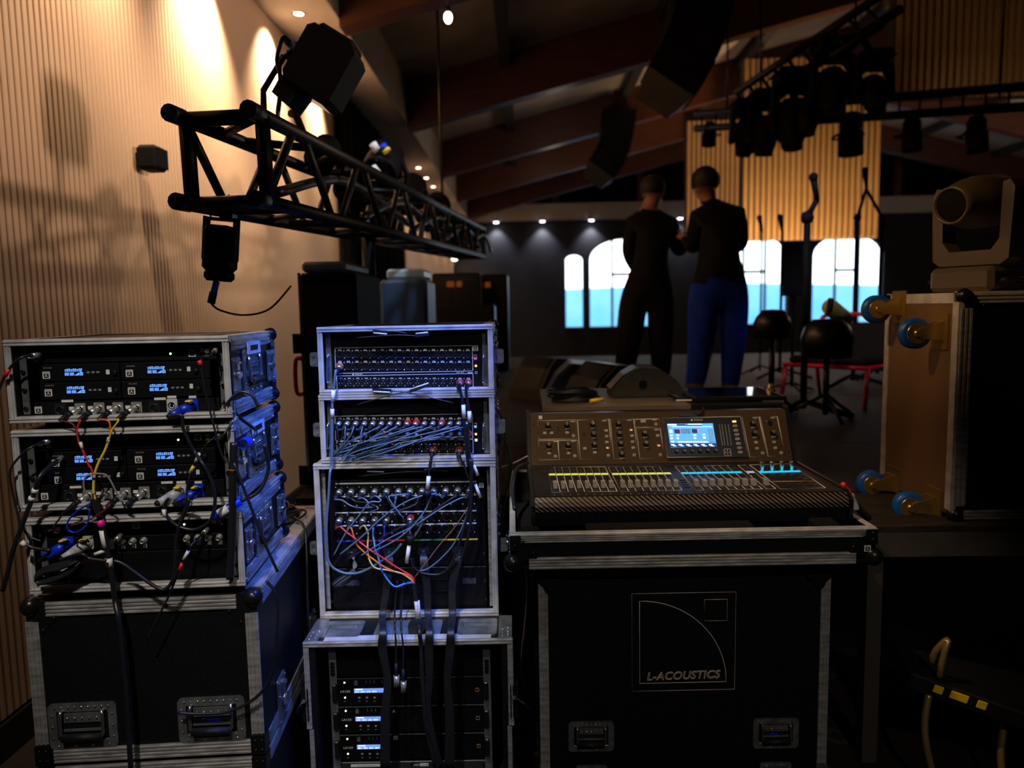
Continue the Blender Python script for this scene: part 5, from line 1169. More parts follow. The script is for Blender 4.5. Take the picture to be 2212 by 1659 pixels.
for q in ((368, 492), (464, 490), (683, 486), (430, 777), (703, 774), (932, 707), (1073, 766), (1232, 457), (1238, 537), (1242, 620), (1252, 702), (1582, 450), (1595, 530), (1602, 614), (1612, 697), (1956, 527), (1972, 668), (1752, 326)):
    x, z = bA(*q); inst('push_button', SQR if q in lit else SQ, bp_, FB, (x, -.004, z), scale=(.85, 1, .85))
for q in ((1070, 480), (1082, 545), (1266, 477), (1280, 541)): x, z = bB(*q); inst('push_button', SQ, bp_, FB, (x, -.004, z), scale=(.85, 1, .85))
for q in ((762, 330), (522, 610), (770, 605), (1205, 318), (1556, 312), (1912, 305), (1940, 446)): x, z = bA(*q); inst('print', LBL, bp_, FB, (x, -.004, z))
for q in ((1062, 216), (1252, 214)): x, z = bB(*q); inst('print', LBL, bp_, FB, (x, -.004, z))
for q in ((560, 430), (575, 700), (922, 510)): x, z = bA(*q); build('level_meter', MB().box(x-.002, x+.002, -.0045, -.0038, z-.009, z+.009), DARK, bp_, FB)
x, z = bB(1222, 272); inst('xlr_socket', XF, bp_, FB, (x, -.004, z), scale=(.8, 1, .8))
build('usb_port', MB().rframe(*[g for g in (bA(1718, 325)[0], bA(1788, 325)[0])], bA(1752, 342)[1], bA(1752, 310)[1], -.006, -.004, .001, .001, 2), PRT, bp_, FB)
a_tag(bp_, FB, *bA(308, 272), -.0045, .0115, inv=False)
for q in ((210, 377), (228, 815)): x, z = bA(*q); inst('bolt', BOLT, bp_, FB, (x, -.004, z), scale=(.5, .5, .5))
for q in ((1350, 242), (1428, 585)): x, z = bB(*q); inst('bolt', BOLT, bp_, FB, (x, -.004, z), scale=(.5, .5, .5))
# screen block
sc = build('screen_block', MB().prism([bB(*q) for q in ((105, 652), (978, 640), (893, 208), (48, 226))], -.012, -.003), PLAST, bp_, FB)
build('section_outline', MB().tube([(x, -.0125, z) for x, z in [bB(*q) for q in ((105, 652), (978, 640), (893, 208), (48, 226))]], .0011, 4, True), PRT, sc, FB)
def sB(x, y): return FB.px(*zB(x, y), -.012)
DISP = mat('lit_console_screen', (.02, .1, .3), .3, emit=(.09, .34, .85), es=1.5); SCW = glow('screen_white', (.75, .92, 1), 1.9); SCD = glow('screen_navy', (.01, .03, .16), 1.0); SCR = glow('screen_red', (1, .15, .25), 1.2); SCC = glow('screen_cyan', (.3, .75, .95), 1.3)
d_ = build('display', MB().prism([sB(*q) for q in ((145, 537), (642, 528), (600, 275), (106, 282))], -.0135, -.0118), DISP, sc, FB)
def sq(x0, y0, x1, y1, y): # screen patch in zoom pixels, following the screen's shear
    return [sB(*q) for q in ((x0+(y1-282)*.155, y1), (x1+(y1-282)*.155, y1), (x1+(y0-282)*.155, y0), (x0+(y0-282)*.155, y0))]
wl_ = MB(); dk = MB(); cy = MB(); rd = MB()
for p in ((110, 284, 205, 296), (330, 282, 480, 290), (150, 310, 590, 314)): wl_.prism(sq(*p, 0), -.0142, -.0136)
for p in ((170, 340, 232, 386), (246, 338, 350, 384), (362, 336, 420, 382), (300, 292, 480, 304), (208, 285, 300, 300), (105, 490, 602, 535), (540, 330, 590, 480)): dk.prism(sq(*p, 0), -.0142, -.0136)
for k in range(6): wl_.prism(sq(112+k*82, 503, 150+k*82, 514, 0), -.0146, -.0143); wl_.prism(sq(130+k*82, 518, 170+k*82, 523, 0), -.0146, -.0143)
for k in range(14): cy.prism(sq(542, 332+k*10.5, 588, 336+k*10.5, 0), -.0146, -.0143)
for p in ((118, 345, 150, 352), (118, 358, 150, 365), (118, 371, 150, 378), (118, 400, 150, 410), (185, 400, 215, 410), (370, 398, 402, 408), (470, 392, 500, 402), (118, 428, 142, 446), (185, 428, 208, 446), (370, 425, 395, 444), (472, 420, 498, 440), (120, 470, 155, 478), (190, 474, 520, 482)): wl_.prism(sq(*p, 0), -.0142, -.0136)
for p in ((234, 338, 244, 384), (421, 336, 430, 382)): rd.prism(sq(*p, 0), -.0142, -.0136)
for k in range(4): cy.prism(sq(262+k*24, 340, 265+k*24, 383, 0), -.0146, -.0143)
for k in range(3): cy.prism(sq(248, 348+k*12, 350, 350+k*12, 0), -.0146, -.0143)
for nm, mb_, mm in (('screen_text', wl_, SCW), ('screen_area', dk, SCD), ('screen_lines', cy, SCC), ('screen_bars', rd, SCR)): build(nm, mb_, mm, d_, FB, kind='stuff')
x, z = sB(430, 238); text('MIDAS', .0088, WHITE, sc, FB, (x+.004, -.0128, z), space=1.2); build('logo_dot', MB().cyl((x-.0185, -.0125, z), (x-.0185, -.0132, z), .0034, 12), WHITE, sc, FB)
mtr = MB()
for xx in (672, 700, 735, 770):
    for k in range(22): x, z = sB(xx+k*1.6, 290+k*10.5); mtr.box(x-.0008, x+.0008, -.0126, -.0120, z-.0006, z+.0006)
build('meter_scale', mtr, PRT, sc, FB, kind='stuff')
WB = MB().rframe(-.0085, .0085, -.0042, .0042, -.003, 0, .001, .003, 3).rrect(-.0076, .0076, -.0034, .0034, -.002, 0, .002, 2, m=1).box(-.0045, .0045, -.0026, -.002, -.0006, .0006, m=2)
WB1 = WB.mesh('view_button', [PRT, PLAST, PRT]); WB2 = WB.mesh('view_button', [PRT, LEDO, LEDO])
for k, q in enumerate(((833, 256), (842, 302), (851, 350), (861, 396), (869, 443), (879, 492), (890, 540), (899, 588))): x, z = sB(*q); inst('view_button', WB2 if k == 0 else WB1, sc, FB, (x, -.012, z), scale=(.85, 1, .85))
x, z = sB(762, 590); np = build('navigation_pad', MB().rframe(x-.0115, x+.0115, z-.0125, z+.0125, -.0135, -.012, .0008, .003, 3), PRT, sc, FB)
arw = MB()
for dx, dz in ((-.007, 0), (.007, 0), (0, .007), (0, -.007), (0, 0)): arw.box(x+dx-.0012, x+dx+.0012, -.0128, -.012, z+dz-.0012, z+dz+.0012)
build('arrows', arw, PRT, np, FB, kind='stuff')
# lamp clip with blue-grey tape on the bridge top and console light cable
x, z = bB(320, 180); build('clip', MB().prism([bB(*q) for q in ((228, 205), (438, 208), (405, 180), (345, 172), (235, 178))], -.014, -.004), mat('blue_grey_clip', (.02, .03, .05), .3), MX, FB)
build('clip_cable', MB().tube(smooth_path([(x+.02, -.012, z), (x+.045, -.012, z), (x+.055, -.01, z+.010), (x+.062, 0, z+.026)]), .004, 8), CABLE, MX, FB)
# fader strips
CAP = MB()
for a, b, c in ((-.0105, -.0035, .012), (-.0035, .0035, .0085), (.0035, .0105, .012)): CAP.box(-.0052, .0052, -c-.004, -.001, a, b)
CAP.box(-.0052, .0052, -.0130, -.0124, -.0007, .0007, 1)
CAPM = CAP.mesh('fader_cap', [mat('grey_cap', (.42, .40, .38), .3), WHITE])
SLOT = MB().box(-.0008, .0008, -.0006, 0, -.055, .055).mesh('fader_slot', DARK)
SCL = MB()
for k in range(9): SCL.box(-.0075, -.003, -.0006, 0, -.05+k*.0122, -.0492+k*.0122).box(.003, .0075, -.0006, 0, -.05+k*.0122, -.0492+k*.0122)
SCLM = SCL.mesh('fader_scale', mat('scale_print', (.20, .17, .15), .5))
FBTN = MB().rrect(-.0058, .0058, -.0048, .0048, -.003, 0, .0015, 3).mesh('strip_button', [mat('strip_button_grey', (.06, .058, .055), .35)])
FBT2 = MB().rrect(-.0068, .0068, -.0034, .0034, -.003, 0, .0015, 3).mesh('strip_button', [mat('strip_button_dark', (.03, .03, .03), .3)])
STY, STB, STW = glow('strip_lit_yellow', (.75, .80, .12), .95), glow('strip_lit_cyan', (.0, .55, .9), 1.2), glow('strip_lit_white', (.6, .65, .85), .7)
def strip(f, tl, tr, br, bl, n, scr, t, capv):
    """bank of n strips between four corner points given in zoom pixels"""
    TL, TR_, BR, BL = (Vector(f(*q)) for q in (tl, tr, br, bl))
    g = lambda s, v: (TL.lerp(TR_, s)).lerp(BL.lerp(BR, s), v)
    bk = build('strip_outline', lines([tuple(q) for q in (TL, TR_, BR, BL)], 0.0013, -.0035), PRT, fp, FF)
    for i in range(1, n): build('strip_divider', lines([tuple(g(i/n, 0)), tuple(g(i/n, 1))], 0.0010, -.0035, False), PRT, bk, FF)
    for i in range(n):
        s = (i+.5)/n
        an = math.atan2((g(s, 1)-g(s, 0)).x, -(g(s, 1)-g(s, 0)).y)*-1
        for v, me in ((.045, FBT2), (.155, FBTN), (.235, FBT2), (.40, FBT2)):
            q = g(s, v); inst('strip_button', me, bk, FF, (q.x, -.003, q.y), an)
        q = g(s, .32); w = (TR_-TL).length/n*.42
        inst('scribble_strip', MB().box(-w, w, -.0022, 0, -.0075, .0075).mesh('scribble_strip', scr), bk, FF, (q.x, -.003, q.y), an)
        q = g(s, .70); inst('fader_slot', SLOT, bk, FF, (q.x, -.003, q.y), an); inst('fader_scale', SCLM, bk, FF, (q.x, -.003, q.y), an)
        q = g(s, capv + .01*math.sin(i*2.1)); inst('fader_cap', CAPM, bk, FF, (q.x, -.003, q.y), an, scale=(1.15, 1.25, 1.15))
strip(fA, (403, 975), (1215, 970), (1388, 1312), (474, 1328), 8, STY, 0, .84)
strip(fA, (1262, 972), (2080, 962), (2300, 1300), (1442, 1314), 8, STY, 0, .84)
strip(fB, (192, 742), (828, 732), (1142, 990), (420, 1004), 8, STB, 0, .84)
strip(fB, (876, 732), (960, 730), (1286, 986), (1190, 990), 1, STW, 0, .84)
for f, q in ((fA, (352, 1032)), (fB, (172, 778))): x, z = f(*q); inst('strip_button', FBT2, fp, FF, (x, -.003, z), scale=(1.2, 1, 1))
for f, q0 in ((fA, (372, 1178)), (fB, (275, 890))):
    for k in range(4): x, z = f(q0[0]+k*(5 if f is fA else 16), q0[1]+k*(34 if f is fA else 25)); inst('strip_button', FBT2, fp, FF, (x, -.003, z), scale=(1.2, 1, 1))
# master section
ms = build('section_outline', lines([fB(*q) for q in ((1003, 728), (1440, 712), (1826, 978), (1340, 988))], 0.0013, -.0035), PRT, fp, FF)
build('section_outline', lines([fB(1252, 908), fB(1708, 904)], 0.0013, -.0035, False), mat('orange_line', (.6, .3, .15), .5), fp, FF)
TALL = MB().lathe([(.0065, 0), (.0065, -.012), (.0072, -.013), (.0072, -.026), (.006, -.0275), (0, -.0275)], (0, 0, 0), 'Y', 16).mesh('chrome_encoder', STEEL)
for k in range(4):
    q = fB(1135+k*107, 795-k*3); inst('chrome_encoder', TALL, fp, FF, (q[0], -.003, q[1]), scale=(1.0, 1.15, 1.0))
    q = fB(1165+k*109, 806-k*3); inst('scribble_strip', MB().box(-.0165, .0165, -.0022, 0, -.007, .007).mesh('scribble_strip', STB), fp, FF, (q[0], -.003, q[1]))
for q in ((1200, 830), (1308, 826), (1415, 823), (1525, 820), (1235, 854), (1345, 850), (1455, 847), (1563, 844), (1325, 880), (1435, 876), (1548, 872), (1640, 885), (1385, 924), (1500, 918), (1610, 914), (1424, 952), (1540, 946), (1655, 942), (1070, 738), (1190, 735), (1300, 732), (1400, 742), (1020, 838), (1050, 870)):
    x, z = fB(*q); inst('strip_button', FBT2, fp, FF, (x, -.003, z), scale=(1.2, 1, 1))
dots = MB()
for k in range(8):
    for f, x0, dx, y0, dy in ((fA, 505, 112, 1362, -1), (fA, 1465, 114, 1348, -1), (fB, 432, 88, 1030, -1.2)):
        x, z = f(x0+k*dx, y0+k*dy); dots.box(x-.0018, x+.0018, -.0042, -.0036, max(z, .003)-.0008, max(z, .003)+.0008)
build('index_marks', dots, PRT, fp, FF, kind='stuff')
# plugs and leads at the latch side of the console
for i, (m, r, pts) in enumerate(((RED, .008, [(1822, 1048), (1832, 1060), (1838, 1075)]), (GREYC, .010, [(1838, 1072), (1846, 1088), (1850, 1100)]), (CABLE, .012, [(1848, 1092), (1862, 1106), (1878, 1120)]))):
    pp = [FC.pt(*q, .20+.05*i) for q in pts]
    for q in pp: q.x = max(q.x, kr+.012)
    t = cable(FC, pp, r, m, ['red-booted lead at the console end cheek', 'grey-booted lead at the console end cheek', 'thick black lead bunched at the console end cheek'][i], name='console_lead')
    build('boot', MB().sph(pp[0], r*1.25, 8), m, t, FC)
t = cable(FC, [FC.pt(1140, 985, .4), FC.pt(1110, 1000, .42), FC.pt(1075, 1012, .45), FC.pt(1060, 1020, .5)], .0022, mat('tan_lead', (.5, .36, .2), .5), 'thin tan lead running from the console to the middle stack', name='console_lead')
t = cable(FC, [FC.pt(1140, 1000, .45), FC.pt(1115, 1015, .30), FC.pt(1108, 1060, .2), FC.pt(1112, 1100, .1)], .006, CABLE, 'black lead looping down the wall-side cheek of the console', name='console_lead')
# ---------------------------------------------------------------- case behind the console and what lies on it
bz = 1.16
bx0, bx1 = P(1172, 880, 2.86).x, P(1690, 880, 2.86).x
BC = thing('equipment_case', 'dark case with a bare board top behind the mixing console', 'flight case', WORLD, ((bx0+bx1)/2, 3.1, SZ))
build('body', MB().cbox(bx0, bx1, 2.87, 3.5, SZ, bz-.016, .006), LAM, BC); build('board', MB().box(bx0, bx0+(bx1-bx0)*.62, 2.86, 3.5, bz-.016, bz), wood_mat('worn_board', (.16, .12, .09), (.09, .07, .05), (2, 9, 9)), BC)
build('lid_edge', MB().box(bx0+(bx1-bx0)*.62, bx1, 2.86, 3.5, bz-.016, bz-.002), LAM, BC)
t = thing('coiled_cable', 'loose coil of dark cables on the board behind the console', 'cable', WORLD, P(1240, 878, 3.0)); q = P(1240, 880, 3.0)
mb = MB()
for k in range(8):
    mb.tube(smooth_path([(q.x + (.085+.012*math.sin(k*2.3))*math.cos(a+k*.4)*1.05 + .012*math.sin(k*1.7), 3.02+(.055+.008*math.cos(k))*math.sin(a+k*.4), bz+.008+.006*k+.004*math.sin(3*a+k)) for a in [2*math.pi*j/9 for j in range(9)]], 4, True), .0045, 6, True)
build('turns', mb, CABLE, t)
t = build('spilled_sleeve', MB().cyl((q.x+.06, 2.92, bz+.014), (q.x+.115, 2.95, bz+.016), .008, 8), YELLOW, label='short yellow cable end beside the coil on the board', cat='cable end')
def wedge(label, c, w, h, dp, rz, m, name='floor_monitor'):
    F = Frame(Matrix.Translation(c) @ Matrix.Rotation(rz, 4, 'Z'))
    t = thing(name, label, 'speaker', F, (0, 0, 0), 'wedge monitors')
    pr_ = [(-dp/2, 0), (dp/2, 0), (dp/2, h*.25), (dp*.30, h*.75), (dp*.12, h), (-dp*.18, h*.95), (-dp*.42, h*.55), (-dp/2, h*.18)]
    build('cabinet', MB().prism(pr_, -w/2, w/2, axis='X'), m, t, F)
    for s in (-1, 1):
        pc = [(a*.97, .004+b*.985) for a, b in pr_]
        build('end_panel', MB().prism(pc, s*w/2, s*(w/2+.008), axis='X'), m, t, F)
        build('socket', MB().cyl((s*(w/2+.006), .02, h*.45), (s*(w/2+.014), .02, h*.45), .018, 12).cyl((s*(w/2+.012), .02, h*.45), (s*(w/2+.016), .02, h*.45), .011, 12), BLACKS, t, F)
    a, b = Vector((0, dp*.30, h*.75)), Vector((0, dp/2, h*.25))
    build('grille', MB().prism([(dp*.135, h*.99), (dp*.31, h*.75), (dp*.505, h*.26), (dp*.515, h*.27), (dp*.32, h*.77), (dp*.145, h*1.0)], -w/2+.02, w/2-.02, axis='X'), BLACKS, t, F)
    return t
GREYSP = mat('grey_speaker_coat', (.065, .058, .048), .45, 0, (40, (.05, .045, .038), 3), .1)
q = P(1392, 868, 3.2); wedge('small grey-brown wedge monitor on the case behind the console', (q.x, 3.22, bz), .20, .125, .30, D(90), GREYSP)
t = thing('tablet', 'black tablet lying on the case behind the console', 'tablet', WORLD, (P(1580, 868, 3.1).x, 3.1, bz)); q = P(1585, 866, 3.1)
build('body', MB().cbox(q.x-.20, q.x+.17, 2.95, 3.3, bz-.001, bz+.018, .004), PLAST, t); build('screen', MB().box(q.x-.185, q.x+.155, 2.97, 3.28, bz+.018, bz+.019), mat('glossy_glass', (.005, .006, .01), .05, spec=.6), t)
q = P(1462, 868, 3.0)
t = thing('microphone_clip', 'black clip with white dashes beside the tablet', 'clip', WORLD, (q.x, 3.0, bz)); build('body', MB().tube([(q.x-.03, 3.0, bz+.03), (q.x, 2.98, bz+.014), (q.x+.05, 2.97, bz+.012)], .012, 8), RUB, t); build('tape', MB().box(q.x-.012, q.x+.05, 2.955, 2.957, bz+.004, bz+.010), TAPE, t)
q = P(1664, 858, 3.15)
t = build('bell_knob', MB().lathe([(.022, 0), (.020, .02), (.010, .04), (.006, .05), (0, .052)], (q.x, 3.15, bz), 'Z', 14), mat('brass', (.5, .36, .18), .25, .9), label='small brass bell-shaped knob at the end of the tablet', cat='knob')
for i in range(2):
    q = P(1668+i*14, 876, 2.95); build('flat_bar', MB().box(q.x-.05, q.x+.03, 2.9+.06*i, 2.912+.06*i, bz, bz+.006), ZINC, label=['front', 'rear'][i] + ' thin metal bar on the case corner by the tablet', cat='bar', group='metal bars by the tablet')
# ================================================================ rigging over the stage
TRUS = mat('truss_black', (.004, .004, .005), .5, spec=.3)
MATT = mat('matt_black_housing', (.003, .003, .004), .75, spec=.15)
TRUE = mat('truss_tube_end', (.01, .01, .01), .5)
def box_truss(label, p0, p1, w, h, n, r=.025, rb=.011, m=TRUS):
    p0, p1 = Vector(p0), Vector(p1); ax = (p1-p0).normalized(); sd = ax.cross(Vector((0, 0, 1))).normalized(); up = sd.cross(ax)
    t = thing('box_truss', label, 'truss', WORLD, p0)
    cn = [(-1, -1), (1, -1), (1, 1), (-1, 1)]
    C = lambda k, s: p0 + ax*s + sd*(w/2*cn[k][0]) + up*(h/2*cn[k][1])
    L = (p1-p0).length
    for k in range(4): build('chord', MB().cyl(C(k, 0), C(k, L), r, 12), m, t)
    for k in range(4):
        b = (k+1) % 4
        for i in range(n):
            s0, s1 = L*i/n, L*(i+1)/n
            if i % 2: s0, s1 = s1, s0
            build('brace', MB().cyl(C(k, s0+.05*(1 if i % 2 == 0 else -1)), C(b, s1-.05*(1 if i % 2 == 0 else -1)), rb, 8), m, t)
        for s in (.06, L-.06): build('end_strut', MB().cyl(C(k, s), C(b, s), rb*1.6, 8), m, t)
        build('end_cone', MB().cyl(C(k, -.03), C(k, .04), r*1.12, 12), TRUE, t)
    return t, C, L, ax, sd, up
ya = 2.12
a0, a1 = P(375, 247, ya), P(560, 432, ya)
pc = (a0+a1)/2; wd_, ht_ = a1.x-a0.x, a0.z-a1.z
far = Vector((pc.x+.083*4.6, pc.y+4.6, pc.z+.14))
TB, TC, TL_, tax, tsd, tup = box_truss('black square truss running along the slatted wall', pc, far, wd_, ht_, 14, .022, .014)
build('support_mast', MB().cyl((-.76, 3.62, SZ), (-.76, 3.62, pc.z+.03), .032, 12), TRUS, TB); build('mast_foot', MB().cbox(-.83, -.69, 3.55, 3.69, SZ, SZ+.02, .004), TRUS, TB)
build('hoist_chain', MB().cyl(TC(3, 3.9), (TC(3, 3.9).x, TC(3, 3.9).y, 4.3), .01, 6), TRUS, TB)
def par(label, c, tgt, r=.10, L=.26, yoke=True, hook=None, group='truss lights', m=MATT, accents=False, name='stage_light'):
    c, tgt = Vector(c), Vector(tgt); d = (tgt-c).normalized(); q = d.to_track_quat('Z', 'Y')
    F = Frame(Matrix.Translation(c) @ q.to_matrix().to_4x4())
    t = thing(name, label, 'stage light', F, (0, 0, 0), group)
    build('housing', MB().lathe([(0, -L*.5), (r*.62, -L*.5), (r*.74, -L*.42), (r*.8, -L*.1), (r, -L*.02), (r, L*.48), (r*.93, L*.5), (r*.93, L*.4), (0, L*.4)], n=20), m, t, F)
    build('lens', MB().cyl((0, 0, L*.395), (0, 0, L*.41), r*.9, 18), BLKGL, t, F)
    for k in range(4): build('cooling_fin', MB().lathe([(r*.80, -L*(.14+.07*k)), (r*.90, -L*(.14+.07*k)), (r*.90, -L*(.16+.07*k)), (r*.80, -L*(.16+.07*k))], n=18), m, t, F)
    if yoke: build('yoke', MB().tube([(r*1.05, 0, 0), (r*1.08, -r*.9, 0), (r*.9, -r*1.5, 0), (-r*.9, -r*1.5, 0), (-r*1.08, -r*.9, 0), (-r*1.05, 0, 0)], r*.09, 6, ell=1.6), m, t, F)
    if hook is not None:
        h = F.I @ Vector(hook); build('clamp', MB().cyl((0, -r*1.5, 0), h, r*.14, 8).sph(h, r*.3, 8), m, t, F)
    return t
# the big square light on top of the truss: boxy housing with barn-door shape
Yb = 2.75
F = Frame(Matrix.Translation(P(697, 160, Yb)) @ Matrix.Rotation(D(1), 4, 'Z') @ Matrix.Rotation(D(32), 4, 'Y'))
t = thing('stage_light', 'large square black stage light tilted on top of the truss', 'stage light', F, (0, 0, 0))
build('housing', MB().prism([(-.085, -.085), (.075, -.095), (.095, -.075), (.095, .105), (.075, .125), (-.075, .125), (-.095, .105), (-.095, -.07)], -.09, .10), MATT, t, F)
build('front_flap', MB().prism([(-.095, -.085), (-.095, -.155), (-.03, -.165), (-.02, -.10), (.0, -.085)], -.08, .09), MATT, t, F)
build('rear_cover', MB().cbox(-.07, .07, -.07, .07, .12, .145, .01), MATT, t, F)
build('yoke', MB().tube([(-.10, 0, .0), (-.15, 0, -.02), (-.155, 0, -.16), (-.12, 0, -.22)], .012, 8), MATT, t, F)
build('lens', MB().box(-.07, .07, -.06, .07, -.10, -.09), BLKGL, t, F)
hk = P(640, 250, Yb-.02); build('clamp', MB().tube([F.I @ P(628, 245, Yb), F.I @ hk, F.I @ P(660, 300, Yb-.05), F.I @ P(672, 330, Yb-.1)], .014, 8), MATT, t, F)
for i, (lab, m, u0, v0, u1, v1, r) in enumerate((('blue power plug on the square stage light', BLUEP, 660, 108, 630, 98, .018), ('red-sleeved plug on the square stage light', RED, 655, 118, 640, 112, .014))):
    A_, B_ = P(u0, v0, Yb), P(u1, v1, Yb)
    t = thing('light_cable', lab, 'cable', WORLD, B_); build('plug', MB().cyl(A_, B_, r, 12), m, t)
    build('jacket', MB().tube(smooth_path([B_] + [P(*q, Yb-.02) for q in ([(612, 82), (604, 100), (598, 130), (606, 170), (604, 215), (600, 250)] if i == 0 else [(618, 120), (604, 140), (606, 190), (600, 240), (602, 260)])]), .008, 8), CABLE, t)
    build('boot', MB().cyl(B_, P(612, 82, Yb) if i == 0 else P(622, 116, Yb), .013, 10), RUB, t)
c = P(476, 548, 2.30)
t = thing('stage_light', 'slim black stage light hanging below the truss by its clamp', 'stage light', WORLD, P(476, 600, 2.3), 'truss lights')
F = Frame(Matrix.Translation(c) @ Matrix.Rotation(D(6), 4, 'Y'))
build('housing', MB().cbox(-.042, .042, -.045, .045, -.055, .085, .012), MATT, t, F); build('lower_housing', MB().cbox(-.036, .036, -.04, .04, -.085, -.05, .01), MATT, t, F)
build('bracket', MB().box(-.05, -.043, -.02, .02, -.02, .11).box(.043, .05, -.02, .02, -.02, .11).box(-.05, .05, -.02, .02, .10, .108), MATT, t, F)
build('clamp', MB().box(.0, .04, -.02, .02, .108, .17), BLACKS, t, F); build('mount_bar', MB().cyl(TC(0, .19), TC(1, .19), .022, 10), MATT, t); build('safety_wire', MB().tube(smooth_path([(-.03, 0, .10), (-.04, 0, .135), (-.01, .0, .16), (.02, 0, .18)]), .003, 6), ZINC, t, F)
build('tail_plug', MB().cyl((-.008, 0, -.085), (-.016, 0, -.125), .010, 10), BLUEP, t, F); build('tail_boot', MB().cyl((-.016, 0, -.12), (-.022, 0, -.155), .012, 10), RUB, t, F)
build('tail_cable', MB().tube(smooth_path([(-.022, 0, -.155), (.0, .02, -.175), (.06, .06, -.185), (.12, .12, -.16), (.16, .2, -.08)]), .0035, 6), CABLE, t, F)
# further lights standing along the truss, silhouettes against the wall
for i, (u, v, Y, tu, tv, r) in enumerate(((700, 330, 3.0, 640, 420, .06), (760, 395, 3.5, 720, 480, .07), (830, 350, 4.2, 790, 440, .10), (885, 415, 4.8, 850, 480, .10), (938, 452, 5.6, 905, 490, .11), (966, 492, 6.6, 960, 540, .13))):
    par('round black stage light on the truss, %s from the truss end' % ORD[i], P(u, v, Y), P(tu, tv, Y-.3), r, r*2.5, hook=P(u-15, v+40, Y+.1), group='lights along the truss')
for i, q in enumerate(((805, 310), (826, 312), (805, 360))):
    c = P(*q, 4.05); t = thing('light_plug', ['white', 'rainbow-lit', 'lower white'][i] + ' plug glinting beside the truss lights', 'plug', WORLD, c)
    build('shell', MB().cyl(c, c+Vector((.02, 0, -.03)), .022, 10), [WHITE, BLUEP, WHITE][i], t); build('ring', MB().cyl(c+Vector((.018, 0, -.027)), c+Vector((.026, 0, -.038)), .024, 10), [GREYC, YELLOW, GREYC][i], t)
# cable bundle tied in the truss
for i in range(5):
    a_, b_ = .25+.9*i, 1.9+.85*i
    pts = [TC(1, a_) + Vector((-.05, 0, .05)), TC(2, (a_+b_)/2)+Vector((-.08+.02*i, 0, -.05)), TC(1, b_)+Vector((-.03, 0, .08))]
    t = thing('truss_cable', 'black cable slung inside the truss, %s loop from its near end' % ORD[i], 'cable', WORLD, pts[0], 'cables in the truss'); build('jacket', MB().tube(smooth_path(pts, 8), .018, 8), CABLE, t)
# small loudspeaker on the slatted wall
q = P(305, 345, 3.62); q.x = WX+.022
t = thing('wall_speaker', 'small black loudspeaker mounted on the slatted wall', 'speaker', WORLD, q)
build('cabinet', MB().cbox(q.x+.02, q.x+.12, q.y-.06, q.y+.06, q.z-.055, q.z+.06, .015), MATT, t); build('grille', MB().cbox(q.x+.118, q.x+.126, q.y-.05, q.y+.05, q.z-.045, q.z+.05, .003), MATT, t); build('bracket', MB().box(q.x, q.x+.025, q.y-.02, q.y+.02, q.z-.03, q.z+.03), MATT, t)
# line arrays
def line_array(label, pts, Y, w, dp):
    t = thing('line_array', label, 'loudspeaker', WORLD, P(*pts[-1], Y), 'hung line arrays')
    V = [P(u, v, Y) for u, v in pts]
    for i in range(len(V)-1):
        a, b = V[i], V[i+1]; d = (b-a).normalized(); n = Vector((-d.z, 0, d.x)); n = n if n.x > 0 else -n
        vs = [a+n*w/2, a-n*w/2, b-n*w/2*.98, b+n*w/2*.98]; y0, y1 = Y-dp/2, Y+dp/2
        m = MB()._add([(q.x, y0, q.z) for q in vs] + [(q.x, y1, q.z) for q in vs], [(0, 1, 2, 3), (7, 6, 5, 4), (0, 4, 5, 1), (1, 5, 6, 2), (2, 6, 7, 3), (3, 7, 4, 0)])
        build('cabinet', m, MATT, t)
    e = V[-1]; d = (V[-1]-V[-2]).normalized(); n = Vector((-d.z, 0, d.x)); n = n if n.x > 0 else -n
    build('bottom_panel', MB()._add([e+n*w*.46+Vector((0, -dp*.45, 0)), e-n*w*.46+Vector((0, -dp*.45, 0)), e-n*w*.40+d*w*.38+Vector((0, dp*.2, 0)), e+n*w*.30+d*w*.38+Vector((0, dp*.2, 0)), e+n*w*.46+Vector((0, dp*.5, 0)), e-n*w*.46+Vector((0, dp*.5, 0))],
          [(0, 1, 2, 3), (0, 3, 4), (1, 5, 2), (2, 5, 4, 3), (0, 4, 5, 1)]), mat('grey_bottom_panel', (.05, .045, .04), .5), t)
    for x in (-.05, .05): build('chain', MB().cyl(V[0]+Vector((x, 0, 0)), (V[0].x+x, Y, RZ(V[0].x)), .01, 6), BLACKS, t)
line_array('large curved black line array hanging from the roof', [(1520, -95), (1518, -55), (1515, -10), (1508, 35), (1496, 80), (1480, 122), (1460, 160), (1440, 192)], 7.0, .50, .5)
line_array('smaller curved black line array hung further back', [(1336, 243), (1334, 265), (1331, 288), (1327, 310), (1320, 332), (1310, 352), (1296, 372)], 12.0, .50, .5)
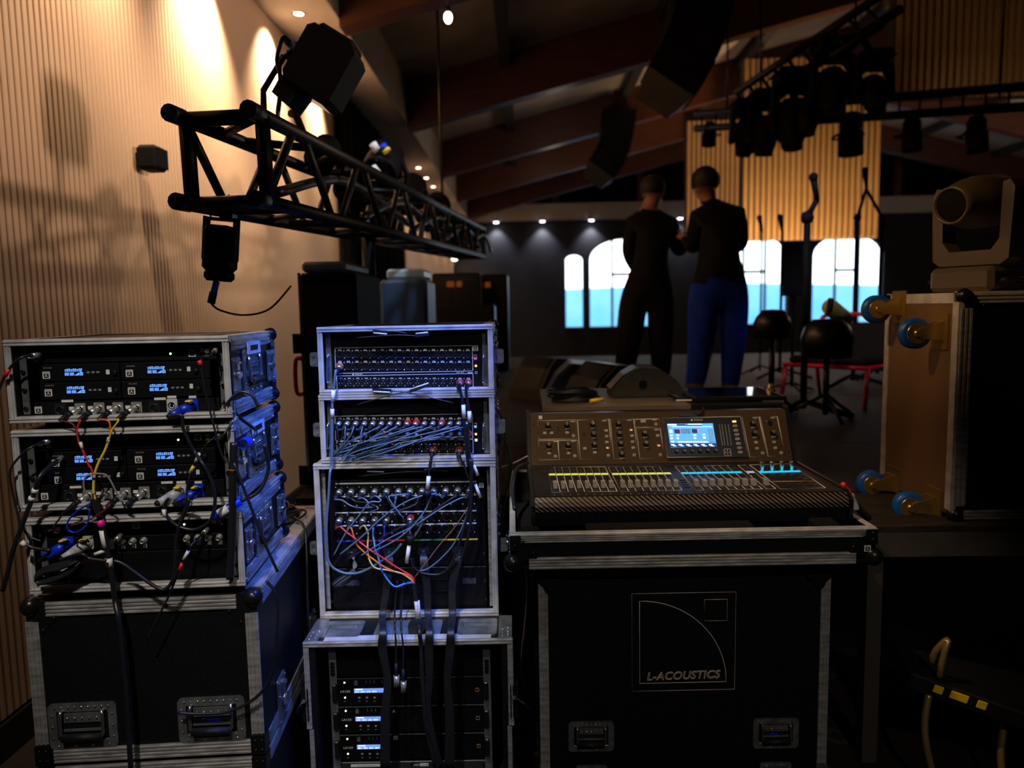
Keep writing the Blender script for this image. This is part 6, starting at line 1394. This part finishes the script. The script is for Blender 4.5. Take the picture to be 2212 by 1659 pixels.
# ladder truss across the stage with hanging lights
lt = thing('ladder_truss', 'flat black ladder truss crossing before the golden panel', 'truss', WORLD, P(1860, 255, 8))
LA, LBt = P(1502, 262, 9.0), P(2260, 205, 6.6)
for dz in (.085, -.085): build('chord', MB().cyl(LA+Vector((0, 0, dz)), LBt+Vector((0, 0, dz)), .042, 10), TRUS, lt)
for k in range(19):
    c = LA.lerp(LBt, (k+.5)/19); build('rung', MB().cyl(c+Vector((0, 0, -.07)), c+Vector((0, 0, .07)), .012, 6), TRUS, lt)
for k in (.12, .9): c = LA.lerp(LBt, k); build('hoist_chain', MB().cyl(c, (c.x, c.y, RZ(c.x)), .012, 6), BLACKS, lt)
for i, (u, sz) in enumerate(((1532, .13), (1614, .19), (1712, .16), (1838, .20), (1970, .15), (2110, .15))):
    s = (u-1502)/(2260-1502); c = LA.lerp(LBt, s*1.12 if s < .5 else min(1, .5*.12+s)); c = P(u, 290, c.y)
    top = Vector((c.x, c.y, c.z+.12))
    par('stage light hanging from the ladder truss, %s from the standing people' % ORD[i], c, c+Vector((.02*(i-3), -.05, -1)), sz*.62, sz*2.1, hook=top, group='ladder truss lights')
# dense diagonal rig of moving heads before the golden panel
rg = thing('lighting_bar', 'diagonal black lighting bar crowded with fixtures near the roof', 'truss', WORLD, P(1750, 150, 7))
RA, RB = P(1590, 225, 8.2), P(1905, 20, 6.6)
for dx, dz in ((0, .12), (0, -.12), (.16, 0)): build('chord', MB().cyl(RA+Vector((dx, 0, dz)), RB+Vector((dx, 0, dz)), .04, 10), TRUS, rg)
for k in range(10): a_, b_ = RA.lerp(RB, k/10), RA.lerp(RB, (k+1)/10); build('brace', MB().cyl(a_+Vector((0, 0, .12)), b_+Vector((0, 0, -.12)), .018, 6), TRUS, rg)
for k in (.2, .85): c = RA.lerp(RB, k); build('hoist_chain', MB().cyl(c, (c.x, c.y, RZ(c.x)), .012, 6), BLACKS, rg)
def moving_head(label, c, s, F=None, m=MATT, mh=MATT, tilt_=0, group=None, up=False, name='moving_head'):
    F = F or Frame(Matrix.Translation(c) @ (Matrix.Rotation(math.pi, 4, 'Y') if not up else Matrix.Identity(4)))
    t = thing(name, label, 'stage light', F, (0, 0, 0), group)
    build('base', MB().cbox(-.17*s, .17*s, -.14*s, .14*s, 0, .13*s, .025*s), m, t, F)
    for sd_ in (-1, 1): build('handle', MB().tube([(sd_*.17*s, -.08*s, .05*s), (sd_*.20*s, -.08*s, .06*s), (sd_*.20*s, .08*s, .06*s), (sd_*.17*s, .08*s, .05*s)], .012*s, 6), RUB, t, F)
    build('yoke', MB().prism([(-.20*s, .17*s), (-.16*s, .14*s), (.16*s, .14*s), (.20*s, .17*s), (.215*s, .52*s), (.19*s, .56*s), (.155*s, .55*s), (.15*s, .27*s), (.11*s, .215*s), (-.11*s, .215*s), (-.15*s, .27*s), (-.155*s, .55*s), (-.19*s, .56*s), (-.215*s, .52*s)], -.06*s, .06*s), m, t, F)
    G = F.sub((0, 0, .47*s), rx=tilt_)
    build('head', MB().lathe([(0, -.20*s), (.10*s, -.20*s), (.135*s, -.15*s), (.14*s, .02*s), (.125*s, .12*s), (.10*s, .2*s), (.095*s, .24*s), (.085*s, .24*s), (.085*s, .22*s), (0, .22*s)], n=22), mh, t, G)
    build('lens', MB().cyl((0, 0, .221*s), (0, 0, .226*s), .08*s, 18), BLKGL, t, G)
    return t
for i, (u, v, Y, s) in enumerate(((1612, 215, 8.0, .62), (1655, 195, 7.8, .7), (1715, 150, 7.5, .8), (1745, 165, 7.4, .6), (1800, 85, 7.1, .75), (1890, 110, 6.8, .6))):
    c = P(u, v, Y); t = moving_head('black moving head hanging in the diagonal rig, %s from its low end' % ORD[i], c, s*1.3, tilt_=D(10*i-25), group='moving heads in the rig')
    k = max(0, min(1, (c-RA).dot(RB-RA)/(RB-RA).length_squared)); build('clamp', MB().cyl(c - Vector((0, 0, .05)), RA.lerp(RB, k) + Vector((0, 0, -.12)), .03, 8), MATT, t)
# ================================================================ stage furniture
# black speaker tower and pale case behind the stacks
q0, q1 = P(646, 590, 3.0), P(768, 590, 3.0)
t = thing('speaker_cabinet', 'tall black loudspeaker cabinet standing behind the middle stack', 'speaker', WORLD, ((q0.x+q1.x)/2, 3.2, SZ))
build('cabinet', MB().cbox(q0.x, q1.x, 3.0, 3.5, SZ, q0.z, .01), MATT, t)
build('grille', MB().box(q0.x+.02, q1.x-.02, 2.985, 3.0, SZ+.05, q0.z-.05), mat('perforated_grille', (.010, .010, .011), .5, .3, (900, (.004, .004, .004), 1), .3), t)
build('top_cover', MB().cbox(q0.x+.01, q1.x-.04, 3.0, 3.45, q0.z+.002, q0.z+.045, .012), mat('blue_grey_cover', (.10, .14, .20), .55), t)
build('edge_strip', MB().box(q0.x-.004, q0.x+.006, 2.99, 3.0, SZ, q0.z), ZINC, t)
for z in (P(640, 742, 3.0).z, P(640, 1025, 3.0).z): build('hinge', MB().box(q0.x-.035, q0.x+.004, 2.985, 3.0, z-.04, z+.04).cyl((q0.x-.016, 2.985, z), (q0.x-.016, 2.98, z), .012, 8), BLACKS, t)
build('carry_handle', MB().tube(smooth_path([(q0.x, 2.99, P(640, 775, 3.).z), (q0.x-.028, 2.99, P(640, 780, 3.).z), (q0.x-.03, 2.99, P(640, 845, 3.).z), (q0.x, 2.99, P(640, 850, 3.).z)], 5), .009, 8), RED, t)
q = P(868, 690, 4.3)
a_, b_ = P(818, 604, 4.3), P(922, 604, 4.3)
t = thing('stage_stool_box', 'tall blue-grey case with pale top behind the topmost stage box', 'flight case', WORLD, ((a_.x+b_.x)/2, 4.5, SZ))
build('body', MB().cbox(a_.x, b_.x, 4.3, 4.7, SZ, a_.z, .02), mat('blue_grey_paint', (.05, .11, .24), .5, 0, (3, (.04, .08, .17), 4), scale=(4, 1, .5)), t)
build('pale_lid', MB().cbox(a_.x+.04, b_.x-.02, 4.32, 4.68, a_.z, a_.z+.06, .015), mat('pale_blue_lid', (.45, .62, .75), .4), t)
c = P(786, 606, 4.2); t = thing('work_lamp', 'small pale round lamp between the speaker and the blue-grey case', 'light', WORLD, (c.x, c.y, SZ)); build('head', MB().sph(c, .04, 12, sc=(1, 1, 1.3)), mat('pale_lamp', (.7, .68, .68), .4), t); build('stem', MB().cyl((c.x, c.y, SZ), c, .01, 8), RUB, t)
# amplifiers with amber pilot lights at the back of the stage
AMB = glow('amber_glow', (1, .22, .03), .12)
for i, (u, v, Y) in enumerate(((990, 640, 8.0), (1052, 640, 8.5), (1010, 720, 6.5))):
    c = P(u, v, Y); t = thing('guitar_amplifier', 'dark backline amplifier, %s of the group beside the truss end' % ['wall-side', 'stage-side', 'frontmost'][i], 'amplifier', WORLD, (c.x, c.y, SZ), 'backline amplifiers')
    build('cabinet', MB().cbox(c.x-.28, c.x+.24, Y, Y+.35, SZ, max(c.z+.25, SZ+.5), .02), PLAST, t); build('grille', MB().box(c.x-.24, c.x+.2, Y-.012, Y, SZ+.05, SZ+.4), BLACKS, t)
    if i < 2: build('pilot_panel', MB().box(c.x-.12+.1*i, c.x+.04, Y-.008, Y, c.z+.10, c.z+.16), AMB, t)
c = P(982, 557, 7.5); t = thing('bulb_lamp', 'tiny white lamp glowing in the dark backline', 'light', WORLD, (c.x, c.y, SZ)); build('bulb', MB().sph(c, .035, 10), glow('small_lamp_glow', (1, .9, .75), 5), t); build('stand', MB().cyl((c.x, c.y, SZ), c, .012, 8), RUB, t)
# wedges on the stage
GSP2 = mat('dark_grey_speaker', (.05, .046, .042), .4, 0, (30, (.04, .037, .034), 3))
for i, (u, v, Y, s) in enumerate(((1255, 800, 5.0, 1.0), (1320, 830, 4.6, 1.05), (1180, 760, 6.0, .9))):
    c = floor_pt(u, 660+1600*.73/Y, SZ)
    wedge(['dark wedge monitor on the stage at the feet of the people', 'rounded wedge monitor close behind the console board', 'wedge monitor deep in the stage shadow'][i], (c.x, Y, SZ), .42*s, .36*s, .52*s, D(90+20*i), GSP2)
# microphone stands
def mic_stand(label, u, vtop, vbase_Y, boom=None, mic=True, r=.012):
    Y = vbase_Y; top = P(u, vtop, Y); x = top.x
    t = thing('microphone_stand', label, 'microphone stand', WORLD, (x, Y, SZ), 'microphone stands')
    build('pole', MB().cyl((x, Y, SZ+.05), (x, Y, top.z), r, 10), MATT, t)
    for k in range(3): a = D(90+120*k); build('leg', MB().cyl((x, Y, SZ+.10), (x+.3*math.cos(a), Y+.3*math.sin(a), SZ+.012), r*.9, 8), MATT, t)
    e = top
    if boom: e = P(*boom, Y-.05); build('boom', MB().cyl(top + (top-e)*.25, e, r*.8, 8), MATT, t); build('clutch', MB().sph(top, r*2, 8), MATT, t)
    if mic:
        d = Vector((-.3, -.4, .85)).normalized()
        build('microphone', MB().cyl(e, e+d*.13, .014, 10, r2=.022).sph(e+d*.15, .028, 10), MATT, t)
    return t
mic_stand('microphone stand just behind the person in blue trousers', 1646, 500, 7.5, r=.010)
mic_stand('microphone stand second from the person in blue trousers', 1690, 500, 7.2, r=.014)
mic_stand('tall thick microphone stand with steep boom before the golden panel', 1744, 470, 4.75, boom=(1764, 432), r=.022)
mic_stand('microphone stand with crossed boom at the edge of the golden panel', 1852, 470, 6.4, boom=(1872, 405), r=.018)
mic_stand('low black stand pole nearest the red chair', 1906, 470, 7.0, boom=(1872, 410), mic=False, r=.018)
a_, b_ = P(1688, 640, 6.0), P(1745, 520, 6.0)
t = thing('music_stand', 'black music stand with solid board before the bright windows', 'music stand', WORLD, ((a_.x+b_.x)/2, 6.0, SZ))
build('board', MB().cbox(a_.x, b_.x, 5.98, 6.0, a_.z, b_.z, .006), MATT, t); build('ledge', MB().box(a_.x, b_.x, 5.93, 5.98, a_.z, a_.z+.015), MATT, t); build('pole', MB().cyl(((a_.x+b_.x)/2, 6.01, SZ+.05), ((a_.x+b_.x)/2, 6.01, a_.z+.1), .014, 8), MATT, t)
for k in range(3): an = D(30+120*k); build('leg', MB().cyl(((a_.x+b_.x)/2, 6.01, SZ+.08), ((a_.x+b_.x)/2+.25*math.cos(an), 6.01+.25*math.sin(an), SZ+.01), .01, 6), MATT, t)
# draped stools
for i, (u, vt, w, Y, vb) in enumerate(((1668, 668, 80, 4.8, 730), (1786, 688, 108, 4.6, 772))):
    c = P(u, vb, Y); top = P(u, vt, Y).z; r = w/2/1600*Y
    t = thing('drum_throne', ['smaller', 'larger'][i] + ' round black padded stool behind the console', 'stool', WORLD, (c.x, Y, SZ), 'padded stools')
    build('seat', MB().lathe([(0, top), (r*.55, top-.005), (r*.85, top-.05), (r*1.0, (top+c.z)/2), (r*.92, c.z), (0, c.z-.01)], (c.x, Y, 0), n=18), PLAST, t)
    build('pole', MB().cyl((c.x, Y, SZ+.03), (c.x, Y, c.z), .02, 8), BLACKS, t)
    for k in range(3): an = D(30+120*k); build('leg', MB().cyl((c.x, Y, SZ+.16), (c.x+.25*math.cos(an), Y+.25*math.sin(an), SZ+.012), .013, 6), BLACKS, t)
A_, B_ = P(1792, 662, 4.6), P(1846, 690, 4.6)
t = build('conga_shell', MB().cyl(A_, B_+Vector((0, .15, 0)), .05, 16, r2=.055).cyl(A_+Vector((-.012, 0, .003)), A_, .053, 16, m=1), [mat('amber_wood', (.45, .30, .10), .35), RUB], label='short yellowish tube lying on the larger padded stool', cat='tube')
# red chair
c = floor_pt(1850, 868, SZ); Yc = c.y; s = Yc/1600
CF = Frame(Matrix.Translation((P(1818, 780, Yc).x, Yc, SZ)) @ Matrix.Rotation(D(-50), 4, 'Z'))
REDP = mat('red_frame_paint', (.55, .01, .02), .35); BRWN = mat('dark_upholstery', (.012, .009, .008), .9, spec=.1)
t = thing('folding_chair', 'red-framed chair with dark padded back turned away behind the console', 'chair', CF, (0, 0, 0))
k_ = .66; X_ = .30
build('seat', MB().cbox(-X_+.02, X_-.02, -.24, .20, .43*k_, .49*k_+.02, .02), BRWN, t, CF)
build('backrest', MB().cbox(-X_+.03, X_-.03, .22, .25, .46*k_, .93*k_, .012), BRWN, t, CF.sub((0, -.03, 0), rx=D(-10)))
build('back_frame', MB().tube(smooth_path([(-X_, .19, .40*k_), (-X_, .27, .80*k_), (-X_+.01, .30, .94*k_), (0, .305, .955*k_), (X_-.01, .30, .94*k_), (X_, .27, .80*k_), (X_, .19, .40*k_)], 4), .018, 8), REDP, t, CF)
build('seat_frame', MB().tube([(-X_, -.25, .42*k_), (X_, -.25, .42*k_), (X_, .20, .42*k_), (-X_, .20, .42*k_)], .016, 8, True), REDP, t, CF)
for x in (-X_, X_):
    build('leg', MB().cyl((x, -.23, .43*k_), (x*1.03, -.28, 0), .016, 8), REDP, t, CF); build('leg', MB().cyl((x, .19, .43*k_), (x*1.03, .28, 0), .016, 8), REDP, t, CF)
# wheeled flight case standing on its end, moving head on top
hx, hy0, hy1, hz1 = P(2070, 900, 2.42).x, 2.42, 2.90, P(2070, 632, 2.42).z
t = thing('wheeled_case', 'flight case standing on end with blue castors pointing at the chairs', 'flight case', WORLD, (hx+.5, 2.65, SZ))
GOLDP = mat('plywood_face', (.17, .095, .040), .5, 0, (4, (.11, .062, .028), 5), .08, scale=(1, 1, .3))
build('body', MB().box(hx, hx+1.05, hy0, hy1, SZ+.004, hz1), LAM, t); build('castor_board', MB().box(hx-.012, hx, hy0+.02, hy1-.02, SZ+.02, hz1-.02), GOLDP, t)
for y0, y1, z0, z1_ in ((hy0-.004, hy0+.03, SZ+.004, hz1), (hy1-.03, hy1+.004, SZ+.004, hz1)):
    build('edge_profile', MB().box(hx-.016, hx+.002, y0, y1, z0+.03, z1_-.03), ALUB, t)
build('edge_profile', ridged(MB(), hx-.01, hx+.034, SZ+.05, hz1-.05, hy0-.001, False, .005, 3), ALU, t)
build('edge_profile', ridged(MB(), hx+.03, hx+1.05, hz1-.036, hz1, hy0-.001, True, .005, 3), ALUB, t); build('edge_profile', ridged(MB(), hx+.03, hx+1.05, SZ+.004, SZ+.036, hy0-.001, True, .005, 3), ALU, t)
build('edge_profile', MB().box(hx-.014, hx, hy0+.03, hy1-.03, hz1-.034, hz1+.003).box(hx-.014, hx+1.05, hy0, hy1, hz1, hz1+.003), ALUB, t)
for z, sz in ((hz1-.012, 1), (SZ+.018, -1)): ball(t, WORLD, (hx+.006, hy0+.006, z), .026, -1, sz, True)
LBLU = mat('blue_castor_wheel', (.01, .10, .42), .35); BRASS = mat('gold_zinc', (.55, .38, .12), .3, .8)
for i, (u, v, y) in enumerate(((1912, 664, 2.80), (1990, 716, 2.52), (1908, 1042, 2.80), (1978, 1090, 2.52))):
    z = P(u, v, y).z; x = hx-.012
    o = build('castor_plate', MB().box(x-.006, x, y-.05, y+.05, z-.06, z+.06), BRASS, t)
    build('fork', MB().prism([(x-.006, z-.03), (x-.085, z-.022), (x-.085, z+.010), (x-.006, z+.035)], y-.028, y-.022).prism([(x-.006, z-.03), (x-.085, z-.022), (x-.085, z+.010), (x-.006, z+.035)], y+.022, y+.028).box(x-.012, x-.004, y-.03, y+.03, z-.03, z+.03), BRASS, o)
    build('wheel', MB().lathe([(.012, -.017), (.042, -.018), (.052, -.012), (.052, .012), (.042, .018), (.012, .017)], (x-.088, y, z-.006), 'Y', 22), LBLU, o); build('hub', MB().cyl((x-.088, y-.021, z-.006), (x-.088, y+.021, z-.006), .034, 18).cyl((x-.088, y-.03, z-.006), (x-.088, y+.03, z-.006), .012, 10), BRASS, o)
c = P(2105, 625, 2.66)
moving_head('dark gold-lit moving head standing on the wheeled case', None, .66, Frame(Matrix.Translation((c.x, 2.66, hz1+.003)) @ Matrix.Rotation(D(-62), 4, 'Z')), mat('dark_bronze_shell', (.075, .055, .035), .4), mat('dark_bronze_head', (.09, .065, .04), .35), D(97), up=True)
# trolley before the stage edge
GLEG = mat('gold_tube', (.50, .36, .14), .3, .7); YEL = mat('safety_yellow', (.95, .62, .0), .45)
A_, B_ = P(1985, 1460, 2.24), P(2240, 1550, 2.16)
dv = (B_-A_).normalized(); nv = Vector((0, 0, 1)).cross(dv).normalized(); uv_ = dv.cross(nv); L = (B_-A_).length
RF = Frame(Matrix(((dv.x, nv.x, uv_.x, A_.x), (dv.y, nv.y, uv_.y, A_.y), (dv.z, nv.z, uv_.z, A_.z), (0, 0, 0, 1))))
t = thing('trolley', 'low trolley with black yellow-striped edge and golden tubes before the stage', 'trolley', WORLD, (A_.x+.2, 2.2, 0))
build('platform', MB().cbox(-.02, L+.35, 0, .42, -.055, 0, .006), RUB, t, RF)
for q in ((2030, 1472), (2070, 1487), (2112, 1506)):
    x = (RF.I @ P(*q, 2.235)).x; w = .026 if q[0] == 2070 else .014
    build('yellow_stripe', MB().cbox(x-w, x+w, -.004, .0, -.034, -.008, .002), YEL, t, RF)
q = lambda u, v, Y: P(u, v, Y)
build('handle_tube', MB().tube(smooth_path([q(2012, 1430, 2.28), q(2022, 1405, 2.27), q(2047, 1382, 2.26), q(2040, 1410, 2.25), q(2028, 1462, 2.25)]), .010, 8), GLEG, t)
for k, (u0, v0) in enumerate(((2006, 1500), (2170, 1560))):
    a = q(u0, v0, 2.24); build('leg', MB().tube(smooth_path([a, (a.x-.02, 2.22, a.z-.08), (a.x-.02, 2.2, a.z-.16), (a.x+.015, 2.19, .012)]), .011, 8), GLEG, t)
    build('leg', MB().cyl((a.x, 2.58, .0), (a.x, 2.58, a.z-.02), .011, 8), GLEG, t)
# ================================================================ people
def person(label, J, edges, zones, hairm, F=WORLD):
    """J: name -> (point, radius); zones(point) -> material slot"""
    names = list(J); idx = {n: i for i, n in enumerate(names)}
    me = bpy.data.meshes.new('body'); me.from_pydata([tuple(J[n][0]) for n in names], [(idx[a], idx[b]) for a, b in edges], [])
    ob = bpy.data.objects.new('person', me); col.objects.link(ob)
    sk = ob.modifiers.new('skin', 'SKIN'); sk.use_smooth_shade = True
    me.skin_vertices[0].data[idx['pelvis']].use_root = True
    for n in names:
        r = J[n][1]; me.skin_vertices[0].data[idx[n]].radius = r if isinstance(r, tuple) else (r, r)
        if n != 'pelvis': me.skin_vertices[0].data[idx[n]].use_root = False
    sb = ob.modifiers.new('sub', 'SUBSURF'); sb.levels = 2; sb.render_levels = 2
    dg = bpy.context.evaluated_depsgraph_get(); dg.update()
    m2 = bpy.data.meshes.new_from_object(ob.evaluated_get(dg)); bpy.data.objects.remove(ob)
    return m2
SKIN = mat('skin', (.42, .20, .13), .5); BLKC = mat('black_cloth', (.008, .008, .010), .85, spec=.2); NAVY = mat('dark_cloth', (.010, .010, .012), .85, spec=.2)
BLUC = mat('blue_cloth', (.010, .06, .62), .8, 0, (14, (.007, .04, .46), 3), .3, scale=(1, 1, .4), spec=.2); SHOE = mat('tan_shoe', (.35, .20, .12), .5); HAIR = mat('dark_hair', (.010, .008, .007), .7)
def build_person(label, Y, px, mats, zones, hair_r, lean=0):
    p = lambda u, v, dy=0: P(u, v, Y+dy)
    J = {k: (p(*q[0]), q[1]) for k, q in px.items() if len(q) == 2}
    E_ = [('pelvis', 'belly'), ('belly', 'chest'), ('chest', 'upper'), ('upper', 'neck'), ('neck', 'jaw'), ('jaw', 'head'), ('head', 'crown'), ('head', 'ear_l'), ('head', 'ear_r'), ('jaw', 'nose')]
    for s in 'lr':
        E_ += [('upper', 'shoulder_'+s), ('shoulder_'+s, 'elbow_'+s), ('elbow_'+s, 'wrist_'+s), ('wrist_'+s, 'palm_'+s)]
        E_ += [('pelvis', 'hip_'+s), ('hip_'+s, 'knee_'+s), ('knee_'+s, 'ankle_'+s), ('ankle_'+s, 'heel_'+s), ('ankle_'+s, 'toe_'+s)]
        w, m_ = J['wrist_'+s][0], J['palm_'+s][0]; d = (m_-w).normalized(); sd = d.cross(Vector((0, 0, 1))).normalized(); dn = d.cross(sd)
        for k, (o, L) in enumerate(((-.030, .055), (-.010, .075), (.010, .080), (.030, .070))):
            b0 = m_ + d*.02 + sd*o; J['f%d_%s' % (k, s)] = (b0, .009); J['g%d_%s' % (k, s)] = (b0 + d*L*.6, .008); J['h%d_%s' % (k, s)] = (b0 + d*L*.9 - dn*L*.35, .007)
            E_ += [('palm_'+s, 'f%d_%s' % (k, s)), ('f%d_%s' % (k, s), 'g%d_%s' % (k, s)), ('g%d_%s' % (k, s), 'h%d_%s' % (k, s))]
        b0 = w.lerp(m_, .5) - sd*.035; J['f5_'+s] = (b0, .010); J['g5_'+s] = (b0 + d*.04 - sd*.02, .009); E_ += [('palm_'+s, 'f5_'+s), ('f5_'+s, 'g5_'+s)]
    me = person(label, J, E_, None, None)
    o = bpy.data.objects.new('person', me); base = Vector(((J['ankle_l'][0].x+J['ankle_r'][0].x)/2, Y, SZ))
    me.transform(Matrix.Translation(-base))
    for q in mats: me.materials.append(q)
    for f in me.polygons: f.material_index = zones(f.center + base, J); f.use_smooth = True
    place(o, Matrix.Translation(base)); tag(o, label, 'person')
    h, c = J['head'][0], J['crown'][0]
    mb = MB().sph((h.x, h.y+.0, h.z+.035), hair_r, 18, sc=(1, 1.12, 1.02))
    keep = [i for i, f in enumerate(mb.f) if sum(mb.v[j][2] for j in f)/len(f) > h.z - .005]
    mb.f = [mb.f[i] for i in keep]; mb.m = [0]*len(keep); mb.s = [True]*len(keep)
    build('hair', mb, HAIR, o); return o
Yb = 6.0
fz = lambda v: v
pxB = dict(pelvis=((1550, 612), (.21, .15)), belly=((1552, 560), (.225, .16)), chest=((1552, 510), (.23, .165)), upper=((1550, 464), (.18, .12)), neck=((1533, 436, -0.02), .062), jaw=((1526, 416, -0.03), (.070, .075)), head=((1523, 400, -0.03), (.088, .10)), crown=((1524, 378, -0.02), (.062, .07)),
           ear_l=((1500, 404, 0.00), .016), ear_r=((1548, 404, 0.00), .016), nose=((1500, 416, 0.12), .016),
           shoulder_l=((1507, 472), .088), elbow_l=((1498, 540, 0.08), .07), wrist_l=((1480, 520, 0.22), .036), palm_l=((1476, 508, 0.30), .034), shoulder_r=((1590, 466), .095), elbow_r=((1600, 530, 0.06), .078), wrist_r=((1560, 545, 0.24), .038), palm_r=((1545, 540, 0.31), .034),
           hip_l=((1522, 645), .15), knee_l=((1514, 735, -0.02), .115), ankle_l=((1503, 834), .078), heel_l=((1502, 848, -0.03), .045), toe_l=((1490, 850, 0.18), .040), hip_r=((1584, 640), .145), knee_r=((1584, 730, 0.00), .112), ankle_r=((1578, 832), .075), heel_r=((1578, 846, -0.03), .045), toe_r=((1572, 849, 0.18), .040))
def zonesB(c, J):
    if c.z > J['neck'][0].z + .005 or min((c-J[k][0]).length for k in ('palm_l', 'palm_r', 'g1_l', 'g1_r')) < .085: return 0
    if c.z > J['pelvis'][0].z + .02 or (c - J['elbow_r'][0]).length < .13 or (c-J['elbow_l'][0]).length < .13: return 1
    return 2 if c.z > J['ankle_l'][0].z + .015 else 3
build_person('person in black top and bright blue trousers standing with back turned', Yb, pxB, [SKIN, BLKC, BLUC, SHOE], zonesB, .112)
Yp = 6.5
pxA = dict(pelvis=((1398, 620), (.21, .15)), belly=((1405, 570), (.22, .15)), chest=((1408, 522), (.225, .16)), upper=((1404, 476), (.17, .12)), neck=((1404, 450, -0.02), .060), jaw=((1408, 432, -0.03), (.068, .075)), head=((1410, 414, -0.03), (.086, .098)), crown=((1412, 394, -0.02), (.060, .07)),
           ear_l=((1386, 420, 0.00), .016), ear_r=((1433, 420, 0.00), .016), nose=((1428, 432, 0.11), .016),
           shoulder_l=((1368, 484), .088), elbow_l=((1358, 548, 0.06), .072), wrist_l=((1372, 585, 0.20), .037), palm_l=((1380, 592, 0.28), .034), shoulder_r=((1446, 486), .088), elbow_r=((1468, 545, 0.04), .070), wrist_r=((1482, 522, 0.22), .037), palm_r=((1486, 512, 0.30), .034),
           hip_l=((1370, 648), .15), knee_l=((1358, 735, -0.02), .12), ankle_l=((1348, 818), .085), heel_l=((1346, 832, -0.03), .045), toe_l=((1334, 836, 0.18), .040), hip_r=((1426, 648), .145), knee_r=((1428, 735), .115), ankle_r=((1430, 818), .085), heel_r=((1430, 832, -0.03), .045), toe_r=((1424, 836, 0.18), .040))
def zonesA(c, J):
    if c.z > J['neck'][0].z - .02 or min((c-J[k][0]).length for k in ('palm_l', 'palm_r', 'g1_l', 'g1_r')) < .085: return 0
    if c.z > J['pelvis'][0].z + .02: return 1
    return 2 if c.z > J['ankle_l'][0].z + .015 else 3
build_person('person all in dark clothes bending towards the one in blue trousers', Yp, pxA, [SKIN, BLKC, NAVY, PLAST], zonesA, .110)
